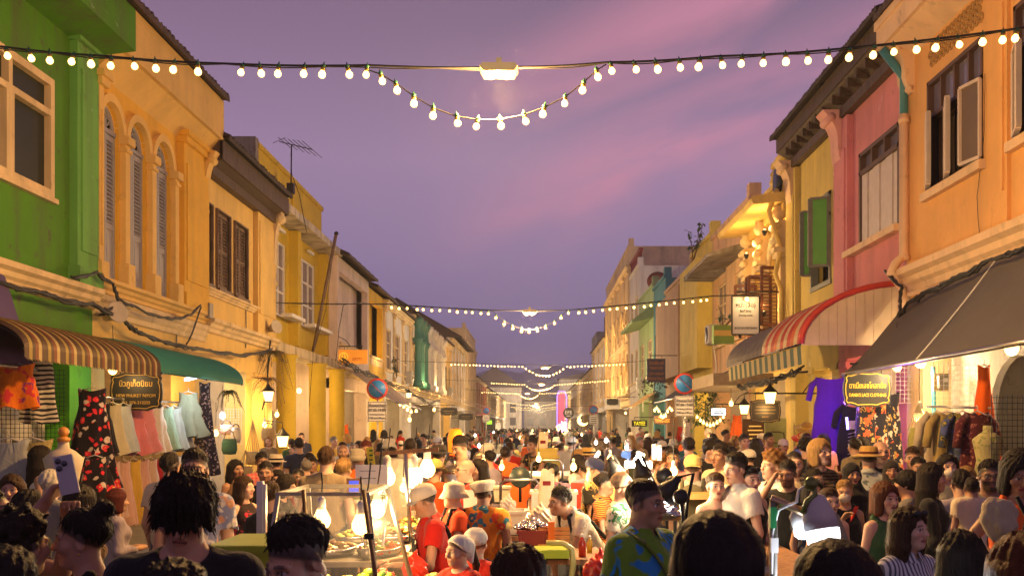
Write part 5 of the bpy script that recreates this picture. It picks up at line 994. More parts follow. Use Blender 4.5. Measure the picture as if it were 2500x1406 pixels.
class Field:
    """signed distance field on a grid that is fine only where it has to be"""
    def __init__(s, lo, hi, coarse, fine=()):   # fine: list of (centre, halfsize, step)
        ax = []
        for k in range(3):
            x = lo[k]; L = [x]
            while x < hi[k]:
                st = coarse
                for c, hs, f in fine:
                    if c[k]-hs[k]-st < x < c[k]+hs[k]: st = min(st, f)
                x += st; L.append(x)
            ax.append(np.array(L))
        s.ax = ax; s.D = np.full([len(q) for q in ax], .15)
    def rng(s, lo, hi):
        return tuple(slice(max(0, int(np.searchsorted(s.ax[k], lo[k]))-1), int(np.searchsorted(s.ax[k], hi[k]))+1) for k in range(3))
    def pts(s, r): return s.ax[0][r[0]][:, None, None], s.ax[1][r[1]][None, :, None], s.ax[2][r[2]][None, None, :]
    def put(s, r, d, k, op):
        A = s.D[r]
        if op == '+':
            if k > 0: h = np.clip(.5+.5*(A-d)/k, 0, 1); s.D[r] = A*(1-h)+d*h-k*h*(1-h)
            else: s.D[r] = np.minimum(A, d)
        else:
            if k > 0: h = np.clip(.5-.5*(A+d)/k, 0, 1); s.D[r] = A*(1-h)-d*h+k*h*(1-h)
            else: s.D[r] = np.maximum(A, -d)
    def cap(s, a, b, ra, rb=None, k=.03, op='+'):
        rb = ra if rb is None else rb; a = np.array(a, float); b = np.array(b, float); m = max(ra, rb)+.09
        r = s.rng(np.minimum(a, b)-m, np.maximum(a, b)+m); x, y, z = s.pts(r); ab = b-a; L = max(1e-9, ab@ab)
        px, py, pz = x-a[0], y-a[1], z-a[2]; t = np.clip((px*ab[0]+py*ab[1]+pz*ab[2])/L, 0, 1)
        d = np.sqrt((px-t*ab[0])**2+(py-t*ab[1])**2+(pz-t*ab[2])**2)-(ra+(rb-ra)*t); s.put(r, d, k, op)
    def ell(s, c, rad, k=.02, op='+', M=None, mod=None):
        c = np.array(c, float); m = max(rad)+.09; r = s.rng(c-m, c+m); x, y, z = s.pts(r); x, y, z = x-c[0], y-c[1], z-c[2]
        if M is not None: x, y, z = (M[0, 0]*x+M[1, 0]*y+M[2, 0]*z, M[0, 1]*x+M[1, 1]*y+M[2, 1]*z, M[0, 2]*x+M[1, 2]*y+M[2, 2]*z)
        q = np.sqrt((x/rad[0])**2+(y/rad[1])**2+(z/rad[2])**2); q2 = np.sqrt((x/rad[0]**2)**2+(y/rad[1]**2)**2+(z/rad[2]**2)**2)+1e-9
        d = q*(q-1)/q2
        if mod is not None: d = d+mod(x, y, z)
        s.put(r, d, k, op)
    def plane(s, n, o, op='-', k=0.):   # removes the side n points to
        x, y, z = s.pts((slice(None),)*3); d = -(n[0]*x+n[1]*y+n[2]*z-o)
        s.put((slice(None),)*3, np.broadcast_to(d, s.D.shape), k, op)
    def wiggle(s, fn):
        x, y, z = s.pts((slice(None),)*3); s.D += fn(x, y, z)
    def mesh(s, name, m, col=None, smooth=True):
        V, Q = surf_nets(*s.ax, s.D); return np_mesh(name, V, Q, m, col)
def np_mesh(name, V, Q, m, col=None):
    me = bpy.data.meshes.new(name); n = len(V); f = len(Q)
    me.vertices.add(n); me.vertices.foreach_set('co', V.astype(np.float32).ravel()); me.loops.add(f*4); me.loops.foreach_set('vertex_index', Q.astype(np.int32).ravel())
    me.polygons.add(f); me.polygons.foreach_set('loop_start', np.arange(0, 4*f, 4, dtype=np.int32)); me.polygons.foreach_set('use_smooth', np.ones(f, bool)); me.update(calc_edges=True)
    if col is not None:
        at = me.color_attributes.new('Col', 'FLOAT_COLOR', 'POINT'); at.data.foreach_set('color', np.concatenate([col, np.ones((n, 1))], 1).astype(np.float32).ravel())
    me.materials.append(m); return me
def skin_mat():
    m, N, L, b = nodes('skin'); a = N.new('ShaderNodeVertexColor'); a.layer_name = 'Col'; L.new(a.outputs[0], b.inputs['Base Color'])
    b.inputs['Roughness'].default_value = .48; b.inputs['Specular IOR Level'].default_value = .4
    tc = N.new('ShaderNodeTexCoord'); nz = N.new('ShaderNodeTexNoise'); nz.inputs['Scale'].default_value = 160; L.new(tc.outputs['Object'], nz.inputs[0]); bp = N.new('ShaderNodeBump'); bp.inputs['Strength'].default_value = .12; bp.inputs['Distance'].default_value = .004
    L.new(nz.outputs[0], bp.inputs['Height']); L.new(bp.outputs[0], b.inputs['Normal']); return m
M_skin = skin_mat()
def hair_mat(name, col, rough=.5):
    if name in MATS: return MATS[name]
    m, N, L, b = nodes(name); MATS[name] = m; b.inputs['Roughness'].default_value = rough; b.inputs['Specular IOR Level'].default_value = .13
    tc = N.new('ShaderNodeTexCoord'); mp = N.new('ShaderNodeMapping'); mp.inputs['Scale'].default_value = (34, 34, 4); L.new(tc.outputs['Object'], mp.inputs[0])
    nz = N.new('ShaderNodeTexNoise'); nz.inputs['Scale'].default_value = 3.2; nz.inputs['Detail'].default_value = 5; nz.inputs['Distortion'].default_value = .8; L.new(mp.outputs[0], nz.inputs[0])
    mx = N.new('ShaderNodeMix'); mx.data_type = 'RGBA'; L.new(nz.outputs[0], mx.inputs[0]); mx.inputs[6].default_value = c4([x*.25 for x in col]); mx.inputs[7].default_value = c4([min(1, x*1.5) for x in col]); L.new(mx.outputs[2], b.inputs['Base Color'])
    bp = N.new('ShaderNodeBump'); bp.inputs['Strength'].default_value = .8; bp.inputs['Distance'].default_value = .012; L.new(nz.outputs[0], bp.inputs['Height']); L.new(bp.outputs[0], b.inputs['Normal']); return m
HAIRC = {'black': (.02, .015, .013), 'brown': (.045, .022, .011), 'dark': (.022, .015, .011), 'blond': (.34, .20, .075), 'auburn': (.12, .04, .015), 'grey': (.22, .20, .18), 'white': (.5, .46, .4), 'red': (.09, .018, .014), 'ginger': (.20, .09, .025)}
SKIN = {'l': (.60, .36, .25), 'm': (.48, .27, .17), 't': (.36, .19, .115), 'd': (.24, .125, .08)}
def rotm(yaw=0, pitch=0, roll=0):   # head turning; faces -y; pitch>0 looks down
    return np.array(Matrix.Rotation(R(yaw), 3, 'Z') @ Matrix.Rotation(R(pitch), 3, 'X') @ Matrix.Rotation(R(roll), 3, 'Y'))
ARMS = {'down': ((.05, .03, -.29), (.05, -.05, -.53)), 'fwd': ((.04, .0, -.29), (-.07, -.22, -.27)), 'work': ((.06, -.06, -.27), (-.05, -.31, -.27)), 'bent': ((.07, .02, -.28), (.0, -.20, -.36)), 'phone': ((.03, -.04, -.28), (-.08, -.24, -.08)), 'head': ((.10, -.16, -.10), (-.06, -.17, .17)), 'reach': ((.05, -.17, -.20), (.02, -.38, -.28)), 'up': ((.05, -.2, .05), (.0, -.38, .27)), 'mouth': ((.05, -.05, -.28), (-.12, -.22, -.02)), 'hip': ((.16, .06, -.25), (.03, -.03, -.42))}
def hand(f, w, d, sz, curl=.5, k=.006):
    """palm, four fingers of different length bent at the knuckles, thumb off the side"""
    w = np.array(w, float); d = np.array(d, float); d /= np.linalg.norm(d); up = np.array((0, 0, 1.)); s = np.cross(d, up)
    if np.linalg.norm(s) < .2: s = np.array((1., 0, 0))
    s /= np.linalg.norm(s); nn = np.cross(s, d); p = w+d*.08*sz
    for t in (-.028, -.01, .01, .028): f.cap(w+d*.02*sz+s*t*.7*sz, p+s*t*sz, .017*sz, .0135*sz, .012)
    for t, L in ((-.030, .062), (-.010, .078), (.011, .072), (.031, .056)):
        a = p+s*t*sz; b = a+(d*math.cos(curl*.7)-nn*math.sin(curl*.7))*L*.5*sz; c = b+(d*math.cos(curl*2)-nn*math.sin(curl*2))*L*.5*sz
        f.cap(a, b, .0095*sz, .0085*sz, k); f.cap(b, c, .0085*sz, .0068*sz, k)
    a = w+d*.03*sz-s*.03*sz; b = a+(d*.6-s*.8)*.04*sz-nn*.01*sz; f.cap(a, b, .013*sz, .0105*sz, .01); f.cap(b, b+(d*.9-s*.15-nn*.3)*.034*sz, .010*sz, .008*sz, .005)
PARTS_CACHE = {}
def build_person(o):
    """returns dict of meshes: body, hair, top, bottom, extras; figure stands on z=0 at the origin, facing -y"""
    H = o.get('H', 1.7); s = H/1.70; fem = o.get('fem', 0); w = o.get('w', 1.)*s*(.93 if fem else 1.04); q = o.get('q', .0085); lean = o.get('lean', 0); sit = o.get('sit', 0)
    hz = .93*s if not sit else .50
    Lm = np.array(Matrix.Rotation(R(lean), 3, 'X')); piv = np.array((0, 0, hz))
    def U(p): return piv + Lm @ (np.array(p, float)*[1, 1, 1]-[0, 0, .93*s] )      # upper body point given in standing coordinates
    zS = 1.345*s; sw = (.146 if fem else .166)*w
    hc = U((0, -.012*s+o.get('hy', 0), 1.585*s-.02*s)); yaw, pit, rol = o.get('head', (0, 0, 0)); HM = np.array(Matrix(np.array(rotm(yaw, pit, rol)).tolist()))
    hs = s*o.get('hs', 1.)*(.96 if fem else 1.0)
    def Hd(p): return hc + HM @ (np.array(p, float)*hs)
    arms = {}
    for i, sd in enumerate((-1, 1)):
        a = o.get('arms', ('down', 'down'))[i]; a = ARMS[a] if isinstance(a, str) else a
        sh = U((sd*sw, .005, zS)); A = np.array(a, float)*s; A[:, 0] *= sd
        AM = Lm if o.get('armlean', 0) else np.eye(3)
        el = sh + AM @ A[0]; wr = sh + AM @ A[1]; arms[sd] = (sh, el, wr)
    allp = np.array([p for v in arms.values() for p in v] + [hc]); lo = np.minimum(allp.min(0)-.26, (-.36*w, -.34, 0)); hi = np.maximum(allp.max(0)+.26, (.36*w, .34, hc[2]+.2*s))
    fine = [(hc + HM @ np.array((0, -.01, -.02)), np.array((.125, .15, .17))*hs, q)] + [(arms[sd][2]+(arms[sd][2]-arms[sd][1])/np.linalg.norm(arms[sd][2]-arms[sd][1])*.085*s, np.array((.125,)*3), max(q, .0085)) for sd in (-1, 1) if o.get('hands', 0) & (1 if sd < 0 else 2)]
    coarse = o.get('cq', .024); lo[2] = 0 if o.get('legs', 1) else .55
    f = Field(lo, hi, coarse, fine); h = lambda *p: Hd(p)
    # torso and legs under the clothes
    bt = .9
    f.ell(U((0, .0, 1.22*s)), (.150*w*bt, .105*w*bt, .20*s), .05, M=Lm); f.ell(U((0, 0, 1.02*s)), (.138*w*bt, .10*w*bt, .16*s), .05, M=Lm); f.cap(U((-sw*.8, .01, zS)), U((sw*.8, .01, zS)), .052*w, None, .05)
    for sd in (-1, 1): f.cap(U((0, .025, 1.425*s)), U((sd*sw*.9, .012, zS+.012)), .042*w, .036*w, .03)
    if fem:
        for sd in (-1, 1): f.ell(U((sd*.065*w, -.09*w, 1.245*s)), (.056, .05, .056), .03)
    legs = []
    for sd in (-1, 1):
        hp = np.array((sd*.085*w, 0, hz)); kn = np.array((sd*.095*w, -.02, .49*s)); an = np.array((sd*.10*w, .03, .085*s))
        st = o.get('stride', 0)*sd
        if sit: kn = np.array((sd*.13, -.42*s, .50)); an = np.array((sd*.13, -.36*s, .085))
        else: kn = kn+(0, -.10*st, 0); an = an+(0, -.2*st, 0)
        legs.append((hp, kn, an))
        if o.get('legs', 1):
            f.cap(hp, kn, .078*w, .052*w, .03); f.cap(kn, an, .050*w, .034*w, .03); f.ell((kn+an)/2+(0, .022, .05), (.045*w, .05*w, .10), .03); f.cap(an+(0, .02, -.045), an+(0, -.15, -.055), .036, .03, .02)
    for sd in (-1, 1):
        sh, el, wr = arms[sd]; f.cap(sh, el, .046*w, .037*w, .03); f.cap(el, wr, .037*w, .025*w, .02); d = wr-el
        if o.get('hands', 0) & (1 if sd < 0 else 2): hand(f, wr, d, s*.95, o.get('curl', .5))
        else: f.cap(wr, wr+d/np.linalg.norm(d)*.09*s, .032*s, .022*s, .02)
    # neck and head
    nk = (.047 if fem else .056)*s
    f.cap(U((0, .02, 1.36*s)), h(0, .02, -.06), nk*1.1, nk, .04)
    jw = .056 if fem else .063
    f.ell(h(0, .012, .032), np.array((.076, .094, .083))*hs, .02, M=HM); f.ell(h(0, -.022, -.045), np.array((jw, .066, .073))*hs, .03, M=HM); f.ell(h(0, -.062, -.092), np.array((.03, .026, .022))*hs, .025, M=HM)
    for sd in (-1, 1):
        f.ell(h(sd*.040, -.058, -.022), np.array((.030, .030, .028))*hs, .02); f.cap(h(sd*.014, -.088, .022), h(sd*.05, -.072, .022), .011*hs, .009*hs, .014)
        f.ell(h(sd*.031, -.096, .003), np.array((.019, .014, .012))*hs, .012, '-', M=HM); f.ell(h(sd*.031, -.0755, .003), np.array((.0135, .0135, .0115))*hs, .003, M=HM)
        f.ell(h(sd*.079, .012, -.008), np.array((.010, .021, .033))*hs, .006, M=HM); f.ell(h(sd*.087, .006, -.006), np.array((.006, .011, .018))*hs, .004, '-', M=HM)
        f.ell(h(sd*.012, -.099, -.030), np.array((.009, .011, .008))*hs, .006)
    f.cap(h(0, -.084, .016), h(0, -.110, -.026), .0095*hs, .0125*hs, .012)
    f.cap(h(-.020, -.083, -.0575), h(.020, -.083, -.0575), .0075*hs, None, .008); f.cap(h(-.015, -.083, -.069), h(.015, -.083, -.069), .0085*hs, None, .008); f.cap(h(-.024, -.091, -.0632), h(.024, -.091, -.0632), .0028*hs, None, .004, '-')
    V, Q = surf_nets(*f.ax, f.D)
    # skin colouring by place on the head
    L = (V-hc) @ HM/hs; sk = np.array(SKIN[o.get('skin', 'm')]); col = np.tile(sk, (len(V), 1)); rg = np.random.RandomState(int(o.get('seed', 1)) % 9999)
    ax = np.abs(L[:, 0]); hd = np.abs(L).max(1) < .17; fr = hd & (L[:, 1] < -.03)
    def blend(mask, c, a): col[:] = col*(1-(mask*a)[:, None]) + np.array(c)*(mask*a)[:, None]
    g = lambda d2: np.exp(-np.clip(d2, 0, 30))
    blend(fr*g(((ax-.045)/.02)**2+((L[:, 2]+.025)/.02)**2), sk*[1.1, .72, .7], .45); blend(fr*g((L[:, 0]/.018)**2+((L[:, 2]+.028)/.012)**2), sk*[1.05, .75, .7], .4)
    lip = fr & (np.abs(L[:, 0]) < .026) & (np.abs(L[:, 2]+.063) < .0135-.010*(L[:, 0]/.027)**2) & (L[:, 1] < -.07); blend(lip*1., (.36, .07, .05) if fem else sk*[.85, .55, .5], .85)
    ml = fr & (np.abs(L[:, 0]) < .024) & (np.abs(L[:, 2]+.0632) < .0035); blend(ml*1., (.06, .015, .012), .8)
    hcol = np.array(HAIRC[o.get('hc', 'black')])
    br = fr & (ax > .012) & (ax < .052) & (np.abs(L[:, 2]-(.0235-.16*np.clip(ax-.036, 0, 1)+.004*np.sin(ax*60))) < (.0045 if fem else .006)); blend(br*1., hcol*.8+.01, .85)
    er = ((ax-.031)/.0165)**2+((L[:, 2]-.003)/.0085)**2
    eye = fr & (er < 1) & (L[:, 1] < -.06); blend(eye*1., (.55, .5, .46), .9)
    lid = fr & (np.abs(er-1.12) < .32) & (L[:, 2] > .003) & (L[:, 1] < -.06); blend(lid*1., (.03, .02, .015), .9)
    gz = o.get('gaze', 0)*.006; ir = fr & (((ax-.031-gz*np.sign(L[:, 0]))/.0072)**2+((L[:, 2]-.003)/.0082)**2 < 1) & (L[:, 1] < -.06); blend(ir*1., (.02, .012, .008), .97)
    if o.get('beard'): bd = fr*(1-np.clip((L[:, 2]+.03+.3*np.clip(.06-ax, 0, 1))/.02, 0, 1))*np.clip((.125+L[:, 2])/.02, 0, 1)*(1-lip); blend(bd, hcol*.8, o['beard'])
    if o.get('hair', 'short') not in ('bald',): sc = hd*np.clip((L[:, 2]+.012+.62*L[:, 1]-.012)/.012, 0, 1)*(L[:, 2] > -.07); blend(sc, hcol, .92)
    if o.get('hair', 'short') in ('short', 'cropfade', 'buzz', 'curly', 'messy'): blend(hd*(ax > .05)*np.clip(1-np.abs(L[:, 1]+.018)/.016, 0, 1)*np.clip((L[:, 2]+.03)/.02, 0, 1)*(L[:, 2] < .06), hcol, .8)
    if o.get('hair') == 'bald' and o.get('shade'): sc = hd*np.clip((L[:, 2]+.004+.66*L[:, 1]-.01)/.02, 0, 1); blend(sc, hcol, o['shade'])
    out = {'body': np_mesh('body', V, Q, M_skin, col)}
    # ---- clothes: shells a little outside the body
    top = o.get('top')
    if top:
        t = Field(lo, hi, max(.013, min(coarse, q*1.7)), [])
        ga = .014; kind = o.get('cut', 'tee')
        t.ell(U((0, 0, 1.215*s)), (.152*w+ga, .108*w+ga, .215*s), .05, M=Lm); t.ell(U((0, 0, .97*s)), (.152*w+ga, .116*w+ga, .32*s), .06, M=Lm)
        if fem:
            for sd in (-1, 1): t.ell(U((sd*.065*w, -.09*w, 1.245*s)), (.062+.3*ga, .052+ga*.4, .062), .04)
        if kind != 'tank' and kind != 'bare': t.cap(U((-sw*.8, .012, zS-.002)), U((sw*.8, .012, zS-.002)), .052*w+ga*.9, None, .05); [t.cap(U((0, .025, 1.422*s)), U((sd*sw*.92, .012, zS+.012)), .042*w+ga*.7, .036*w+ga*.8, .03) for sd in (-1, 1)]
        else:
            for sd in (-1, 1): t.cap(U((sd*.085*w, -.045, 1.30*s)), U((sd*.08*w, .02, 1.432*s)), .030, .022, .03); t.cap(U((sd*.085*w, .075, 1.28*s)), U((sd*.08*w, .02, 1.432*s)), .030, .022, .03)
        hemz = o.get('hem', .86)*s
        if hemz < .8*s: t.cap(U((0, 0, .95*s)), U((0, 0, hemz)), .15*w, .21*w, .05)
        for sd in (-1, 1):
            sh, el, wr = arms[sd]
            if kind in ('tee', 'shirt'): e = sh+(el-sh)*.68; t.cap(sh, e, .058*w+ga, .055*w+ga, .03); t.cap(e, e+(el-sh)*.3, .0765*w, .0765*w, 0, '-')
            elif kind == 'long': t.cap(sh, el, .058*w+ga*.6, .048*w+ga*.5, .03); t.cap(el, wr, .048*w+ga*.5, .034*w+ga*.4, .02); t.cap(wr, wr+(wr-el)*.3, .06, .06, 0, '-')
        ph = rg.uniform(0, 6, 8)
        def folds(x, y, z):
            v = (z-.95*s)/.5; amp = .0042*np.clip(1.35-v, .25, 1.3)
            return amp*(np.sin(x*31+z*13+ph[0]+2*np.sin(z*9+ph[1]))*.7+np.sin(y*37-z*21+x*11+ph[2])*.6+np.sin(z*43+x*23+ph[3]+1.5*np.sin(x*15))*.5)
        t.wiggle(folds)
        nb = U((0, -.035, 1.452*s)); dep = o.get('neckline', .0)
        t.ell(nb, np.array(((.076 if not dep else .09), .085, .05+dep*.5))*s, .008, '-', M=Lm); 
        if dep: t.ell(U((0, -.11, 1.40*s)), np.array((.06+.2*dep, .09, dep))*s, .01, '-', M=Lm)
        t.plane(Lm @ np.array((0, 0, -1.)), -(Lm @ np.array((0, 0, 1.))) @ U((0, 0, hemz)) )
        if kind == 'bare': t.plane(np.array((0, 0, 1.)), 1.30*s)
        out['top'] = t.mesh('top', top)
        if kind == 'shirt':   # turned down collar
            c = MB(); 
            for sd in (-1, 1):
                pts = []
                for k in range(9):
                    a = math.pi*.5+sd*k/8*math.pi*.93; pts.append((math.cos(a), math.sin(a)))
                vs = []
                for (cx, cy_) in pts: vs.append(U((.066*s*cx, .012+.07*s*cy_, 1.452*s+.012*cy_))); vs.append(U((.10*s*cx, .012+.105*s*cy_, 1.405*s+.02*cy_)))
                c.add(vs, [(2*k, 2*k+1, 2*k+3, 2*k+2) for k in range(8)], True)
            out['_collar'] = (c, top)
    bot = o.get('bottom')
    if bot and o.get('legs', 1):
        t = Field((-.36, -.62 if sit else -.4, 0), (.36, .36, hz+.12), .022); t.ell((0, 0, hz+.01), (.148*w, .115*w, .13*s), .03)
        ln = o.get('short', 0)
        for hp, kn, an in legs:
            e = hp+(kn-hp)*.9 if ln else an+(0, 0, .04)
            t.cap(hp, kn if not ln else e, .088*w, .066*w if not ln else .082*w, .03)
            if not ln: t.cap(kn, e, .064*w, .056*w, .03)
        if ln == 2: t.cap((0, 0, hz), (0, 0, .5*s), .15*w, .2*w, .04); t.plane((0, 0, -1.), -.5*s)
        t.plane((0, 0, 1.), hz+.07); out['bottom'] = t.mesh('trousers', bot)
    # ---- hair
    hk = o.get('hair', 'short'); hm = hair_mat('hair_'+o.get('hc', 'black'), HAIRC[o.get('hc', 'black')])
    hq = q*1.05; ext = .42 if hk in ('long', 'pony') else .24
    if hk != 'bald':
        lo2 = hc+np.array((-.19, -.2, -ext))*hs; hi2 = hc+np.array((.19, .26, .25))*hs; t = Field(lo2, hi2, hq if hk not in ('long',) else hq*1.25)
        vol = {'short': .021, 'buzz': .008, 'messy': .023, 'curly': .038, 'bob': .022, 'long': .018, 'pony': .015, 'bun': .016, 'topknot': .014, 'cropfade': .023, 'fringe': .02}.get(hk, .014)*o.get('hv', 1.)
        hat = any(i_[0] in ('cap', 'bucket', 'beret', 'snood', 'kerchief', 'straw', 'fedora') for i_ in o.get('wear', ())); vol = min(vol, .005) if hat else vol
        sd0 = rg.uniform(0, 6, 4); amp = {'messy': .008, 'curly': .010, 'bob': .0045, 'long': .005, 'short': .0045, 'cropfade': .0045, 'buzz': .0015}.get(hk, .003)*(.15 if hat else 1)
        fh0 = {'buzz': .05, 'bob': .03, 'long': .035, 'messy': -.012, 'fringe': .0}.get(hk, .046)
        def strands(x, y, z):
            r_ = base(x, y, z)
            if hk in ('bob', 'long', 'messy', 'fringe'): return r_
            x, y, z = x/hs, y/hs, z/hs; sd_ = (z+.034)+.55*(y+.014)-(fh0+.016-.0495)-.05*np.clip(np.abs(x)-.05, 0, 1)+.003*np.sin(x*170+sd0[3])
            return r_+(vol+.004)*np.clip(1-sd_/.085, 0, 1)**1.15*hs
        def base(x, y, z):
            x, y, z = x/hs, y/hs, z/hs; a = np.arctan2(x, y+.03)
            if hk == 'curly': return amp*(np.sin(x*75+sd0[0])*np.sin(y*71+sd0[1])*np.sin(z*78+sd0[2])*2.2+np.sin(x*140+z*90)*.4)
            return amp*(np.sin(a*17+z*20+sd0[0]+2*np.sin(z*25+sd0[2]))+.7*np.sin(a*41+z*33+sd0[1])+.4*np.sin(a*83+z*20))
        t.ell(h(0, .014, .034), np.array((.077+vol*(.4 if hk in ('short', 'cropfade', 'buzz') else 1), .095+vol*(.75 if hk in ('short', 'cropfade') else 1), .084+vol*1.15))*hs, .01, M=HM, mod=strands)
        if hk in ('messy',): t.ell(h(0, -.03, .06), np.array((.085, .09, .075))*hs, .02, M=HM, mod=strands)
        # hairline: slanted cut from the forehead to the nape
        nrm = HM @ np.array((0, -.55, -1.)); nrm = nrm/np.linalg.norm(nrm)
        fh = fh0
        if hk not in ('bob', 'long'): t.plane(nrm, nrm @ h(0, -.09 if hk != 'messy' else -.10, fh+.016))
        else: t.ell(h(0, -.095, -.03), np.array((.066, .075, .10))*hs, .015, '-', M=HM)
        if hk in ('pony', 'topknot', 'bun', 'buzz', 'short', 'curly', 'cropfade'): t.ell(h(0, -.115, -.01), np.array((.068, .06, .062))*hs, .006, '-', M=HM)
        if hk in ('short', 'buzz', 'cropfade', 'curly', 'messy'):
            for sd in (-1, 1): t.ell(h(sd*.088, .0, -.03), np.array((.03, .028, .035))*hs, .006, '-', M=HM)
        if hk == 'messy':   # long fringe falling over the face in locks
            for k in range(9):
                x = -.06+.015*k; t.cap(h(x*.8, -.07, .085), h(x+.008*math.sin(k*2.1), -.116+.3*abs(x), .006-.03*math.sin(k*1.7)**2), .024*hs, .007*hs, .01)
            for sd in (-1, 1):
                for k in range(3): t.cap(h(sd*.075, -.04+.03*k, .05), h(sd*(.094), -.045+.032*k, -.035-.01*k), .026*hs, .009*hs, .015)
        if hk == 'fringe':
            t.cap(h(-.05, -.085, .05), h(.05, -.085, .05), .02*hs, None, .015)
        if hk == 'bob':
            for k in range(13):
                a = R(-35)+R(250)*k/12; x, y = -math.cos(a)*.083, .018+.085*math.sin(a); t.cap(h(x, y, .04), h(x*1.10, y*1.05+.005, -.105-.012*math.sin(k*2.3)), .027*hs, .022*hs, .015)
        if hk == 'long':
            for k in range(13):
                a = R(-32)+R(244)*k/12; x, y = -math.cos(a)*.082, .02+.083*math.sin(a); dn = HM.T @ np.array((0, 0, -1.)); e1 = h(x*1.12, y+.008, -.10); e2 = e1+np.array((0, .035, -.24*o.get('hl', 1.)-.02*math.sin(k*1.9)))*hs
                t.cap(h(x, y, .04), e1, .026*hs, .028*hs, .015); t.cap(e1, e2, .028*hs, .014*hs, .02)
        if hk in ('pony',): e = h(0, .125, .03); t.ell(e, np.array((.035, .04, .04))*hs, .015); t.cap(e, e+np.array((0, .07, -.16))*hs, .034*hs, .03*hs, .015); t.cap(e+np.array((0, .07, -.16))*hs, e+np.array((.01, .05, -.32))*hs, .03*hs, .01*hs, .015)
        if hk == 'bun': t.ell(h(0, .118, .045), np.array((.045, .04, .045))*hs, .012, mod=strands)
        if hk == 'topknot': t.ell(h(.0, .085, .115), np.array((.05, .05, .045))*hs, .012, mod=strands)
        out['hair'] = t.mesh('hair', hm)
        if o.get('strands') and not hat:   # loose hairs standing off the outline
            me = out['hair']; n = len(me.vertices); co = np.empty(n*3); me.vertices.foreach_get('co', co); co = co.reshape(-1, 3); st = MB(); rr = random.Random(5)
            for _ in range(o['strands']):
                p = Vector(co[rr.randrange(n)]); nv = (p-Vector(hc)); nv.normalize(); d = Vector((nv.x*.4, nv.y*.6-.12, -.75)).normalized(); L = rr.uniform(.025, .06)*hs
                st.tube([p-d*L*.5, p+nv*.003+Vector((rr.uniform(-.004, .004),)*3), p+d*L*.6+nv*rr.uniform(-.002, .007)], [.0008, .0019, .0005], 3, False)
            out['_strands'] = (st, hm)
    # ---- hats, glasses, masks, bags
    for it in o.get('wear', ()):
        k, m = it[0], it[1]; mbx = MB(); MM = Matrix(HM.tolist()); c = Vector(Hd((0, .012, .05)))
        if k == 'cap':    # baseball cap, brim forward (arg -1: backwards)
            dr = it[2] if len(it) > 2 else 1; mbx.lathe([(r_*hs, z*hs) for r_, z in ((.098, -.02), (.101, .0), (.098, .03), (.085, .06), (.06, .08), (.03, .09), (.004, .093))], c, 20, MM @ Matrix.Diagonal((.92, 1.12, 1)))
            vs = []
            for i in range(9):
                a = R(-62)+R(124)*i/8; x, y = math.sin(a)*.088, -math.cos(a)*.105*dr; x2, y2 = math.sin(a)*.09, -(math.cos(a)*.105+.085*math.cos(a)**.5)*dr
                for (xx, yy, zz) in ((x, y, -.018), (x2, y2, -.035+.012*math.cos(a*1.5))): vs.append(Vector(Hd((xx, .012+yy, .05+zz))))
            mbx.add(vs, [(2*i, 2*i+1, 2*i+3, 2*i+2) for i in range(8)], True); mbx.ball(Vector(Hd((0, .012, .144))), .008, 6)
        elif k == 'bucket': mbx.lathe([(r_*hs, z*hs) for r_, z in ((.142, -.072), (.105, -.01), (.1, .0), (.097, .05), (.085, .072), (.05, .086), (.004, .088))], c, 24, MM @ Matrix.Diagonal((.93, 1.08, 1)))
        elif k == 'beret': mbx.lathe([(r_*hs, z*hs) for r_, z in ((.093, -.025), (.098, .0), (.118, .022), (.128, .045), (.118, .07), (.075, .085), (.004, .088))], c, 24, MM @ Matrix.Rotation(R(9), 3, 'Y') @ Matrix.Diagonal((1.02, 1.12, 1)))
        elif k == 'snood':
            t = Field(hc-.2*hs, hc+.24*hs, .011); t.ell(h(0, .045, .06), np.array((.098, .105, .085))*hs, .02, M=HM, mod=lambda x, y, z: .005*np.sin(x*60)*np.sin(z*55+y*40)); t.plane(HM @ np.array((0, -.5, -.86)), (HM @ np.array((0, -.5, -.86))) @ h(0, -.06, .06)); out['_m%d' % len(out)] = ('hat', t.mesh('hat', m)); continue
        elif k == 'kerchief':
            t = Field(hc-.24*hs, hc+.24*hs, .010); t.ell(h(0, .016, .036), np.array((.092, .108, .098))*hs, .01, M=HM); t.cap(h(0, .09, .02), h(0, .125, -.10), .07*hs, .02*hs, .03); n_ = HM @ np.array((0, -.75, -.66)); t.plane(n_, n_ @ h(0, -.055, .075)); out['_m%d' % len(out)] = ('kerchief', t.mesh('kerchief', m)); continue
        elif k == 'hijab':
            t = Field(hc-np.array((.27, .27, .34))*hs, hc+np.array((.27, .25, .18))*hs, .013); t.ell(h(0, .014, .03), np.array((.093, .112, .102))*hs, .02, M=HM); t.cap(h(0, .0, -.06), U((0, .0, 1.38*s)), .095*hs, .13*s, .05); t.ell(U((0, 0, 1.34*s)), np.array((.2, .15, .09))*s, .05)
            t.wiggle(lambda x, y, z: .004*np.sin(z*60+x*25)); t.ell(h(0, -.11, -.022), np.array((.056, .08, .072))*hs, .012, '-', M=HM); out['_m%d' % len(out)] = ('headscarf', t.mesh('headscarf', m)); continue
        elif k in ('straw', 'fedora'):
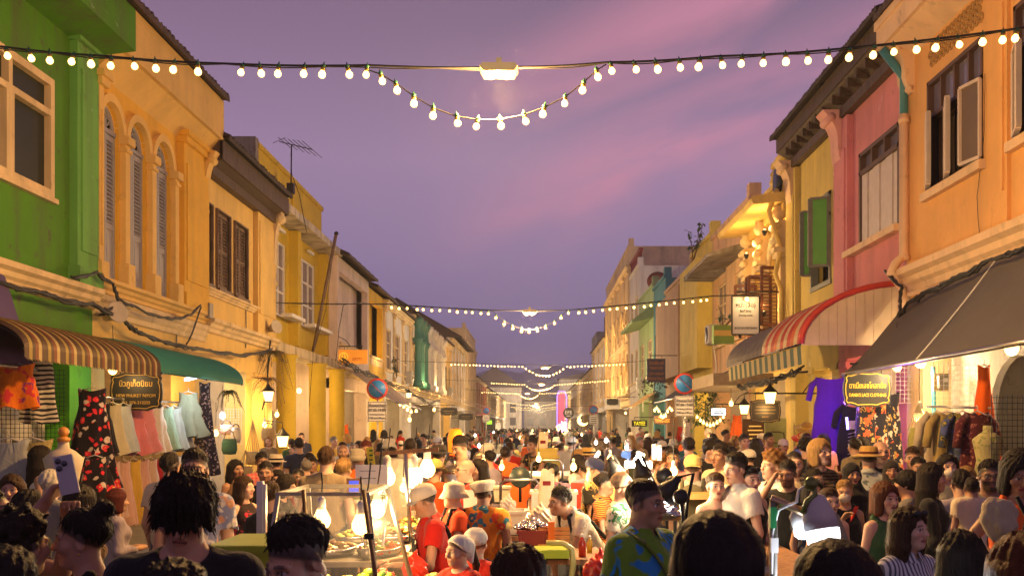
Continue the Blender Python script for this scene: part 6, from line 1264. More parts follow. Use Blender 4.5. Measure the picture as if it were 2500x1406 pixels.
            b = .165 if k == 'straw' else .14; mbx.lathe([(r_*hs, z*hs) for r_, z in ((.09, -.012), (b, -.028), (b+.012, -.018), (b, -.018), (.099, .0), (.095, .05), (.08, .085), (.055, .078), (.004, .07))], c, 26, MM @ Matrix.Diagonal((1., 1.16, 1))); m2 = MB(); m2.lathe([(r_*hs, z*hs) for r_, z in ((.1, .002), (.1015, .004), (.0995, .026), (.098, .028))], c, 26, MM @ Matrix.Diagonal((1., 1.16, 1))); out['_b%d' % len(out)] = ('hat_band', m2, it[2])
        elif k == 'glasses':
            for sd in (-1, 1): mbx.tube([Vector(Hd((sd*.032+.024*math.cos(a), -.104, .002+.018*math.sin(a)))) for a in [i*math.pi/6 for i in range(13)]], .0022, 5); mbx.tube([Vector(Hd((sd*.056, -.10, .008))), Vector(Hd((sd*.08, .0, .008)))], .0022, 4)
            mbx.tube([Vector(Hd((-.01, -.106, .006))), Vector(Hd((.01, -.106, .006)))], .0022, 4)
        elif k == 'headglasses':
            for sd in (-1, 1): mbx.ball(Vector(Hd((sd*.034, -.075, .098))), .03*hs, 10, (1, .5, .75)); mbx.tube([Vector(Hd((sd*.06, -.07, .098))), Vector(Hd((sd*.088, .03, .04)))], .004, 4)
        elif k == 'mask':
            t = Field(hc-.16*hs, hc+.1*hs, .008); t.ell(h(0, -.066, -.048), np.array((.06, .058, .05))*hs, 0, M=HM); n_ = HM @ np.array((0, 1., .0)); t.plane(n_, n_ @ h(0, -.03, 0)); out['_m%d' % len(out)] = ('face_mask', t.mesh('face_mask', m)); continue
        elif k == 'earring':
            for sd in (-1, 1): mbx.ball(Vector(Hd((sd*.085, .008, -.05))), .006, 8)
        elif k == 'strap':   # bag strap across the body, arg = side
            sd = it[2]; pts = []
            for i in range(11):
                t_ = i/10; a = math.pi*t_; pts.append(Vector(U((sd*(.12*w-.26*w*t_), -.135*w*math.sin(a)**.5 if it[3] > 0 else .14*w*math.sin(a)**.5, (1.43-.50*t_)*s))))
            for p, r_ in zip(pts, pts[1:]): mbx.bar(p, r_, .034, .012)
        elif k == 'apron_straps':
            for sd in (-1, 1): mbx.tube([Vector(U((sd*.09, -.1*w, 1.28*s))), Vector(U((sd*.085, -.05, 1.435*s))), Vector(U((sd*.075, .07, 1.42*s))), Vector(U((-sd*.02, .145*w, 1.22*s))), Vector(U((-sd*.10, .145*w, 1.05*s)))], .017, 5)
        elif k == 'apron':
            vs = [Vector(U((x*w, -.152*w+.05*abs(x)*6*abs(x), z*s))) for z, wd in ((1.30, .085), (1.12, .12), (1.0, .17), (.55, .2)) for x in [wd*j/4 for j in range(-4, 5)]]
            mbx.add(vs, [(r_*9+j, r_*9+j+1, r_*9+j+10, r_*9+j+9) for r_ in range(3) for j in range(8)], True)
        elif k == 'backpack':
            t = Field(U((0, 0, 1.2*s))-.42, U((0, 0, 1.2*s))+.42, .018); t.ell(U((0, .2*s, 1.17*s)), np.array((.155, .095, .25))*s, .02, mod=lambda x, y, z: .006*np.sin(x*40)*np.sin(z*26+y*20)); t.ell(U((0, .28*s, 1.08*s)), np.array((.11, .05, .12))*s, .02); out['_m%d' % len(out)] = ('backpack', t.mesh('backpack', m))
            for sd in (-1, 1): mbx.tube([Vector(U((sd*.1, .13, 1.36*s))), Vector(U((sd*.11, .03, 1.455*s))), Vector(U((sd*.115, -.1, 1.36*s))), Vector(U((sd*.13, -.13, 1.2*s)))], .02, 6)
        if k in ('phone_hand',): continue
        if mbx.v: out['_x%d' % len(out)] = ({'cap': 'cap', 'bucket': 'hat', 'beret': 'hat', 'straw': 'hat', 'fedora': 'hat', 'glasses': 'glasses', 'headglasses': 'sunglasses', 'earring': 'earrings', 'strap': 'bag_strap', 'apron_straps': 'apron_straps', 'apron': 'apron', 'backpack': 'straps'}[k], mbx, m)
    out['arms'] = arms; out['hc'] = hc; out['HM'] = HM; out['hs'] = hs
    return out
def make_person(loc, rz, label, group=None, **o):
    d = build_person(o); b = bpy.data.objects.new('person', d['body']); COL.objects.link(b); b.location = loc; b.rotation_euler = (0, 0, rz); tag(b, label, 'person', group); b['H'] = o.get('H', 1.7)
    for k, v in d.items():
        if k in ('body', 'arms', 'hc', 'HM', 'hs'): continue
        if k in ('hair', 'top', 'bottom'): c = bpy.data.objects.new({'hair': 'hair', 'top': o.get('tn', 'shirt'), 'bottom': ('trousers', 'shorts', 'skirt')[o.get('short', 0)]}[k], v); COL.objects.link(c); c.parent = b
        elif k == '_collar': v[0].build('collar', v[1], b)
        elif k == '_strands': v[0].build('loose_hair', v[1], b)
        elif k.startswith('_m'): c = bpy.data.objects.new(v[0], v[1]); COL.objects.link(c); c.parent = b
        else: v[1].build(v[0], v[2], b)
    return b, d
# ================================================================== the people one can tell apart
C = cloth
K = {'black': (.012, .012, .014), 'white': (.66, .62, .55), 'cream': (.62, .52, .36), 'grey': (.20, .19, .17), 'red': (.62, .03, .015), 'orange': (.80, .14, .02), 'navy': (.02, .025, .06), 'olive': (.08, .09, .03), 'green': (.03, .085, .03), 'pink': (.62, .26, .26), 'lilac': (.32, .27, .33), 'blue': (.10, .17, .34), 'brown': (.13, .07, .035), 'maroon': (.16, .015, .02), 'yellow': (.65, .42, .06), 'denim': (.07, .09, .14), 'khaki': (.25, .19, .10), 'teal': (.04, .16, .15), 'beige': (.45, .36, .24)}
JE = C(K['denim'])
F_or = pattern('orange_floral', 'floral', (.80, .26, .02), [(.04, .20, .25), (.75, .55, .2), (.7, .08, .02)], 8); F_bg = pattern('blue_green_floral', 'leaf', (.12, .22, .02), [(.015, .20, .50), (.02, .16, .45)], 5.5)
F_leaf = pattern('black_yellow_leaf', 'leaf', (.02, .018, .015), [(.60, .38, .10), (.5, .33, .1)], 8); F_zeb = pattern('orange_zebra', 'zebra', (.78, .22, .03), [(.07, .02, .01)], 16); F_palm = pattern('green_white_palm', 'leaf', (.66, .60, .48), [(.03, .12, .04), (.04, .16, .08)], 9)
F_blue = pattern('blue_flower_shirt', 'floral', (.20, .22, .36), [(.5, .25, .15), (.55, .5, .45)], 9); F_redb = pattern('red_black_lace', 'leaf', (.02, .008, .01), [(.40, .02, .05)], 11); F_plaid = pattern('red_plaid', 'plaid', (.62, .07, .08), [(.5, .25, .2)], 7); F_str = pattern('white_stripe_shirt', 'vstripe', (.55, .55, .60), [(.10, .10, .14)], 14); F_grey = pattern('grey_print', 'leaf', (.34, .36, .38), [(.10, .12, .14)], 9); F_dark = pattern('dark_streak_dress', 'zebra', (.02, .018, .016), [(.16, .10, .06)], 9); F_mauve = pattern('mauve_print', 'floral', (.20, .12, .17), [(.4, .1, .15), (.25, .25, .35)], 12)
HATW = C((.62, .57, .46)); CAPW = C((.66, .60, .5)); STRAW = pattern('straw', 'stripe', (.50, .32, .09), [(.38, .22, .05)], 60); GL = M_blackm; BLK = C(K['black'])
def person(u, v, y, rz, label, top='white', **o):
    H = o.pop('H', None) or min(1.92, max(1.35, CZ-(v-VC)*y/F))
    o.setdefault('q', .0075 if y < 5 else .009 if y < 9 else .011); o.setdefault('seed', int(u*7+v)); o.setdefault('bottom', JE)
    o['top'] = C(K[top]) if isinstance(top, str) else top
    held = o.pop('held', None)
    d = None; b, d = make_person((0, 0, 0), R(rz), label, H=H, **o)
    p = Matrix.Rotation(R(rz), 3, 'Z') @ Vector(d['hc']); t = P(u, v, y); b.location = (t.x-p.x, y-p.y, 0 if y > 2 or True else 0)
    return b, d
def wpt(b, p): return Matrix.Translation(b.location) @ Matrix.Rotation(b.rotation_euler.z, 4, 'Z') @ Vector(p)
PP = person
# --- nearest row, out of focus
PP(450, 1160, 3.8, 8, 'young man in black T-shirt with messy black hair falling over his bowed face', 'black', hair='messy', head=(0, 24, 4), H=1.82, skin='m', strands=700, w=1.12, hs=1.0, wear=[('earring', M_steel)], neckline=.035, q=.0065)
PP(200, 1240, 4.0, -72, 'woman with black topknot and small earring looking left near the left edge', 'black', H=1.69, fem=1, hair='topknot', cut='tank', skin='m', head=(-8, 2, 0), wear=[('earring', M_brass)], strands=120, q=.0065, neckline=.05)
b, d = PP(-14, 1188, 4.5, 66, 'man cut by the left edge raising his arm with a phone', 'grey', hair='short', skin='t', head=(10, -22, 0), arms=(((.0, -.24, .03), (-.084, -.43, .31)), ((.0, -.22, -.02), (-.14, -.42, .24))), hands=3, curl=.9, hs=.98)
wr = wpt(b, d['arms'][1][2]); w2 = wpt(b, d['arms'][-1][2])
c = P(163, 1158, 4.2); r = thing('phone', 'silver phone with three lenses held up by the man at the left edge', 'phone', c); M = Matrix.Rotation(R(-12), 3, 'Y'); mb = MB(); mb.obox(c, .078, .009, .16, M); mb.build('body', mat('phone_silver', (.42, .38, .38), .3, .3, .03), r); q = MB()
for x, z in ((-.022, .06), (-.022, .03), (.002, .046)): q.lathe([(.012, -.003), (.012, .003)], c+M @ Vector((x, -.007, z)), 12, Matrix.Rotation(R(90), 3, 'X'))
q.build('lenses', M_glass, r); place_children(r)
PP(727, 1240, 3.25, -28, 'foreground person with cropped black hair and earring seen in lowered profile', pattern('red_blue_print', 'floral', (.30, .04, .03), [(.08, .1, .25)], 12), hair='cropfade', head=(-14, 24, 0), skin='m', H=1.71, wear=[('earring', M_steel)], strands=70, q=.0065, w=1.0)
PP(1268, 1335, 2.9, 178, 'dark haired head in front at the bottom centre, seen from behind', 'black', hair='short', hv=1.3, hc='brown', q=.0075)
PP(1745, 1238, 1.85, 180, 'huge dark head of a spectator blocking the lower right foreground', 'black', hair='buzz', hv=1.7, H=1.85, q=.0065, hs=1.02); PP(2035, 1318, 1.95, 180, 'dark round head right below the bright white clamp lamp', 'navy', hair='buzz', hv=1.9, q=.0065, hs=1.04)
PP(2222, 1234, 5.4, 24, 'woman in grey striped white shirt with sunglasses pushed up on long hair', F_str, fem=1, hair='long', hc='brown', cut='shirt', skin='l', head=(14, -2, 0), wear=[('headglasses', GL), ('earring', M_white)], strands=150, q=.0065)
PP(2345, 1290, 4.2, 172, 'long haired woman from behind at the lower right, hair shining grey', 'black', fem=1, hair='long', hl=1.3, hc='dark', strands=250, q=.0075); PP(2510, 1300, 2.6, 190, 'brown haired head cut by the bottom right corner', 'brown', hair='bob', hc='auburn', q=.009)
PP(20, 1345, 2.7, 180, 'dark head cut by the bottom left corner', 'black', hair='short', hv=1.5, q=.009); PP(430, 1368, 2.2, 180, 'top of a black haired head below the young man in black', 'black', hair='short', q=.009)
# --- left group
PP(28, 1155, 7.8, 12, 'brown haired girl looking at the camera at the left edge', 'grey', fem=1, hair='long', hc='brown', skin='m'); PP(102, 1085, 10.5, 118, 'woman in white strap top with long dark ponytail turned from the camera', 'white', fem=1, hair='long', hc='dark', hl=1.3, cut='tank'); PP(125, 1146, 8.6, 165, 'white haired man in grey at the left, seen from behind', 'grey', hair='short', hc='white', skin='l')
PP(75, 1195, 6.4, 140, 'black haired man in black with bare neck below the raised arm', 'black', hair='cropfade', skin='t'); PP(200, 1180, 6.6, 150, 'dark haired woman with bare shoulder behind the topknot woman', 'brown', fem=1, hair='long', hc='dark', cut='tank', hl=.8, skin='m'); PP(55, 1250, 3.9, 160, 'curly dark haired head below the raised forearm at far left', 'black', hair='curly', hc='dark', q=.009)
b, d = PP(287, 1174, 10, 120, 'red dark haired person in lilac grey shirt sitting by the dress rack', 'lilac', hair='bob', hc='red', cut='long', sit=1, H=1.6, fem=1, arms=('fwd', 'fwd')); b.location.z = .17; x0, y0 = b.location.x, b.location.y
r = thing('stool', 'blue plastic stool under the person in lilac grey', 'stool', (x0, y0, 0)); mb = MB(); mb.obox((x0, y0, .5), .34, .34, .04); mb.build('seat', mat('stool_blue', (.02, .05, .35), .4), r)
for sx in (-.14, .14):
    for sy in (-.14, .14): q = MB(); q.tube([(x0+sx*1.15, y0+sy*1.15, .004), (x0+sx, y0+sy, .48)], .02, 6); q.build('leg', mat('stool_blue', (0, 0, 0)), r)
place_children(r)
PP(418, 1105, 9.6, 160, 'black haired man in cream T-shirt seen from behind at the dress rack', 'cream', hair='cropfade', skin='m', w=1.1); PP(474, 1095, 7, 12, 'young man in blue flowered shirt facing the camera behind the messy hair', F_blue, hair='cropfade', cut='shirt', skin='m', arms=('fwd', 'fwd'), hands=2)
PP(598, 1158, 9.6, 62, 'smiling woman in red and black sleeveless lace top', F_redb, fem=1, hair='long', hc='brown', hl=.8, cut='tank', skin='l', head=(8, 0, 0), arms=('bent', 'bent')); PP(576, 1119, 12, 50, 'woman with long black hair and brown sleeveless dress by the bags', 'brown', fem=1, hair='long', hc='black', hl=1.3, cut='tank', skin='t')
PP(648, 1126, 11, 8, 'man in black V-neck T-shirt facing the camera', 'black', hair='cropfade', skin='t', neckline=.06); PP(640, 1103, 13, 30, 'man in red plaid shirt below the round straw bag', F_plaid, hair='cropfade', cut='shirt', skin='t'); PP(673, 1108, 14, -150, 'man in pale fedora and printed shirt seen from behind', F_grey, hair='short', wear=[('fedora', C((.6, .5, .36)), BLK)])
PP(677, 1145, 11.5, 10, 'short girl with dark fringe between the V-neck man and the glasses woman', 'maroon', fem=1, hair='bob', skin='m'); PP(727, 1141, 12, -10, 'boy with cropped hair and brown skin in mauve shirt', 'lilac', hair='buzz', skin='d'); PP(700, 1166, 10, 78, 'woman in black jacket with glasses leaning over the glass cart', 'black', fem=1, hair='bob', hc='dark', cut='long', skin='l', lean=16, head=(0, 14, 0), H=1.56, arms=('reach', 'reach'), wear=[('glasses', GL)], hands=2)
PP(660, 1232, 8, 175, 'loosely tied brown hair of a seated woman just behind the cropped foreground head', 'black', fem=1, hair='bun', hc='brown', strands=200, H=1.58)
PP(718, 1082, 20, -60, 'woman in white tee with long brown hair by the yellow column', 'white', fem=1, hair='pony', hc='brown', skin='l'); PP(753, 1104, 16, -40, 'woman with long dark hair holding a snack by the second yellow column', 'maroon', fem=1, hair='long', arms=('mouth', 'fwd'), hands=3); PP(730, 1068, 18, -160, 'dark haired man behind the woman in the white tee', 'navy', hair='short')
PP(798, 1090, 10.3, 176, 'tall man in loose brown grey T-shirt seen from behind beside the cart', pattern('taupe_tee', 'plain', (.24, .18, .11), []), hair='cropfade', hc='brown', skin='l', w=1.12); PP(840, 1118, 11, 165, 'blond woman with messy pinned up hair from behind', 'cream', fem=1, hair='bun', hc='blond', hv=1.6, strands=250, skin='l')
PP(838, 1082, 15, 10, 'bald bearded man facing the camera in front of the pink house', 'navy', hair='bald', shade=.5, beard=.6, hc='brown', skin='m'); PP(873, 1094, 13, 178, 'person in wide grey bucket hat and orange top', 'orange', hair='short', wear=[('bucket', C((.30, .26, .2)))]); PP(893, 1075, 14, 15, 'reddish bearded man near the even day sign post', 'navy', hair='cropfade', hc='red', beard=.7); PP(1002, 1067, 13.5, 178, 'man in lilac shirt from behind between the bulbs', 'lilac', hair='buzz', hc='dark', w=1.1); PP(912, 1105, 12, 170, 'person in white top with a thin black bag strap beside the bulbs', 'beige', fem=1, hair='long', hc='dark', wear=[('strap', BLK, 1, -1)])
# --- vendors in the middle
RED = pattern('red_polo', 'plain', (.60, .02, .012), []); ORT = pattern('orange_tee', 'plain', (.74, .07, .012), [])
b, d = PP(1035, 1200, 7.6, -72, 'vendor in white cap and red polo shirt bent over the food trays', RED, hair='short', cut='shirt', skin='m', lean=10, head=(0, 20, 0), H=1.58, arms=('work', 'work'), hands=3, wear=[('cap', CAPW), ('apron', BLK), ('strap', BLK, 1, -1)], bottom=C(K['maroon'])); PP(1106, 1176, 9, -68, 'vendor in white bucket hat and orange red T-shirt facing left', ORT, hair='short', skin='l', arms=('work', 'work'), wear=[('bucket', HATW), ('apron_straps', BLK)])
PP(1180, 1172, 9, 168, 'vendor in white puffy cap and orange shirt with big flowers', F_or, hair='short', cut='shirt', skin='t', arms=('bent', 'bent'), wear=[('beret', HATW)], w=1.12); PP(1118, 1310, 6.2, -38, 'girl with white kerchief looking left in front of the vendors', 'red', fem=1, hair='pony', hc='brown', skin='l', head=(-12, 4, 0), wear=[('kerchief', C((.68, .66, .64)))], q=.0065); PP(1165, 1295, 6.6, 165, 'curly brown haired woman in white cook cap and red shirt from behind', 'red', fem=1, hair='curly', hc='auburn', wear=[('snood', C((.66, .62, .58)))])
PP(1135, 1117, 10.6, -70, 'bald man with glasses and red shirt under a dark apron', 'red', hair='bald', shade=.25, skin='l', wear=[('glasses', GL), ('apron_straps', BLK), ('apron', BLK)], arms=('work', 'work')); PP(1168, 1118, 11.2, -50, 'black haired woman in dark top close behind the bald man', 'black', fem=1, hair='long', hl=.6); PP(1123, 1072, 13, -48, 'man in lilac shirt with black strap looking down beside the orange lantern', 'lilac', hair='cropfade', head=(0, 22, 0), wear=[('strap', BLK, 1, 1)], H=1.88, skin='m', arms=('work', 'work')); PP(1062, 1120, 11.4, 160, 'vendor in yellow cap and bright red T-shirt seen from behind', ORT, hair='short', wear=[('cap', C((.45, .36, .1)))], arms=('work', 'work')); PP(1072, 1085, 13.4, 165, 'man in wide dark hat behind the hanging bulbs', 'brown', hair='short', wear=[('straw', C((.04, .03, .025)), BLK)])
PP(1190, 1082, 15, -60, 'vendor with white visor cap and red shirt beyond the bald man', 'red', hair='short', skin='m', wear=[('cap', CAPW)], arms=('work', 'work'), head=(0, 20, 0)); PP(1217, 1112, 15, 20, 'vendor with red shirt crouched low near the white box', 'maroon', hair='short', H=1.5, sit=0); PP(1235, 1100, 16, 165, 'man in orange tee bending away at the middle stalls', 'orange', hair='short', lean=25, H=1.75); PP(1262, 1112, 14.5, 12, 'boy in navy cap sitting by the metal cart', 'orange', hair='short', wear=[('cap', C(K['navy']))], H=1.42); PP(1300, 1066, 18, -40, 'vendor in printed shirt bending over beside the tall white sack', F_leaf, hair='short', lean=20, H=1.85, arms=('reach', 'reach')); PP(1240, 1070, 19, 170, 'man in beige shirt from behind beyond the middle stalls', 'beige', hair='short')
PP(1352, 1132, 13, 178, 'seated vendor in mauve print shirt with crossed pink and black straps', F_mauve, hair='short', wear=[('apron_straps', BLK)], w=1.1); PP(1366, 1203, 8.6, -62, 'boy in white tee and black dungarees bending over the orange board', pattern('white_speck_tee', 'floral', (.62, .56, .44), [(.5, .38, .25)], 22), hair='cropfade', skin='t', lean=34, head=(0, 4, 0), H=1.6, armlean=0, arms=(((.02, -.10, -.27), (.0, -.08, -.52)), ((.02, -.10, -.27), (.0, -.08, -.52))), hands=3, wear=[('apron_straps', BLK)], bottom=BLK)
PP(1415, 1095, 15, 90, 'blond straight haired person behind the printed shirts', 'black', fem=1, hair='long', hc='blond'); PP(1413, 1108, 14, 60, 'woman with black bob and white blouse and face mask', 'white', fem=1, hair='bob', arms=('work', 'work'), wear=[('mask', HATW)], skin='l'); PP(1438, 1092, 15, 70, 'vendor in wide straw hat near the white stall light', 'red', hair='short', wear=[('straw', STRAW, BLK)]); PP(1300, 1060, 24, 0, 'man carrying a bag far behind the sack', 'orange', hair='short')
PP(1451, 1118, 11, 70, 'man in navy cap and black and yellow leaf shirt', F_leaf, hair='short', cut='shirt', skin='m', head=(0, 18, 0), wear=[('cap', C((.015, .02, .07)))], arms=('work', 'work')); PP(1478, 1152, 10, 68, 'woman in orange zebra print shirt with black hair tied back', F_zeb, fem=1, hair='bun', cut='shirt', skin='t', wear=[('strap', BLK, -1, -1)], arms=('work', 'work')); PP(1514, 1118, 11, 72, 'man in yellowish print shirt stooping to the lit tray', pattern('yellow_print', 'floral', (.62, .45, .16), [(.3, .2, .05)], 12), hair='cropfade', head=(0, 25, 0), skin='l', arms=('work', 'work')); PP(1522, 1166, 8.6, 58, 'vendor with hair net and green and white palm print shirt', F_palm, fem=1, hair='short', hc='brown', cut='shirt', skin='l', head=(0, 22, 0), H=1.6, hands=1, arms=('down', 'work'), wear=[('snood', C((.28, .2, .14)))]); PP(1576, 1163, 5.3, 48, 'elderly man with cropped hair in blue and green flowered shirt', F_bg, hair='buzz', hc='dark', cut='shirt', skin='t', w=1.08, head=(6, 4, 0), wear=[('strap', C((.12, .14, .02)), -1, 1)], q=.007)
PP(1612, 1120, 12, 60, 'bearded man with curly fair hair right behind the zebra print woman', 'beige', hair='curly', hc='ginger', H=1.66)
# --- right group
PP(1692, 1110, 10.4, 168, 'man in pale yellow cap with big olive backpack', 'cream', hair='short', wear=[('cap', C((.62, .45, .14)), -1), ('backpack', C((.10, .085, .04)))]); PP(1642, 1092, 12, -10, 'man in dusty pink shirt beside the twin stall tubes', 'pink', hair='short', skin='m'); PP(1795, 1104, 8.8, -58, 'young man with black hair in white polo shirt facing left', 'white', hair='cropfade', cut='shirt', skin='l', head=(0, 10, 0)); PP(1757, 1082, 11.4, -52, 'man in profile with short dark hair behind the white polo', 'cream', hair='cropfade', skin='m'); PP(1748, 1150, 8.8, 8, 'bare shouldered woman with brown hair tied back', 'orange', fem=1, hair='bun', hc='brown', cut='bare', skin='l')
PP(1832, 1133, 8.8, 22, 'woman in black tank top with sunglasses on her dark hair', 'black', fem=1, hair='pony', hc='black', cut='tank', skin='l', wear=[('headglasses', GL)], neckline=.07); PP(1922, 1122, 9.4, -22, 'bearded man in black shirt with his hand on his head', 'black', hair='cropfade', beard=.7, skin='t', arms=('head', 'down'), hands=1, head=(-6, 8, 0)); PP(1884, 1102, 9.6, -68, 'curly ginger haired man in white shirt in profile', 'white', hair='curly', hc='ginger', skin='l', cut='shirt'); PP(1940, 1098, 10.2, -5, 'man with receding dark hair between the curly man and the blond woman', 'beige', hair='buzz', skin='l'); PP(2003, 1069, 10.2, 18, 'tall blond woman in dark streaked dress looking up', F_dark, fem=1, hair='bob', hc='blond', hv=1.1, skin='l', head=(10, -6, 0), cut='long')
PP(2120, 1088, 11.5, 168, 'man in straw hat with brown band and grey print shirt', F_grey, hair='short', wear=[('straw', STRAW, C((.10, .03, .02)))], cut='shirt'); PP(2150, 1072, 11.5, 0, 'bald man in dark shirt behind the straw hat', 'black', hair='bald', shade=.2, skin='l'); PP(2080, 1126, 10, 5, 'woman in black headscarf behind the masked woman', 'black', fem=1, hair='bald', wear=[('hijab', BLK)], skin='m'); PP(2062, 1168, 9, -16, 'woman with white face mask and red bag strap holding a drink', 'black', fem=1, hair='bun', hc='blond', wear=[('mask', HATW), ('strap', C(K['red']), 1, 1)], arms=('mouth', 'down'), hands=1, cut='tank', skin='m'); PP(2026, 1187, 8, 8, 'woman with hair pulled back looking straight past the clamp lamp', 'grey', fem=1, hair='bun', hc='brown', cut='tank', skin='l')
PP(2162, 1174, 7.3, 24, 'woman in dark green sleeveless top with brown bob', 'green', fem=1, hair='bob', hc='auburn', cut='tank', skin='l', wear=[('strap', BLK, 1, 1)]); PP(2176, 1120, 11, -12, 'person in dark cloth cap and headscarf beside the straw hat', 'black', fem=1, hair='bald', wear=[('hijab', C((.035, .03, .03)))], skin='m'); PP(2243, 1112, 11, -10, 'dark haired girl looking left behind the long haired woman', 'maroon', fem=1, hair='bun'); PP(2228, 1090, 11.6, -20, 'brown haired man in front of the net bags', 'khaki', hair='cropfade', hc='brown'); PP(2212, 1146, 9, -120, 'young man with bowl of black hair turned away, strap on his shoulder', 'grey', hair='fringe', skin='m', wear=[('strap', C((.3, .1, .05)), -1, -1)]); PP(2278, 1126, 8.2, 62, 'woman with very long dark hair and black top facing right', 'black', fem=1, hair='long', hc='dark', hl=1.6, skin='m', cut='long', arms=('work', 'work')); PP(2314, 1104, 9.6, -5, 'woman with white mask and dark fringe under the shirt rack', 'grey', fem=1, hair='long', wear=[('mask', CAPW)], skin='l'); PP(2360, 1136, 10.5, -5, 'blond woman with glasses half hidden behind the dark haired child', 'cream', fem=1, hair='bob', hc='blond', wear=[('glasses', GL)])
PP(2345, 1156, 8.8, 175, 'dark haired child in mauve seen from behind', 'lilac', hair='cropfade', H=1.63); PP(2416, 1122, 8.2, -12, 'bearded man with glasses holding a small child', 'grey', hair='cropfade', beard=.85, skin='d', wear=[('glasses', GL)], arms=('fwd', 'fwd'), bottom=C(K['khaki']))
b, d = PP(2372, 1156, 7.75, 170, 'small child in pale yellow dress held on the bearded man s arm'.replace(' s arm', "'s arm"), 'cream', hair='buzz', hc='black', skin='t', H=1.0, hs=1.18, cq=.02, tn='dress', hem=.5, bottom=None); b.location.z = CZ-(1156-VC)*7.75/F-1.0*1.03
b, d = PP(2490, 1096, 6.2, -8, 'woman in orange red top digging in a beige bag at the right edge', 'orange', fem=1, hair='bob', hc='black', hv=1.2, cut='tank', skin='t', head=(0, 20, 0), H=1.86, arms=(((.16, -.03, -.18), (-.06, -.26, -.24)), ((.05, -.02, -.27), (-.10, -.26, -.30))), hands=3, bottom=C(K['khaki']))
c = P(2440, 1262, 5.9); r = thing('cloth_bag', 'beige soft backpack held open by the woman in orange red', 'bag', c); f = Field(np.array(c)-.3, np.array(c)+.3, .018); f.ell(np.array(c), (.105, .07, .14), .02); f.ell(np.array(c)+(.01, -.06, -.05), (.065, .03, .055), .01); f.wiggle(lambda x, y, z: .009*np.sin(x*52+z*30)*np.sin(z*41+y*15)+.004*np.sin(x*110+z*60)); f.plane((.25, 0, 1.), (np.array(c)+(0, 0, .11))@np.array((.25, 0, 1.))); o_ = bpy.data.objects.new('bag_body', f.mesh('bag_body', C((.42, .34, .22)))); COL.objects.link(o_); o_.parent = r; q = MB(); q.tube([c+Vector((.1, 0, .12)), c+Vector((.16, 0, 0)), c+Vector((.12, 0, -.22)), c+Vector((-.05, 0, -.25)), c+Vector((-.12, 0, -.12))], .014, 6); q.build('strap', BLK, r); place_children(r)
PP(1818, 1058, 17.5, 8, 'man in white polo with dark strap walking towards the camera', 'white', hair='short', skin='m', wear=[('strap', BLK, 1, 1)], cut='shirt'); PP(1878, 1055, 20, 25, 'man in pale pink tee below the dark script sign', 'pink', hair='cropfade', beard=.5, w=1.15); PP(1913, 1071, 18.5, 15, 'woman in pale baseball cap in front of the purple dress', 'blue', fem=1, hair='pony', wear=[('cap', CAPW)]); PP(1845, 1068, 15.8, 178, 'black long haired person from behind below the brown board', 'black', fem=1, hair='long'); PP(1735, 1074, 14, 6, 'dark haired man facing the camera between the cap and the plants', 'black', hair='fringe', hv=1.3); PP(1682, 1068, 15, 178, 'dark haired man from behind by the odd day sign', 'navy', hair='short', hv=1.2); PP(1968, 1070, 14.5, 172, 'two tone dark curly head left of the blond woman', 'black', hair='curly', hc='black'); PP(1990, 1140, 10, 20, 'small dark haired woman below the blond woman', 'brown', fem=1, hair='pony'); PP(1985, 1165, 9, 15, 'dark haired girl beside the gooseneck of the clamp lamp', 'navy', fem=1, hair='bob'); PP(1895, 1098, 12.4, 100, 'head with dark hair just left of the curly ginger man', 'navy', hair='short')
# ================================================================== the crowd farther down the street
PROTO = []
specs = [dict(hair='short'), dict(hair='cropfade', skin='t'), dict(hair='long', fem=1, skin='l', hc='brown'), dict(hair='long', fem=1, hc='black'), dict(hair='pony', fem=1, hc='dark'), dict(hair='buzz', skin='l', hc='brown'), dict(hair='bob', fem=1, hc='blond', skin='l'), dict(hair='short', hc='grey', skin='l'), dict(hair='short', wear=[('cap', CAPW)]), dict(hair='curly', hc='dark', skin='t'), dict(hair='bald', fem=1, wear=[('hijab', BLK)]), dict(hair='bun', fem=1, hc='black'), dict(hair='short', wear=[('bucket', HATW)], fem=1)]
HN = ['short black hair', 'cropped black hair', 'long brown hair', 'long black hair', 'dark ponytail', 'cropped brown hair', 'blond bob', 'grey hair', 'white cap', 'curly dark hair', 'black headscarf', 'black hair bun', 'white sun hat']
for i, s_ in enumerate(specs):
    o = dict(H=1.68, q=.0125, cq=.034, top=C(K['grey']), bottom=C(K['navy']), arms=[('down', 'down'), ('fwd', 'down'), ('bent', 'fwd')][i % 3], stride=.5, cut='shirt' if i % 4 == 0 else 'tee'); o.update(s_)
    b, d = make_person((0, 0, -50), 0, 'x', **o); PROTO.append(b)
SHC = ['white', 'black', 'grey', 'red', 'navy', 'pink', 'blue', 'olive', 'cream', 'orange', 'lilac', 'maroon', 'teal', 'beige', 'brown', 'yellow', 'khaki', 'green']
used = {}
def zone(x, y):
    s_ = 'left' if x < -1.2 else 'right' if x > 1.6 else 'mid'
    return {('left', 0): 'near the yellow columns', ('mid', 0): 'among the middle stalls', ('right', 0): 'near the odd day sign', ('left', 1): 'below the pink house', ('mid', 1): 'in mid street beyond the stalls', ('right', 1): 'below the tan panel house', ('left', 2): 'below the green columns', ('mid', 2): 'under the third bulb string', ('right', 2): 'by the far ornate facade', ('left', 3): 'near the red shopfront', ('mid', 3): 'under the far bulb strings', ('right', 3): 'below the pink neon pillar'}[(s_, 0 if y < 26 else 1 if y < 46 else 2 if y < 78 else 3)]
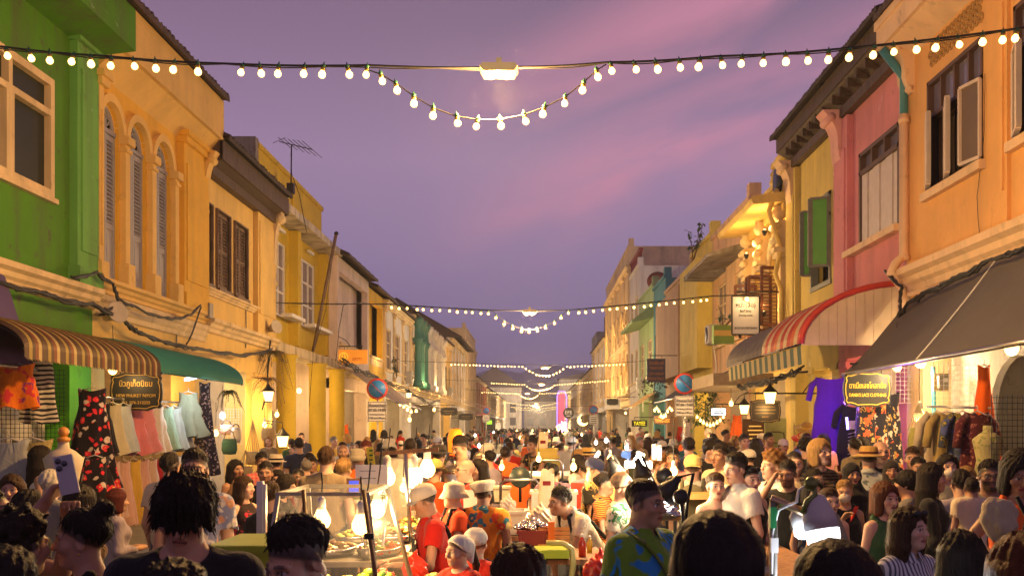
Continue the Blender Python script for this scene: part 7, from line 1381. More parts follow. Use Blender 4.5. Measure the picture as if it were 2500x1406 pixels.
def crowd(n, y0, y1, gap, rg):
    pts = []; tries = 0
    while len(pts) < n and tries < 9000:
        tries += 1; y = y0+(y1-y0)*rg.random()**1.25; x = rg.uniform(-6.0, 5.2)
        if y < 22 and x < -3.6: continue
        if y < 26 and -2.2 < x < 1.7 and rg.random() < .6: continue
        if any((x-a)**2+(y-b)**2*.5 < gap*gap for a, b in pts): continue
        pts.append((x, y))
    for x, y in pts:
        for _ in range(60):
            i = rg.randrange(len(PROTO)); c = rg.choice(SHC); back = rg.random() < .5; z = zone(x, y); key = (i, c, back, z)
            if key not in used: break
        used[key] = 1
        b = copy_obj(PROTO[i]); b.location = (x, y, .13 if x < -4.6 or x > 3.7 else .004); b.rotation_euler = (0, 0, R((180 if back else 0)+rg.uniform(-55, 55))); k = rg.uniform(.91, 1.09); b.scale = (k, k, k)
        b['label'] = f"person with {HN[i]} in {c} top {'walking away' if back else 'walking closer'} {z}"; b['group'] = 'crowd filling the street'
        for ch in PROTO[i].children:
            cc = copy_obj(ch, b)
            if cc.name.startswith(('shirt', 'collar')): cc.material_slots[0].link = 'OBJECT'; cc.material_slots[0].material = C(K[c]) 
            elif cc.name.startswith('trousers'): cc.material_slots[0].link = 'OBJECT'; cc.material_slots[0].material = C(K[('navy', 'denim', 'khaki', 'black', 'grey')[int(abs(x*91)) % 5]])
rg = random.Random(21); crowd(74, 13.5, 26, .58, rg); crowd(70, 26, 48, .72, rg); crowd(40, 48, 80, 1.0, rg); crowd(18, 80, 150, 1.6, rg)
for b in PROTO:
    for ch in list(b.children): bpy.data.objects.remove(ch)
    bpy.data.objects.remove(b)
# beyond that the crowd reads as one mass of heads
mb = MB(); rg = random.Random(4)
for _ in range(160):
    x, y = rg.uniform(-5.5, 5), rg.uniform(90, 215); h_ = rg.uniform(1.5, 1.75); mb.m = rg.randrange(4)
    mb.lathe([(.12, 0), (.16, .8), (.2, 1.2), (.21, h_-.34), (.07, h_-.26)], (x, y, 0), 7); mb.m = 4 if rg.random() < .75 else 5; mb.ball((x, y, h_-.12), .105, 8, (1, 1, 1.2))
o = mb.build('crowd', [C(K['black']), C(K['grey']), C(K['white']), C(K['red']), hair_mat('hair_black', HAIRC['black']), hair_mat('hair_brown', HAIRC['brown'])]); tag(o, 'distant crowd merging into one mass at the end of the street', 'crowd', None, 'stuff')
# ================================================================== clothes and bags for sale
def garment(c, wt, wb, h, label, m, rz=35, dep=.14, folds=6, tiers=0, sleeves=0, group=None, name='dress', straps=1, cat='dress'):
    c = Vector(c); r = thing(name, label, cat, c, group); Mz = Matrix.Rotation(R(rz), 3, 'Z'); mb = MB(); ph = rnd.uniform(0, 6); rows = 16; na = 40
    def fn(u, v):
        a = 2*math.pi*v; w = wt+(wb-wt)*u**1.3
        if u < .3: w *= 1-.12*math.sin(u/.3*math.pi)
        if tiers: w *= 1+.16*((u*tiers) % 1)-.06
        k = 1+(.05+.16*u)*math.sin(folds*a+ph+.8*math.sin(u*3))*(.4+u) + .03*math.sin(13*a+u*9)
        zj = .02*math.sin(folds*a+ph)*u
        return c+Mz @ Vector((w/2*math.cos(a)*k, dep/2*(1+.5*u)*math.sin(a)*k, -.06-h*u+zj + (.05*abs(math.cos(a))**2 if u < .01 else 0)))
    mb.grid(fn, rows, na)
    if sleeves:
        for sd in (-1, 1): a = c+Mz @ Vector((sd*wt*.42, 0, -.06)); mb.tube([a, a+Mz @ Vector((sd*.10, 0, -.10)), a+Mz @ Vector((sd*(.12+.06*sleeves), -.02, -.22-.22*sleeves))], [.05, .055, .05], 10)
    mb.build('cloth', m, r); q = MB()
    q.tube([c+Mz @ Vector((-wt*.42, 0, -.05)), c+Vector((0, 0, .0)), c+Mz @ Vector((wt*.42, 0, -.05))], .008, 5); q.tube([c, c+Vector((.01, 0, .04)), c+Vector((-.01, 0, .07))], .005, 4); q.build('hanger', mat('hanger_white', (.6, .55, .5), .4), r)
    if straps and not sleeves: s_ = MB(); [s_.tube([c+Mz @ Vector((sd*wt*.3, -dep*.3, -.08)), c+Mz @ Vector((sd*wt*.33, 0, -.03)), c+Mz @ Vector((sd*wt*.3, dep*.3, -.08))], .01, 5) for sd in (-1, 1)]; s_.build('straps', m, r)
    place_children(r); return r
def pl(col): return C(col)
F_hib = pattern('hibiscus_dress', 'floral', (.012, .008, .012), [(.70, .03, .05), (.62, .5, .42), (.70, .04, .05)], 8); F_bw = pattern('black_lace_white', 'zebra', (.55, .5, .42), [(.02, .02, .03)], 5); F_isl = pattern('island_print', 'leaf', (.02, .02, .035), [(.68, .42, .12), (.62, .52, .42), (.55, .12, .05)], 8)
r = thing('clothes_rack', 'steel rail carrying the pastel dresses under the teal awning', 'clothes rack', (-6.4, 17, 2.5)); mb = MB(); mb.tube([(-6.4, 14.6, 2.42), (-6.4, 19.4, 2.42)], .018, 8); mb.tube([(-6.4, 14.6, 1.56), (-6.4, 18.6, 1.56)], .018, 8); mb.build('rail', M_steel, r); q = MB(); [q.tube([(-6.4, y, .13), (-6.4, y, 2.45)], .02, 8) for y in (14.6,)]; q.build('upright', M_steel, r); q = MB(); q.tube([(-6.4, 19.4, .13), (-6.4, 19.4, 2.45)], .02, 8); q.build('upright', M_steel, r); place_children(r)
row1 = [(14.95, K['black'], 'black dress with pale hem, first on the upper rail', .7, 0), (15.35, (.60, .55, .36), 'cream yellow dress beside the black one on the upper rail', .72, 0), (15.75, (.45, .50, .52), 'pale blue white dress on the upper rail', .7, 0), (16.2, (.66, .20, .22), 'pink three tiered dress on the upper rail', .75, 3), (16.65, (.64, .24, .25), 'second pink tiered dress partly behind the first', .72, 3), (17.1, (.64, .58, .48), 'white patterned dress with scalloped tiers', .75, 2), (17.55, (.30, .46, .34), 'mint green dress on the upper rail', .7, 0), (17.95, (.36, .40, .36), 'grey green dress near the end of the upper rail', .7, 0), (18.35, (.38, .42, .48), 'light grey blue dress at the far end of the upper rail', .72, 0)]
for i, (y, cl, lb, hh, ti) in enumerate(row1): garment((-6.36, y, 2.36), .26, .44, hh, lb, pattern('rail_cloth_%d' % i, 'plain', cl, []), 25+8*(i % 3), .2, 6, ti)
row2 = [(14.8, (.36, .42, .22), 'pale green skirt dress on the lower rail'), (15.2, (.58, .38, .30), 'beige pink dress on the lower rail'), (15.6, (.60, .36, .28), 'second beige pink dress, longer, on the lower rail'), (16.0, (.60, .38, .06), 'long mustard yellow dress on the lower rail'), (16.35, (.58, .34, .28), 'dusty pink dress after the mustard one'), (16.7, (.56, .40, .30), 'cream pink dress with a fold, lower rail'), (17.1, (.40, .02, .03), 'dark red dress on the lower rail'), (17.45, (.03, .03, .04), 'black dress on the lower rail'), (17.85, (.60, .56, .48), 'white lace top at the end of the lower rail'), (18.25, (.40, .37, .3), 'grey dress last on the lower rail')]
for i, (y, cl, lb) in enumerate(row2): garment((-6.3, y, 1.5), .22, .40, .95 if i in (2, 3) else .8, lb, pattern('rail_cloth2_%d' % i, 'plain', cl, []), 20+9*(i % 3), .18, 5)
garment(P(226, 945, 14.2), .36, .66, 1.35, 'long black maxi dress printed with red hibiscus flowers', F_hib, 10, .3, 7); garment(P(232, 1110, 13.2), .34, .55, .62, 'second red flowered dress with open orange neckline below the maxi dress', F_hib, 10, .3, 6)
garment(P(97, 838, 13.4), .34, .42, .98, 'black and white lace patterned dress hanging at the green house', F_bw, 0, .22, 5); garment(P(35, 885, 12.6), .5, .58, .5, 'orange and purple batik cloth under the purple tarpaulin', pattern('batik', 'leaf', (.72, .17, .01), [(.22, .02, .22), (.6, .04, .05)], 6), 0, .2, 5, straps=0); garment(P(460, 955, 18.2), .34, .6, .75, 'sage green sleeveless tiered dress hung alone by the teal awning', pl((.24, .26, .18)), 12, .2, 6, 2); garment(P(500, 930, 19.2), .2, .5, 1.7, 'long dark dress with small light flowers at the shop corner', pattern('dark_ditsy', 'floral', (.02, .016, .03), [(.4, .3, .32)], 16), 20, .3, 6)
garment(P(20, 1068, 10.6), .42, .46, .5, 'pale grey trousers folded over a hanger at the far left', pl((.36, .37, .36)), 0, .12, 3, straps=0); garment(P(80, 1068, 11.0), .44, .48, .55, 'gold brocade skirt on the left display', pattern('brocade', 'floral', (.34, .27, .10), [(.5, .42, .16)], 26), 0, .14, 3, straps=0)
def grid_panel(c, w, h, label, ang=0, st=.06, m=None):
    c = Vector(c); r = thing('grid_panel', label, 'display grid', c); M = Matrix.Rotation(R(ang), 3, 'Z'); mb = MB()
    for i in range(int(w/st)+1): x = -w/2+i*st; mb.bar(c+M @ Vector((x, 0, -h/2)), c+M @ Vector((x, 0, h/2)), .006)
    for j in range(int(h/st)+1): z = -h/2+j*st; mb.bar(c+M @ Vector((-w/2, .004, z)), c+M @ Vector((w/2, .004, z)), .006)
    mb.build('wires', m or M_blackm, r); place_children(r)
grid_panel(P(60, 1000, 13.8), 1.1, 1.1, 'black wire grid behind the clothes at the left edge'); grid_panel(P(560, 1040, 22.6), .55, .8, 'white wire grid holding bags at the bag shop', 0, .06, M_white); grid_panel(P(2465, 1050, 10.8), .42, .75, 'black wire grid with hooks on the peach pillar', 10); grid_panel(P(2190, 930, 16.4), .6, .7, 'white wire grid behind the lace clothing sign', 0, .07, M_white); grid_panel(P(2350, 960, 14.2), .8, .9, 'white wire grid in the right hand arch', 0, .07, M_white)
r = thing('mannequin_bust', 'white dress form with a wooden ball neck by the green column', 'mannequin', P(155, 1140, 9.6)); c = P(155, 1140, 9.6); mb = MB(); mb.lathe([(.10, -.5), (.13, -.35), (.11, -.2), (.15, -.02), (.17, .08), (.10, .15), (.05, .18), (.045, .24)], c, 20, Matrix.Diagonal((1.1, .75, 1))); mb.build('torso', mat('bust_cloth', (.6, .5, .36), .8), r); q = MB(); q.lathe([(.055, .24), (.06, .27), (.03, .29)], c, 14); q.ball(c+Vector((0, 0, .33)), .05, 12); q.build('neck_ball', mat('varnished_ball', (.55, .22, .03), .3), r); q = MB(); q.tube([c+Vector((0, 0, -.5)), (c.x, c.y, .13)], .02, 8); q.build('stand', M_steel, r); place_children(r)
r = thing('mannequin_bust', 'pale printed dress form on the right below the orange cloth', 'mannequin', P(2412, 1095, 11)); c = P(2412, 1095, 11); mb = MB(); mb.lathe([(.14, -.3), (.11, -.12), (.14, .04), (.15, .1), (.08, .16), (.05, .18), (.045, .25)], c, 20, Matrix.Diagonal((1.1, .75, 1))); mb.build('torso', pattern('bust_print', 'floral', (.5, .45, .2), [(.25, .3, .1)], 14), r); q = MB(); q.tube([c+Vector((0, 0, -.3)), (c.x, c.y, .13)], .02, 8); q.build('stand', M_steel, r); place_children(r)
# right hand shops
garment(P(2028, 918, 17.3), .5, .62, 1.38, 'long violet dress glowing in ultraviolet light', pattern('violet_cloth', 'plain', (.10, .015, .42), []), -12, .26, 5, 0, .6); garment(P(2085, 985, 17), .42, .5, .95, 'black shirt with white stripes below the lace clothing sign', BLK, -12, .2, 3, 0, .5)
c = P(2085, 985, 16.85)
print_ = MB(); print_.quad(c+Vector((-.1, 0, -.28)), c+Vector((.1, 0, -.28)), c+Vector((.07, 0, -.42)), c+Vector((-.07, 0, -.42)))
for k in range(7): print_.bar(c+Vector((-.1, -.005, -.5-.055*k)), c+Vector((.1, -.005, -.45-.055*k)), .022, .006)
o = print_.build('shirt_print', C((.55, .5, .42))); BS = [q_ for q_ in bpy.data.objects if q_.get('label', '').startswith('black shirt with white stripes')][0]; o.parent = BS; o.matrix_parent_inverse = Matrix.Translation(BS.location).inverted()
lamp(P(2040, 1000, 16.2), 26, (.35, .12, 1), .1, name='ultraviolet_lamp'); r = thing('violet_tube', 'small violet tube lamp beside the violet dress', 'tube light', P(2068, 1030, 16.6)); mb = MB(); mb.tube([P(2067, 1018, 16.6), P(2070, 1048, 16.6)], .02, 8); mb.build('tube', emit('violet_tube', (.4, .3, 1), 5), r); place_children(r)
for i, (u, v, w_) in enumerate(((2112, 965, .30), (2140, 962, .32), (2172, 955, .32))): garment(P(u, v, 16.1+.1*i), w_, w_*1.15, 1.25, ('leaf printed trousers nearest the violet dress', 'middle pair of leaf printed trousers below the sign', 'leaf printed trousers nearest the lit column')[i], F_isl, -10+9*i, .14, 4, straps=0, name='trousers', cat='trousers')
garment(P(2402, 888, 12.4), .14, .36, 1.15, 'bright orange cloth hanging beside the peach pillar', pl((.72, .12, .01)), 0, .16, 5, straps=0, name='cloth')
for i, (u, m, lb) in enumerate(((2288, pl((.5, .42, .3)), 'cream shirt first on the short right rail'), (2312, pl((.36, .27, .10)), 'tan shirt second on the short right rail'), (2350, pattern('blue_yellow_shirt', 'leaf', (.05, .07, .12), [(.36, .30, .05), (.08, .1, .3)], 8), 'blue and yellow print shirt on the right rail'), (2385, pattern('maroon_dots', 'floral', (.10, .02, .03), [(.3, .1, .1)], 16), 'maroon dotted shirt last on the right rail'))): garment(P(u, 1003, 12.2+.12*(3-i)), .32, .38, .7, lb, m, 14, .16, 4, 0, .7, name='shirt', cat='shirt')
r = thing('clothes_rack', 'short steel rail with printed shirts on the right', 'clothes rack', P(2330, 995, 12.5)); mb = MB(); mb.tube([P(2262, 992, 12.7), P(2420, 996, 12.3)], .014, 8); mb.tube([P(2262, 1003, 12.7), (P(2262, 1003, 12.7).x, 12.7, .13)], .014, 8); mb.build('rail', M_steel, r); place_children(r)
def bag(c, label, rx, rz_, h, m, mh=None, drop=.3, name='bag', knots=0):
    c = Vector(c); r = thing(name, label, 'bag', c); mb = MB()
    mb.lathe([(.01, -h/2), (rx*.8, -h/2+.01), (rx, -h*.2), (rx*.95, h*.25), (rx*.8, h/2), (rx*.7, h/2-.02)], c, 20, Matrix.Diagonal((1, rz_, 1))); mb.build('bag_body', m, r); q = MB()
    if knots:
        for k in range(knots): x = -rx+2*rx*k/(knots-1); q.tube([c+Vector((x, 0, h*.4)), c+Vector((x*.5, .02, h*.4+drop*.5)), c+Vector((0, 0, h*.4+drop))], .008, 4)
    else: q.tube([c+Vector((-rx*.7, 0, h*.4)), c+Vector((-rx*.45, 0, h*.4+drop*.8)), c+Vector((0, 0, h*.4+drop)), c+Vector((rx*.45, 0, h*.4+drop*.8)), c+Vector((rx*.7, 0, h*.4))], .012, 6)
    q.build('handles', mh or M_oldwood, r); place_children(r)
STR2 = pattern('woven_straw', 'stripe', (.52, .38, .18), [(.40, .26, .10)], 70)
bag(P(576, 1062, 22), 'oval white woven bag hanging beside the wire grid', .11, .6, .34, C((.6, .54, .44)), BLK, .1); bag(P(617, 1118, 22.5), 'round straw bag hanging from a bundle of cords', .16, .4, .30, STR2, mat('cord_tan', (.36, .22, .08), .8), .72, knots=7); bag(P(553, 1048, 22.2), 'pale tote with crossing stripes on the white grid', .16, .4, .22, pattern('tote_cross', 'plaid', (.6, .45, .36), [(.5, .2, .1)], 9), None, .1); bag(P(560, 1090, 21.8), 'dark green shoulder bag below the tote', .17, .3, .34, C((.03, .09, .07)), None, .22); bag(P(655, 1060, 23.6), 'wide straw bag lit by the bare bulb', .17, .5, .3, STR2, None, .15); bag(P(600, 1150, 20.5), 'lower straw basket bag near the woman with long black hair', .15, .5, .2, STR2, mat('cord_tan', (0, 0, 0)), .35, knots=5); bag(P(2243, 1085, 14.8), 'yellow green net bag hanging under the large bare bulb', .16, .6, .5, pattern('net_green', 'plaid', (.34, .32, .06), [(.6, .55, .2)], 30), mat('cord_cream', (.6, .5, .3), .8), .4, knots=8); bag(P(2268, 1100, 14.2), 'olive woven bag right of the net bag', .15, .5, .42, pattern('net_olive', 'plaid', (.14, .15, .04), [(.3, .3, .1)], 26), mat('cord_cream', (0, 0, 0)), .35, knots=6)
c = P(2298, 933, 15.2); r = thing('meter_box', 'grey electricity meter on a wooden board on the white wall', 'meter', c); mb = MB(); mb.obox(c, .22, .03, .26); mb.build('board', mat('meter_board', (.3, .22, .1), .7), r); q = MB(); q.obox(c+Vector((0, -.06, 0)), .14, .09, .18); q.build('case', mat('grey_box', (.3, .3, .3), .5), r); q = MB(); q.obox(c+Vector((.02, -.108, .03)), .07, .006, .06); q.build('dial', M_white, r); place_children(r)
r = thing('pipe', 'turquoise pipe running down the white wall on the right', 'pipe', P(2278, 1000, 15.3)); mb = MB(); mb.tube([P(2278, 895, 15.3), P(2280, 990, 15.3), P(2283, 1075, 15.3)], .035, 8); mb.build('tube', mat('turquoise_pipe', (.05, .32, .42), .5), r); place_children(r)
c = P(1843, 1070, 25); r = thing('notice_board', 'lit brown notice board below the dark script sign', 'board', c); mb = MB(); mb.obox(c, .62, .05, .95); mb.build('board', mat('notice_brown', (.13, .06, .02), .6), r); q = MB(); [q.obox(c+Vector((0, -.03, .3-.1*k)), .3+.06*(k % 2), .006, .03) for k in range(4)]; q.build('lettering', emit('notice_letters', (.9, .5, .1), .7), r); q = MB(); q.obox(c+Vector((0, -.03, -.28)), .4, .01, .3); q.build('poster', C((.5, .38, .4)), r); place_children(r)
c = P(1893, 1062, 24); r = thing('notice_board', 'pale green menu board with a black framed emblem', 'board', c); mb = MB(); mb.obox(c, .5, .05, .8); mb.build('board', mat('menu_green', (.40, .42, .16), .6), r); q = MB(); q.tube([c+Vector((x*.2, -.03, z*.13-.05)) for x, z in FANCY+FANCY[:1]], .01, 5); q.build('emblem', M_signblk, r); place_children(r)
for i, (u, v, y) in enumerate(((1968, 1048, 18.6), (1980, 1066, 18.2), (1960, 1072, 18.8))): c = P(u, v, y); r = thing('straw_hat', ('brown straw hat with yellow band on the right hand display', 'pale cap stacked below the brown straw hat', 'small red and white hat on the right hand display')[i], 'hat', c); mb = MB(); mb.lathe([(.2, 0), (.21, .015), (.1, .03), (.095, .1), (.06, .13), (.01, .13)], c, 18, Matrix.Rotation(R(20), 3, 'X')); mb.build('hat_body', STRAW if i < 2 else C(K['red']), r); q = MB(); q.lathe([(.103, .03), (.1, .06)], c, 18, Matrix.Rotation(R(20), 3, 'X')); q.build('band', C(K['yellow']), r); place_children(r)
# coloured goods on the walls of the far shops
for i in range(26):
    l = i % 2 == 0; y = 29+1.7*i*.55; c = Vector((-7.9 if l else 6.6, y, rnd.uniform(1.5, 2.5)))
    garment(c, .3, .45, rnd.uniform(.5, .8), f"{['blue', 'red', 'white', 'yellow', 'black', 'orange', 'pink', 'green', 'striped'][i % 9]} garment hung in the {['far left', 'far right'][i % 2]} shops", pl(K[['blue', 'red', 'white', 'yellow', 'black', 'orange', 'pink', 'green', 'lilac'][i % 9]]), 0 if l else 180, .2, 5, group='garments hung in the far shops')
# ================================================================== food stalls in the middle of the road
M_zinc = mat('zinc_sheet', (.42, .38, .30), .4, .9, .2, 8, .2, 12); M_cglass = mat('clear_glass', (.9, .9, .85), .05, 0, 0, alpha=.07); M_wood2 = wood('stall_wood', (.14, .06, .025), (.36, .18, .08)); M_lime = mat('lime_plastic', (.32, .42, .03), .4, 0, .1)
def bx(label, c, sx, sy, sz, m, name, cat, extra=None, rz=0):
    c = Vector(c); r = thing(name, label, cat, c); M = Matrix.Rotation(R(rz), 3, 'Z'); mb = MB(); t = .02
    mb.obox(c+Vector((0, 0, t/2)), sx, sy, t, M)
    for sx_, sy_, w_, d_ in ((-1, 0, t, sy), (1, 0, t, sy), (0, -1, sx-2*t-.002, t), (0, 1, sx-2*t-.002, t)): mb.obox(c+M @ Vector((sx_*(sx-t)/2, sy_*(sy-t)/2, sz/2)), w_, d_, sz, M)
    mb.build('shell', m, r); q = MB()
    for a, b in (((-1, -1), (1, -1)), ((1, -1), (1, 1)), ((1, 1), (-1, 1)), ((-1, 1), (-1, -1))): q.bar(c+M @ Vector((a[0]*sx/2, a[1]*sy/2, sz)), c+M @ Vector((b[0]*sx/2, b[1]*sy/2, sz)), .03)
    q.build('rim', m, r)
    if extra: extra(r, c, M)
    place_children(r); return r
def table(label, x0, x1, y0, y1, z, m, top=.04, shelf=True, cloth_=None):
    r = thing('stall_table', label, 'stall', ((x0+x1)/2, (y0+y1)/2, 0)); mb = MB(); mb.box(x0, x1, y0, y1, z-top, z); mb.build('tabletop', m, r)
    for x in (x0+.05, x1-.05):
        for y in (y0+.05, y1-.05): q = MB(); q.tube([(x, y, .004), (x, y, z-top)], .022, 8); q.build('leg', M_steel, r)
    if shelf: q = MB(); q.box(x0+.04, x1-.04, y0+.04, y1-.04, .3, .32); q.build('shelf', m, r)
    if cloth_: q = MB(); q.grid(lambda u, v: (x0-.01+(x1-x0+.02)*u, y0-.012+.012*math.sin(u*40)*v, z-.05-(z-.25)*v), 50, 4); q.build('skirt', cloth_, r)
    place_children(r); return r
def heap(c, rx, ry, h, label, m, n=70, s=.035, name='food_heap', cat='food', tray=True, seed=1):
    c = Vector(c); r = thing(name, label, cat, c); rg = random.Random(seed+int(rx*1000)); mb = MB(); ms = m if isinstance(m, list) else [m]
    for k in range(n):
        a = rg.uniform(0, 6.28); q_ = rg.random()**.5; z = h*(1-q_**1.6); p = c+Vector((rx*q_*math.cos(a), ry*q_*math.sin(a), .02+z*rg.uniform(.6, 1))); mb.m = rg.randrange(len(ms)); mb.ball(p, s*rg.uniform(.7, 1.2), 7, (1.4, 1, .7), Matrix.Rotation(rg.uniform(0, 3), 3, 'Z') @ Matrix.Rotation(rg.uniform(-.7, .7), 3, 'X'))
    mb.build('pieces', ms, r)
    if tray: q = MB(); q.lathe([(.01, 0), (1, 0), (1.1, .045), (1.12, .04), (1.02, -.012), (.01, -.012)], c, 20, Matrix.Diagonal((rx, ry, 1))); q.build('tray', M_steel, r)
    place_children(r)
G = lambda n, c: mat(n, c, .45, 0, .3, 30)
fried = [G('fried_gold', (.55, .28, .04)), G('fried_brown', (.36, .14, .03)), G('fried_pale', (.62, .42, .12))]; noodle = [G('noodle', (.66, .48, .14)), G('noodle_green', (.40, .42, .08)), G('shrimp', (.65, .20, .05))]; leafy = [G('leafy', (.30, .42, .04)), G('leafy_dark', (.10, .24, .03)), G('chili', (.6, .05, .02))]
# glass fronted cart on the left
table('wooden cart under the slanted glass case', -1.62, -.35, 4.7, 7.2, .92, M_wood2, .05)
r = thing('glass_case', 'slanted glass display case with brown rods and lit bulbs inside', 'display case', (-1.2, 5.9, .92))
A0, A1, Bt0, Bt1 = Vector((-1.45, 5.35, 1.0)), Vector((-.82, 5.35, 1.0)), Vector((-1.45, 5.75, 1.62)), Vector((-.95, 5.75, 1.62)); C0, C1, D0, D1 = Vector((-1.45, 6.7, 1.0)), Vector((-.82, 6.7, 1.0)), Vector((-1.45, 6.5, 1.62)), Vector((-.95, 6.5, 1.62))
mb = MB(); mb.quad(A0, A1, Bt1, Bt0); mb.quad(A1, C1, D1, Bt1); mb.quad(A0, C0, D0, Bt0); mb.build('glass', M_cglass, r); mb = MB(); mb.quad(C0, C1, D1, D0); mb.build('rear_glass', M_cglass, r); q = MB(); q.quad(A0+Vector((0, 0, .002)), A1+Vector((0, 0, .002)), C1+Vector((0, 0, .002)), C0+Vector((0, 0, .002))); q.build('zinc_floor', mat('zinc_dull', (.26, .21, .12), .4, .6, .5, 5, .4, 9), r)
q = MB()
for a, b in ((A0, A1), (A1, Bt1), (Bt1, Bt0), (Bt0, A0), (C0, C1), (C1, D1), (D1, D0), (D0, C0), (A0, C0), (A1, C1), (Bt0, D0), (Bt1, D1)): q.bar(a, b, .022)
q.build('frame', M_zinc, r); place_children(r)
for i, (x, dx) in enumerate(((-1.1, -.14), (-.72, -.2))):
    r = thing('brown_rod', ('left brown rod propped against the glass case', 'right brown rod propped against the glass case')[i], 'rod', (x, 5.3, .2)); mb = MB(); mb.tube([(x+.08, 4.95, .25), (x+dx, 5.45, 1.66)], .013, 8); mb.build('rod', wood('varnish_rod', (.08, .03, .01), (.22, .09, .03), .35), r); q = MB(); q.obox((x+dx*.75, 5.32, 1.43), .05, .03, .03); q.build('clamp', M_blackm, r); place_children(r)
hang_bulb((-1.28, 6.1, 1.44), 'lit bulb shining through the slanted glass, left one', 26, s=.9, drop=.15); hang_bulb((-1.03, 6.0, 1.42), 'lit bulb shining through the slanted glass, right one', 26, s=.9, drop=.15)
heap((-1.2, 6.1, 1.0), .2, .25, .09, 'pale noodles heaped inside the glass case', noodle, 60, .035, tray=False, seed=3)
for i, (x, y, rx, ry, h, lb, m) in enumerate(((-.62, 6.35, .17, .2, .12, 'heap of fried prawns and noodles beside the glass case', noodle), (-.60, 5.95, .16, .15, .08, 'heap of lettuce in front of the fried food', leafy), (-.58, 5.5, .15, .16, .08, 'tray of golden fried pieces near the yellow bin', fried))): heap((x, y, .95), rx, ry, h, lb, m, 70, .03, seed=i)
table('second cart of trays between the bulbs and the red polo vendor', -1.85, -1.05, 7.7, 11.2, .98, M_zinc)
for i in range(6): heap((-1.62+.36*(i % 2), 8.2+.95*(i//2), 1.0), .16, .3, .06+.03*(i % 2), ['fried dough pieces on the second cart', 'green vegetable tray on the second cart', 'pile of skewered snacks on the second cart', 'brown meatballs on the second cart', 'tray of pale dumplings on the second cart', 'mixed noodles at the back of the second cart'][i], [fried, leafy, noodle, fried, [G('dumpling', (.62, .55, .4))], noodle][i], 40, .026, seed=10+i)
# zinc cabinet with glass jars, food warmers
bx('tall zinc cabinet behind the hanging bulbs', (-1.42, 10.9, .985), .32, .4, .66, M_zinc, 'zinc_cabinet', 'cabinet'); r = thing('sneeze_guard', 'tilted glass screen on thin steel posts over the second cart', 'glass screen', (-1, 7.6, 1)); mb = MB(); mb.quad((-1.85, 8.0, 1.1), (-1.2, 8.0, 1.1), (-1.2, 8.25, 1.5), (-1.85, 8.25, 1.5)); mb.build('glass', M_cglass, r); q = MB(); [q.tube([(x, 8.0, .98), (x, 8.0, 1.1), (x, 8.25, 1.51)], .012, 6) for x in (-1.85, -1.2)]; q.tube([(-1.85, 8.25, 1.51), (-1.2, 8.25, 1.51)], .012, 6); q.build('posts', M_steel, r); place_children(r)
for i, (x, y) in enumerate(((-1.02, 9.1), (-.72, 8.9))):
    c = Vector((x-.2, y+2.6, .97)); r = thing('steel_pot', ('tall steel pot behind the white cap vendor', 'wide steel pot with dark lid behind the bucket hat vendor')[i], 'pot', c); mb = MB(); mb.lathe([(.14, .25), (.15, .25), (.155, .5), (.13, .52), (.01, .55)], c, 20); mb.build('vessel', M_steel, r); q = MB(); q.lathe([(.157, .5), (.15, .54), (.08, .58), (.02, .6), (.02, .64), (.005, .645)], c, 20); q.build('lid', mat('pot_lid', (.2, .16, .12), .25, .8), r); q = MB(); q.obox(c+Vector((0, 0, .12)), .3, .3, .25); q.build('burner', M_blackm, r); place_children(r)
table('narrow table carrying the steel pots', -1.4, -.7, 11.25, 12.1, .97, M_zinc)
# stand with hanging bulbs
r = thing('bulb_stand', 'tall steel stand with a wooden crossbar carrying bulbs', 'lamp stand', (-1.0, 8.2, 0)); mb = MB(); mb.tube([(-1.32, 8.9, .99), (-1.32, 8.9, 1.72)], .018, 8); mb.tube([(-1.1, 8.95, .99), (-1.14, 8.9, 1.76)], .018, 8); mb.build('pole', M_steel, r); q = MB(); q.bar((-1.4, 8.9, 1.76), (-.85, 8.9, 1.8), .035); q.build('crossbar', M_wood2, r); place_children(r)
for u, v, y, lb, pw, s_ in ((945, 1165, 9.0, 'large blazing bulb left of the bulb stand', 70, 1.25), (925, 1190, 8.8, 'blazing bulb against the white menu card', 45, 1.2), (1010, 1168, 9.0, 'largest hanging bulb with a bare cone neck', 75, 1.35), (1043, 1145, 9.8, 'hanging bulb in front of the yellow cap vendor', 75, 1.3), (921, 1243, 6.6, 'elongated bulb above the noodles', 70, .9), (893, 1277, 6.2, 'bulb lying sideways by the glass case', 70, .8)): hang_bulb(P(u, v, y), lb, pw, s=s_, drop=.25, bend=.03)
c = P(907, 1170, 8.3); r = thing('menu_card', 'white price card standing in the glare of the bulbs', 'card', c); mb = MB(); mb.obox(c, .26, .01, .24); mb.build('card', M_white, r); q = MB(); [q.obox(c+Vector((-.03, -.008, .07-.06*k)), .13, .004, .007) for k in range(3)]; q.build('lettering', mat('grey_print', (.3, .25, .2)), r); q = MB(); q.obox(c+Vector((0, .03, -.14)), .3, .1, .04); q.build('foot', M_lime, r); place_children(r)
c = P(906, 1122, 8.8); r = thing('paper_sign', 'narrow yellow paper strip sticking up beside the bulbs', 'card', c); mb = MB(); mb.obox(c, .06, .006, .22, Matrix.Rotation(R(-8), 3, 'Y')); mb.build('strip', C((.6, .5, .05)), r); q = MB(); [q.obox(c+Vector((0, -.006, .08-.04*k)), .03, .002, .014) for k in range(4)]; q.build('lettering', C(K['green']), r); place_children(r)
c = P(865, 1190, 7.5); r = thing('phone', 'phone with lit blue screen in a wooden case', 'phone', c); mb = MB(); mb.obox(c, .11, .03, .14); mb.build('case', M_wood2, r); q = MB(); q.obox(c+Vector((0, -.018, .01)), .07, .004, .085); q.build('screen', emit('blue_screen', (.05, .09, .75), .8), r); place_children(r)
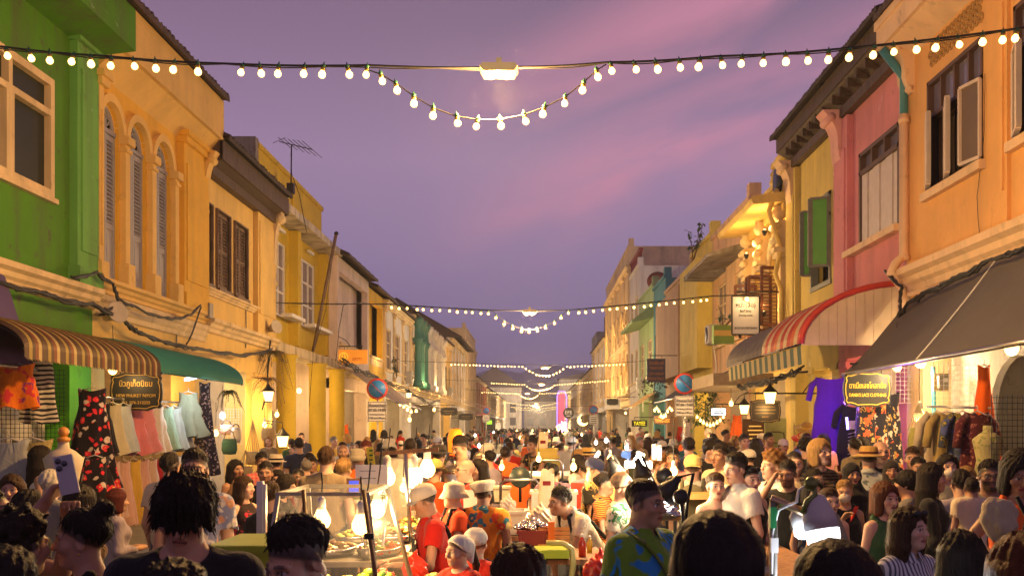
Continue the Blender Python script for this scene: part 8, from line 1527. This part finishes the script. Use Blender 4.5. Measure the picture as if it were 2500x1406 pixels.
# plastic things in the foreground
def trash(r, c, M):
    q = MB(); rg = random.Random(3)
    for k in range(40): q.m = rg.randrange(3); q.ball(c+Vector((rg.uniform(-.1, .1), rg.uniform(-.1, .1), .40+rg.uniform(-.02, .09))), .03, 6, (1.5, .8, .6), Matrix.Rotation(rg.uniform(0, 3), 3, 'Z'))
    q.build('rubbish', [C((.6, .1, .02)), C((.5, .3, .1)), C((.4, .33, .2))], r); q = MB(); q.tube([c+Vector((-.04, -.145, .36)), c+Vector((-.04, -.152, .33)), c+Vector((.04, -.152, .33)), c+Vector((.04, -.145, .36)), c+Vector((-.04, -.145, .36))], .008, 5); q.build('handle', mat('bin_yellow', (.5, .38, .03), .4), r)
bx('square yellow bin full of rubbish under the food trays', P(957, 1357, 8.2)-Vector((0, 0, .42)), .28, .28, .42, mat('bin_yellow', (.5, .38, .03), .4, 0, .1), 'bin', 'bin', trash)
def plastic_bag(c, label, m, s=.14, seed=1):
    c = np.array(c); f = Field(c-s*2.2, c+s*2.2, s*.09); f.ell(c, (s*1.1, s*.8, s), .02, mod=lambda x, y, z: .09*s*np.sin(x*(7/s)+z*(4/s)+seed)*np.sin(z*(6/s)+y*5/s)); f.cap(c+(0, 0, s*.6), c+(s*.15, 0, s*1.5), s*.4, s*.12, .04); f.wiggle(lambda x, y, z: .04*s*np.sin(x*(13/s)+z*(9/s)))
    o = bpy.data.objects.new('plastic_bag', f.mesh('plastic_bag', m)); COL.objects.link(o); tag(o, label, 'bag')
M_redbag = mat('red_plastic', (.68, .035, .012), .3, 0, .1, spec=.6); plastic_bag(P(1012, 1388, 7.2), 'bright red plastic bag hanging beside the yellow bin', M_redbag, .085, 1); plastic_bag(P(1462, 1396, 6.6), 'large glossy red plastic bag at the bottom centre', M_redbag, .1, 2); plastic_bag(P(1240, 1232, 9.6), 'clear plastic bag on the white box', mat('clear_plastic', (.7, .62, .55), .2, 0, .1, alpha=.55), .07, 3); plastic_bag(P(955, 1338, 8.2), 'crumpled orange bag lying on the bin', mat('orange_plastic', (.7, .14, .01), .35), .04, 4); plastic_bag(P(1318, 1262, 9), 'white plastic sheet bundle behind the orange board', mat('white_plastic', (.6, .5, .4), .3, 0, .1), .09, 6)
def lime(r, c, M):
    q = MB(); q.obox(c+Vector((0, 0, .345)), .33, .51, .025); q.build('lid', M_lime, r); q = MB(); q.obox(c+Vector((.05, -.255, .16)), .16, .01, .2); q.build('window', mat('dark_plum', (.10, .06, .08), .25), r); q = MB(); [q.tube([c+Vector((.0+.035*k, -.262, .07)), c+Vector((.005+.035*k, -.265, .17)), c+Vector((.02+.035*k, -.262, .25))], .006, 5) for k in range(4)]; q.build('reflections', mat('window_glint', (.7, .7, .75), .15, 1), r); q = MB(); q.obox(c+Vector((-.11, -.26, .27)), .06, .03, .13); q.build('latch', M_steel, r)  # reflections on the plum window are shaped as bright metal strips
bx('lime yellow stall box with plum window and steel latch', P(638, 1388, 4.75)-Vector((0, 0, .22)), .32, .5, .34, M_lime, 'stall_box', 'box', lime); table('dark table under the lime yellow box', -1.65, -.75, 4.2, 5.1, 1.08, mat('brown_table', (.10, .04, .02), .4))
r = thing('metal_post', 'short grey steel post standing before the V-neck man', 'post', P(637, 1240, 6.8)); mb = MB(); mb.obox(P(636, 1240, 6.8), .04, .05, .36); mb.obox(P(646, 1244, 6.8), .025, .04, .34); mb.build('bars', M_steel, r); place_children(r)
# middle gap: boxes, crates, chair, fan, trolley
bx('white polystyrene box on the middle table', P(1250, 1300, 9.5), .26, .3, .2, mat('polystyrene', (.66, .6, .5), .7, 0, .08), 'foam_box', 'box'); table('low table carrying the white box', -.45, .2, 9.3, 10.2, 1.0, M_wood2)
bx('white cooler box with sacks behind the dungarees boy', P(1352, 1200, 10.6)-Vector((0, 0, .5)), .46, .4, .5, mat('cooler_white', (.6, .54, .46), .5, 0, .08), 'cooler_box', 'box'); bx('small white carton between the beret vendor and the bucket hat vendor', P(1160, 1228, 9.4)-Vector((0, 0, .14)), .2, .2, .24, M_white, 'carton', 'box'); bx('pale carton on the stall beyond the seated boy', P(1218, 1200, 13)-Vector((0, 0, .14)), .28, .26, .2, mat('carton_grey', (.42, .36, .28), .7), 'carton', 'box'); bx('yellow crate on the far middle table', P(1335, 1126, 15), .3, .3, .18, mat('crate_yellow', (.42, .30, .03), .5), 'crate', 'crate'); table('far middle table stacked with bags', -.3, .9, 14.5, 16, 1.3, M_zinc)
for u, v, y, lb in ((1330, 1188, 10.4, 'tall cream sack leaning in the cooler box'), (1322, 1085, 15, 'tall white sack standing at the far middle table')):
    c = P(u, v, y); r = thing('sack', lb, 'sack', c); mb = MB(); mb.grid(lambda a, b: c+Vector(((.065+.012*math.sin(b*3))*math.cos(a*2*math.pi)+.03*b, .045*math.sin(a*2*math.pi), -.2+.36*b+.03*math.sin(a*12)*b)), 24, 8); mb.build('sack_body', C((.6, .5, .36)), r); q = MB(); q.obox(c+Vector((.02, -.05, .04)), .08, .008, .045); q.build('label_band', C(K['maroon']), r); place_children(r)
c = P(1437, 1232, 11.6); r = thing('plastic_chair', 'bright red plastic chair behind the dungarees boy', 'chair', (c.x, c.y, 0)); mb = MB(); mb.grid(lambda a, b: c+Vector((-.2+.4*a, .05*math.cos(a*3.14), -.35+.6*b)), 10, 8); mb.build('backrest', M_redbag, r); q = MB(); q.obox(c+Vector((0, -.2, -.38)), .42, .42, .03); q.build('seat', M_redbag, r)
for sx in (-.18, .18):
    for sy in (-.38, -.03): q = MB(); q.tube([(c.x+sx, c.y+sy, .004), (c.x+sx*.95, c.y+sy, c.z-.39)], .025, 6); q.build('leg', M_redbag, r)
place_children(r)
c = P(1380, 1345, 7.6); r = thing('plastic_chair', 'lime green plastic chair with curved frame at the bottom centre', 'chair', (c.x, c.y, 0)); mb = MB(); mb.tube([c+Vector((.0, 0, -.5)), c+Vector((.06, 0, -.1)), c+Vector((.05, 0, .02)), c+Vector((-.02, 0, .06)), c+Vector((-.14, .02, .06))], .022, 8); mb.build('frame', mat('lime_pale', (.42, .40, .14), .4), r); q = MB(); q.obox(c+Vector((-.1, .12, -.02)), .26, .3, .06); q.build('seat', M_lime, r); q = MB(); q.tube([(c.x-.16, c.y, .004), c+Vector((-.16, .1, -.04))], .02, 6); q.build('leg', M_lime, r); place_children(r)
c = P(1352, 1312, 8.1); r = thing('chopping_board', 'orange ribbed plastic boards with a bar across', 'board', c); mb = MB(); M = Matrix.Rotation(R(-18), 3, 'X'); [mb.obox(c+M @ Vector((0, 0, -.1+.034*k)), .25, .02, .028, M) for k in range(6)]; mb.build('slats', mat('orange_slat', (.62, .28, .05), .5), r); q = MB(); q.obox(c+Vector((-.02, -.05, .0)), .05, .03, .26); q.build('bar', mat('orange_plastic', (.7, .2, .02)), r); place_children(r); table('table below the orange ribbed boards', -.15, .5, 7.7, 8.5, 1.0, M_wood2)
heap(P(1303, 1293, 8.2), .13, .12, .06, 'silver foil packets on the red crate', [mat('foil', (.65, .6, .6), .2, .9, .2)], 26, .035, name='foil_packets', cat='packets', tray=False); bx('dark red plastic crate under the foil packets', P(1300, 1295, 8.2)-Vector((0, 0, .2)), .22, .25, .2, mat('crate_red', (.22, .02, .015), .4), 'crate', 'crate')
r = thing('desk_fan', 'small dark fan on the metal trolley', 'fan', P(1270, 1165, 12.5)); c = P(1270, 1165, 12.5); mb = MB(); mb.lathe([(.12, -.03), (.13, 0), (.12, .03)], c, 20, Matrix.Rotation(R(80), 3, 'X')); mb.build('cage', mat('fan_dark', (.03, .05, .05), .4), r); q = MB(); q.tube([c, c+Vector((0, .02, -.3))], .02, 6); q.build('stand', M_blackm, r); place_children(r)
for i, (u, v, y) in enumerate(((1270, 1195, 11.5), (1335, 1142, 14.5))):
    c = P(u, v, y); r = thing('metal_trolley', ('steel trolley with rounded handle behind the white box', 'farther steel trolley with a rounded handle by the mauve vendor')[i], 'trolley', (c.x, y, 0)); mb = MB(); mb.tube([c+Vector((-.22, 0, -.3)), c+Vector((-.22, 0, .06)), c+Vector((-.17, 0, .11)), c+Vector((.17, 0, .11)), c+Vector((.22, 0, .06)), c+Vector((.22, 0, -.3))], .016, 8); mb.build('handle', M_steel, r); q = MB(); q.box(c.x-.3, c.x+.3, y, y+.8, c.z-.36, c.z-.32); q.build('tray', M_zinc, r)
    for sx in (-.26, .26):
        for sy in (.05, .75): q = MB(); q.tube([(c.x+sx, y+sy, .004), (c.x+sx, y+sy, c.z-.36)], .018, 6); q.build('leg', M_steel, r)
    place_children(r)
c = P(1112, 1078, 15.5); r = thing('paper_lantern', 'tall glowing orange lantern above the man with the black strap', 'lantern', c); mb = MB(); mb.lathe([(.09, -.2), (.115, -.14), (.12, .07), (.09, .17), (.06, .2)], c, 18); mb.build('shade', emit('orange_lantern', (1, .26, .01), .9), r); q = MB(); q.lathe([(.1, -.22), (.1, -.2)], c, 16); q.tube([c+Vector((0, 0, -.22)), (c.x, c.y, .8)], .015, 6); q.build('base', mat('lantern_red', (.4, .03, .02), .5), r); lamp(c+Vector((.25, -.2, 0)), 40, (1, .4, .08), .12, r); place_children(r)
# bright stall on the right
table('right stall table with white trays under bright tubes', 1.0, 2.05, 6.5, 9.7, 1.0, M_wood2, cloth_=C((.45, .4, .3))); table('tall shelf of the right stall holding the tubes', .95, 1.9, 9.8, 10.6, 1.35, mat('pine_shelf', (.5, .28, .08), .5), .05)
for i in range(5): heap((1.3+.25*(i % 2), 7.0+.5*i, 1.02), .13, .18, .05+.02*(i % 2), ['lettuce bundles on the near end of the right stall', 'cut fruit on the right stall', 'fried snacks on the right stall', 'white rolls in the middle of the right stall', 'green leaves at the back of the right stall'][i], [leafy, noodle, fried, [G('dumpling', (0, 0, 0))], leafy][i], 36, .028, seed=30+i)
def tube_light(a, b, label, pw, group=None, rad=.02, m=None):
    a, b = Vector(a), Vector(b); r = thing('tube_lamp', label, 'tube light', (a+b)/2, group); mb = MB(); mb.tube([a, b], rad, 8); mb.build('tube', m or emit('tube_white', (.9, .95, 1), 9), r); q = MB(); [q.tube([p, p+(b-a).normalized()*d], rad*1.25, 8) for p, d in ((a, .03), (b, -.03))]; q.build('caps', M_white, r)
    if pw: lamp((a+b)/2+Vector((-.05, -.12, 0)), pw*.5, (1, .74, .40), .12, r)
    place_children(r)
tube_light(P(1597, 1122, 10), P(1597, 1084, 10), 'left upright tube of the twin tubes on the shelf', 0); tube_light(P(1610, 1124, 10), P(1610, 1087, 10), 'right upright tube of the twin tubes on the shelf', 0); tube_light(P(1525, 1133, 9.2), P(1592, 1134, 9.2), 'horizontal white tube over the right stall trays', 130, None, .03); tube_light(P(1556, 1128, 9.4), P(1566, 1104, 9.4), 'short slanted bright tube above the horizontal one', 90, None, .035); tube_light(P(1455, 1108, 13), P(1462, 1112, 13), 'small cold white light behind the navy cap man', 70, None, .05)
def gooseneck(u, v, y, label, pw, base, tilt=(35, 20)):
    c = P(u, v, y); r = thing('clamp_lamp', label, 'lamp', c); M = Matrix.Rotation(R(tilt[0]), 3, 'Y') @ Matrix.Rotation(R(tilt[1]), 3, 'X'); mb = MB(); mb.lathe([(.085, -.05), (.06, .02), (.03, .07), (.025, .11)], c, 16, M); mb.tube([c+M @ Vector((0, 0, .11)), c+M @ Vector((0, 0, .17))+Vector((.06, 0, -.02)), Vector((c.x+.12, c.y+.02, c.z-.1)), Vector((c.x+.1, c.y, base))], .012, 6); mb.build('shade', M_blackm, r); q = MB(); q.lathe([(.01, -.075), (.05, -.07), (.075, -.045)], c, 14, M); q.build('bulb', M_bulbc, r); lamp(c+M @ Vector((0, 0, -.14)), pw*.5, (1, .8, .5), .06, r); place_children(r)
gooseneck(1632, 1196, 6.6, 'black gooseneck lamp glaring behind the elderly man', 55, 1.0); gooseneck(1565, 1152, 8.4, 'small black gooseneck lamp over the right stall trays', 55, 1.0, (-20, 15)); gooseneck(1500, 1145, 9.2, 'farther black lamp pointing at the right stall trays', 40, 1.0, (-25, 10))
for u, v, y, lb in ((1622, 1162, 7.6, 'black round fan head above the gooseneck lamp'), (1662, 1212, 6.4, 'black microphone shaped fan next to the gooseneck lamp'), (1641, 1178, 7.2, 'small black knob lamp between the two fans')):
    c = P(u, v, y); r = thing('desk_fan', lb, 'fan', c); mb = MB(); mb.ball(c, .065 if v < 1170 else .05, 12, (1, .7, 1)); mb.build('head', M_blackm, r); q = MB(); q.tube([c, c+Vector((.02, 0, -.2)), (c.x+.02, c.y, 1.0)], .012, 6); q.build('neck', M_blackm, r); place_children(r)
heap(P(1632, 1255, 6.6)-Vector((0, 0, .02)), .09, .09, .06, 'bundle of foil balls below the gooseneck lamp', [mat('foil', (0, 0, 0))], 24, .025, name='foil_packets', cat='packets')
# clamp lamp in the right foreground
c = P(2005, 1285, 3.4); pole = P(1888, 1300, 3.45); r = thing('clamp_lamp', 'blinding white clamp lamp on a steel bar in the right foreground', 'lamp', (pole.x, pole.y, 0)); mb = MB(); mb.tube([(pole.x, pole.y, .004), P(1888, 1215, 3.45)], .014, 8); mb.build('pole', mat('dull_pole', (.22, .2, .17), .5, .6), r); q = MB(); q.tube([P(1882, 1215, 3.45), P(1990, 1262, 3.42)], .014, 8); q.build('arm', mat('brass_arm', (.55, .38, .2), .3, .9), r)
M = Matrix.Rotation(R(-8), 3, 'Y') @ Matrix.Rotation(R(-12), 3, 'X'); q = MB(); q.lathe([(.058, -.01), (.054, .04), (.04, .075), (.03, .1), (.012, .11)], c+Vector((0, 0, .0)), 18, M); q.build('housing', mat('lamp_grey', (.5, .47, .46), .5), r); q = MB(); q.lathe([(.01, -.085), (.035, -.08), (.052, -.06), (.057, -.012)], c, 18, M); q.build('bulb', emit('lamp_dazzle', (.92, .95, 1), 5), r)
c2 = P(1958, 1290, 3.5); q = MB(); q.lathe([(.01, -.035), (.025, -.025), (.03, -.005)], c2, 14); q.build('bulb', emit('lamp_dazzle', (0, 0, 0), 5), r); q = MB(); q.lathe([(.03, -.004), (.03, .05), (.012, .07)], c2, 14, Matrix.Rotation(R(-18), 3, 'Y')); q.build('socket', M_white, r)
q = MB(); q.tube([P(1992, 1262, 3.4), P(1962, 1245, 3.4), P(1970, 1225, 3.4), P(1990, 1208, 3.4), P(1985, 1190, 3.4), P(1978, 1180, 3.4)], .011, 8); q.ball(P(1980, 1180, 3.4), .024, 10); q.build('gooseneck', mat('olive_brass', (.16, .19, .05), .3, .6), r); q = MB(); q.tube([P(1975, 1182, 3.42), P(1950, 1195, 3.42), P(1945, 1225, 3.42), P(1925, 1232, 3.42), P(1900, 1245, 3.44), P(1886, 1300, 3.44), P(1884, 1400, 3.44)], .005, 5); q.build('wire', M_white, r); q = MB(); q.obox(P(1886, 1262, 3.44), .02, .03, .07); q.build('clamp', mat('green_clamp', (.02, .3, .08), .4), r); q = MB(); q.obox(P(1890, 1330, 3.44), .025, .02, .05); q.build('switch', M_white, r)
lamp(c+Vector((0, -.0, -.16)), 7, (.75, .85, 1), .05, r); place_children(r)
# glows of the stalls far down the street
for i, (u, v, y, pw, cool, s_) in enumerate(((1245, 1078, 30, 90, True, 2.2), (1200, 1092, 22, 70, True, 1.6), (1170, 1088, 19, 60, True, 1.2), (1270, 1068, 38, 110, False, 3.2), (1262, 1052, 46, 90, False, 2.6), (1455, 1080, 26, 80, True, 2.0), (1480, 1075, 20, 60, True, 1.6), (1340, 1052, 55, 90, False, 2.5), (1385, 1051, 60, 90, False, 2.5), (1420, 1060, 34, 60, False, 1.8), (1160, 1062, 42, 60, True, 1.8), (1530, 1092, 15, 60, True, 1.0), (1130, 1060, 40, 60, False, 1.6), (1300, 1050, 70, 120, False, 3), (1205, 1056, 52, 80, True, 2.4))):
    hang_bulb(P(u, v, y), ['cold white stall bulb', 'warm stall bulb'][not cool] + ' glowing among the crowd, ' + ['nearest the far box sign', 'left of the middle stalls', 'by the orange lantern', 'biggest glow at mid street', 'above the biggest glow', 'right of the far trolley', 'near the navy cap man', 'below the pink neon pillar', 'under the round black sign', 'near the moon lamp', 'below the far left signs', 'beside the twin tubes', 'at the pale canvas awning', 'deep in the far crowd', 'below the green lit sign'][i], pw*1.6, s=s_*.22+.25, drop=.3, cool=cool)
for i, (x, y) in enumerate(((-.6, 19), (.4, 24), (-.8, 31), (.5, 38), (-.6, 47), (.6, 56))): table(['far stall with red cloth past the crates', 'far stall under the cold bulbs', 'far stall near the mid street glow', 'far stall behind the mid street glow', 'far stall below the third string', 'farthest stall that can be made out'][i], x-.7, x+.7, y, y+2, 1.0, M_zinc, cloth_=C(K[['red', 'blue', 'white', 'yellow', 'red', 'white'][i]])); heap((x, y+.8, 1.0), .4, .5, .25, ['mixed goods heaped on the red cloth stall', 'goods heaped under the cold bulbs', 'goods on the stall near the mid street glow', 'goods behind the mid street glow', 'goods on the stall below the third string', 'goods on the farthest stall'][i], [fried, leafy, noodle, fried, leafy, noodle][i], 30, .08, cat='goods', seed=50+i)
# bottles, cups and tools on the stalls
def bottle(x, y, z, label, m, h=.2, kind='bottle'):
    r = thing(kind, label, kind, (x, y, z)); mb = MB(); w = h*.17
    if kind == 'bottle': mb.lathe([(w, 0), (w, h*.6), (w*.45, h*.78), (w*.4, h*.9)], (x, y, z), 12)
    else: mb.lathe([(w*1.3, 0), (w*1.7, h*.6), (w*1.6, h*.6), (w*1.2, .01)], (x, y, z), 12)
    mb.build('vessel', m, r); q = MB()
    if kind == 'bottle': q.lathe([(w*.5, h*.9), (w*.5, h), (w*.15, h*1.06)], (x, y, z), 10); q.build('cap', M_white, r)
    else:
        for k in range(9): q.tube([(x, y, z+.02), (x+w*2.2*math.cos(k*2.4), y+w*2.2*math.sin(k*2.4), z+h*1.25+.02*(k % 3))], .004, 4)
        q.build('skewers', M_oldwood if k % 2 else M_wood2, r)
    place_children(r)
SB = [mat('sauce_red', (.5, .03, .01), .25), mat('sauce_yellow', (.62, .38, .02), .25), mat('sauce_brown', (.10, .035, .01), .2), mat('sauce_green', (.1, .25, .03), .25)]; SN = ['red', 'yellow', 'brown', 'green']
for i, (x, y, z, wh) in enumerate(((-.45, 6.9, .92, 'at the back edge of the glass case cart'), (-.5, 6.95, .92, 'next to the red one on the glass case cart'), (-1.75, 7.85, .98, 'on the left corner of the second cart'), (-1.12, 11.0, .98, 'at the far corner of the second cart'), (.1, 9.5, 1.0, 'beside the white polystyrene box'), (-.38, 9.45, 1.0, 'left of the polystyrene box'), (1.85, 6.7, 1.0, 'on the near right corner of the right stall'), (1.1, 6.65, 1.0, 'on the near left corner of the right stall'), (.35, 7.85, 1.0, 'beside the orange ribbed boards'), (.42, 8.1, 1.0, 'behind the orange ribbed boards'))): bottle(x, y, z, f'{SN[i % 4]} sauce bottle {wh}', SB[i % 4], .13+.02*(i % 3))
for x, y, z, lb in ((-1.3, 7.85, .98, 'tin of wooden skewers on the second cart'), (-1.2, 10.4, .98, 'taller tin of skewers near the zinc cabinet'), (1.5, 6.7, 1.0, 'cup of skewers on the right stall')): bottle(x, y, z, lb, M_zinc, .15, 'cup')
heap((-1.35, 5.62, 1.0), .1, .14, .06, 'orange prawn pieces low in the glass case', [G('shrimp', (0, 0, 0)), fried[2]], 34, .026, seed=61); heap((-1.0, 6.4, 1.0), .14, .16, .1, 'green leaves at the back of the glass case', leafy, 40, .03, seed=62, tray=False)
for u, v, y, lb, pw in ((985, 1190, 9.5, 'small amber bulb low between the zinc cabinet and the bulb stand', 50), (1180, 1128, 12.5, 'small amber bulb behind the beret vendor', 60), (1225, 1140, 13, 'amber bulb over the middle trolley', 60), (1315, 1120, 13.5, 'amber bulb by the yellow crate', 60), (1400, 1140, 11, 'amber bulb beside the mauve vendor', 60), (1490, 1120, 10.5, 'amber bulb above the zebra print woman', 60), (1645, 1150, 9, 'amber bulb near the black fans', 60)): hang_bulb(P(u, v, y), lb, pw, s=.6, drop=.35)
# evening haze over the town
mb = MB(); mb.box(-730, 830, -14, 1200, -1.7, 72); o = mb.build('haze', None); o['kind'] = 'stuff'; m = bpy.data.materials.new('evening_haze'); m.use_nodes = True; nt = m.node_tree; nt.nodes.clear(); om = nt.nodes.new('ShaderNodeOutputMaterial'); pv = nt.nodes.new('ShaderNodeVolumePrincipled'); pv.inputs['Color'].default_value = (.85, .83, .88, 1); pv.inputs['Density'].default_value = .0009; nt.links.new(pv.outputs[0], om.inputs['Volume']); o.data.materials.clear(); o.data.materials.append(m)
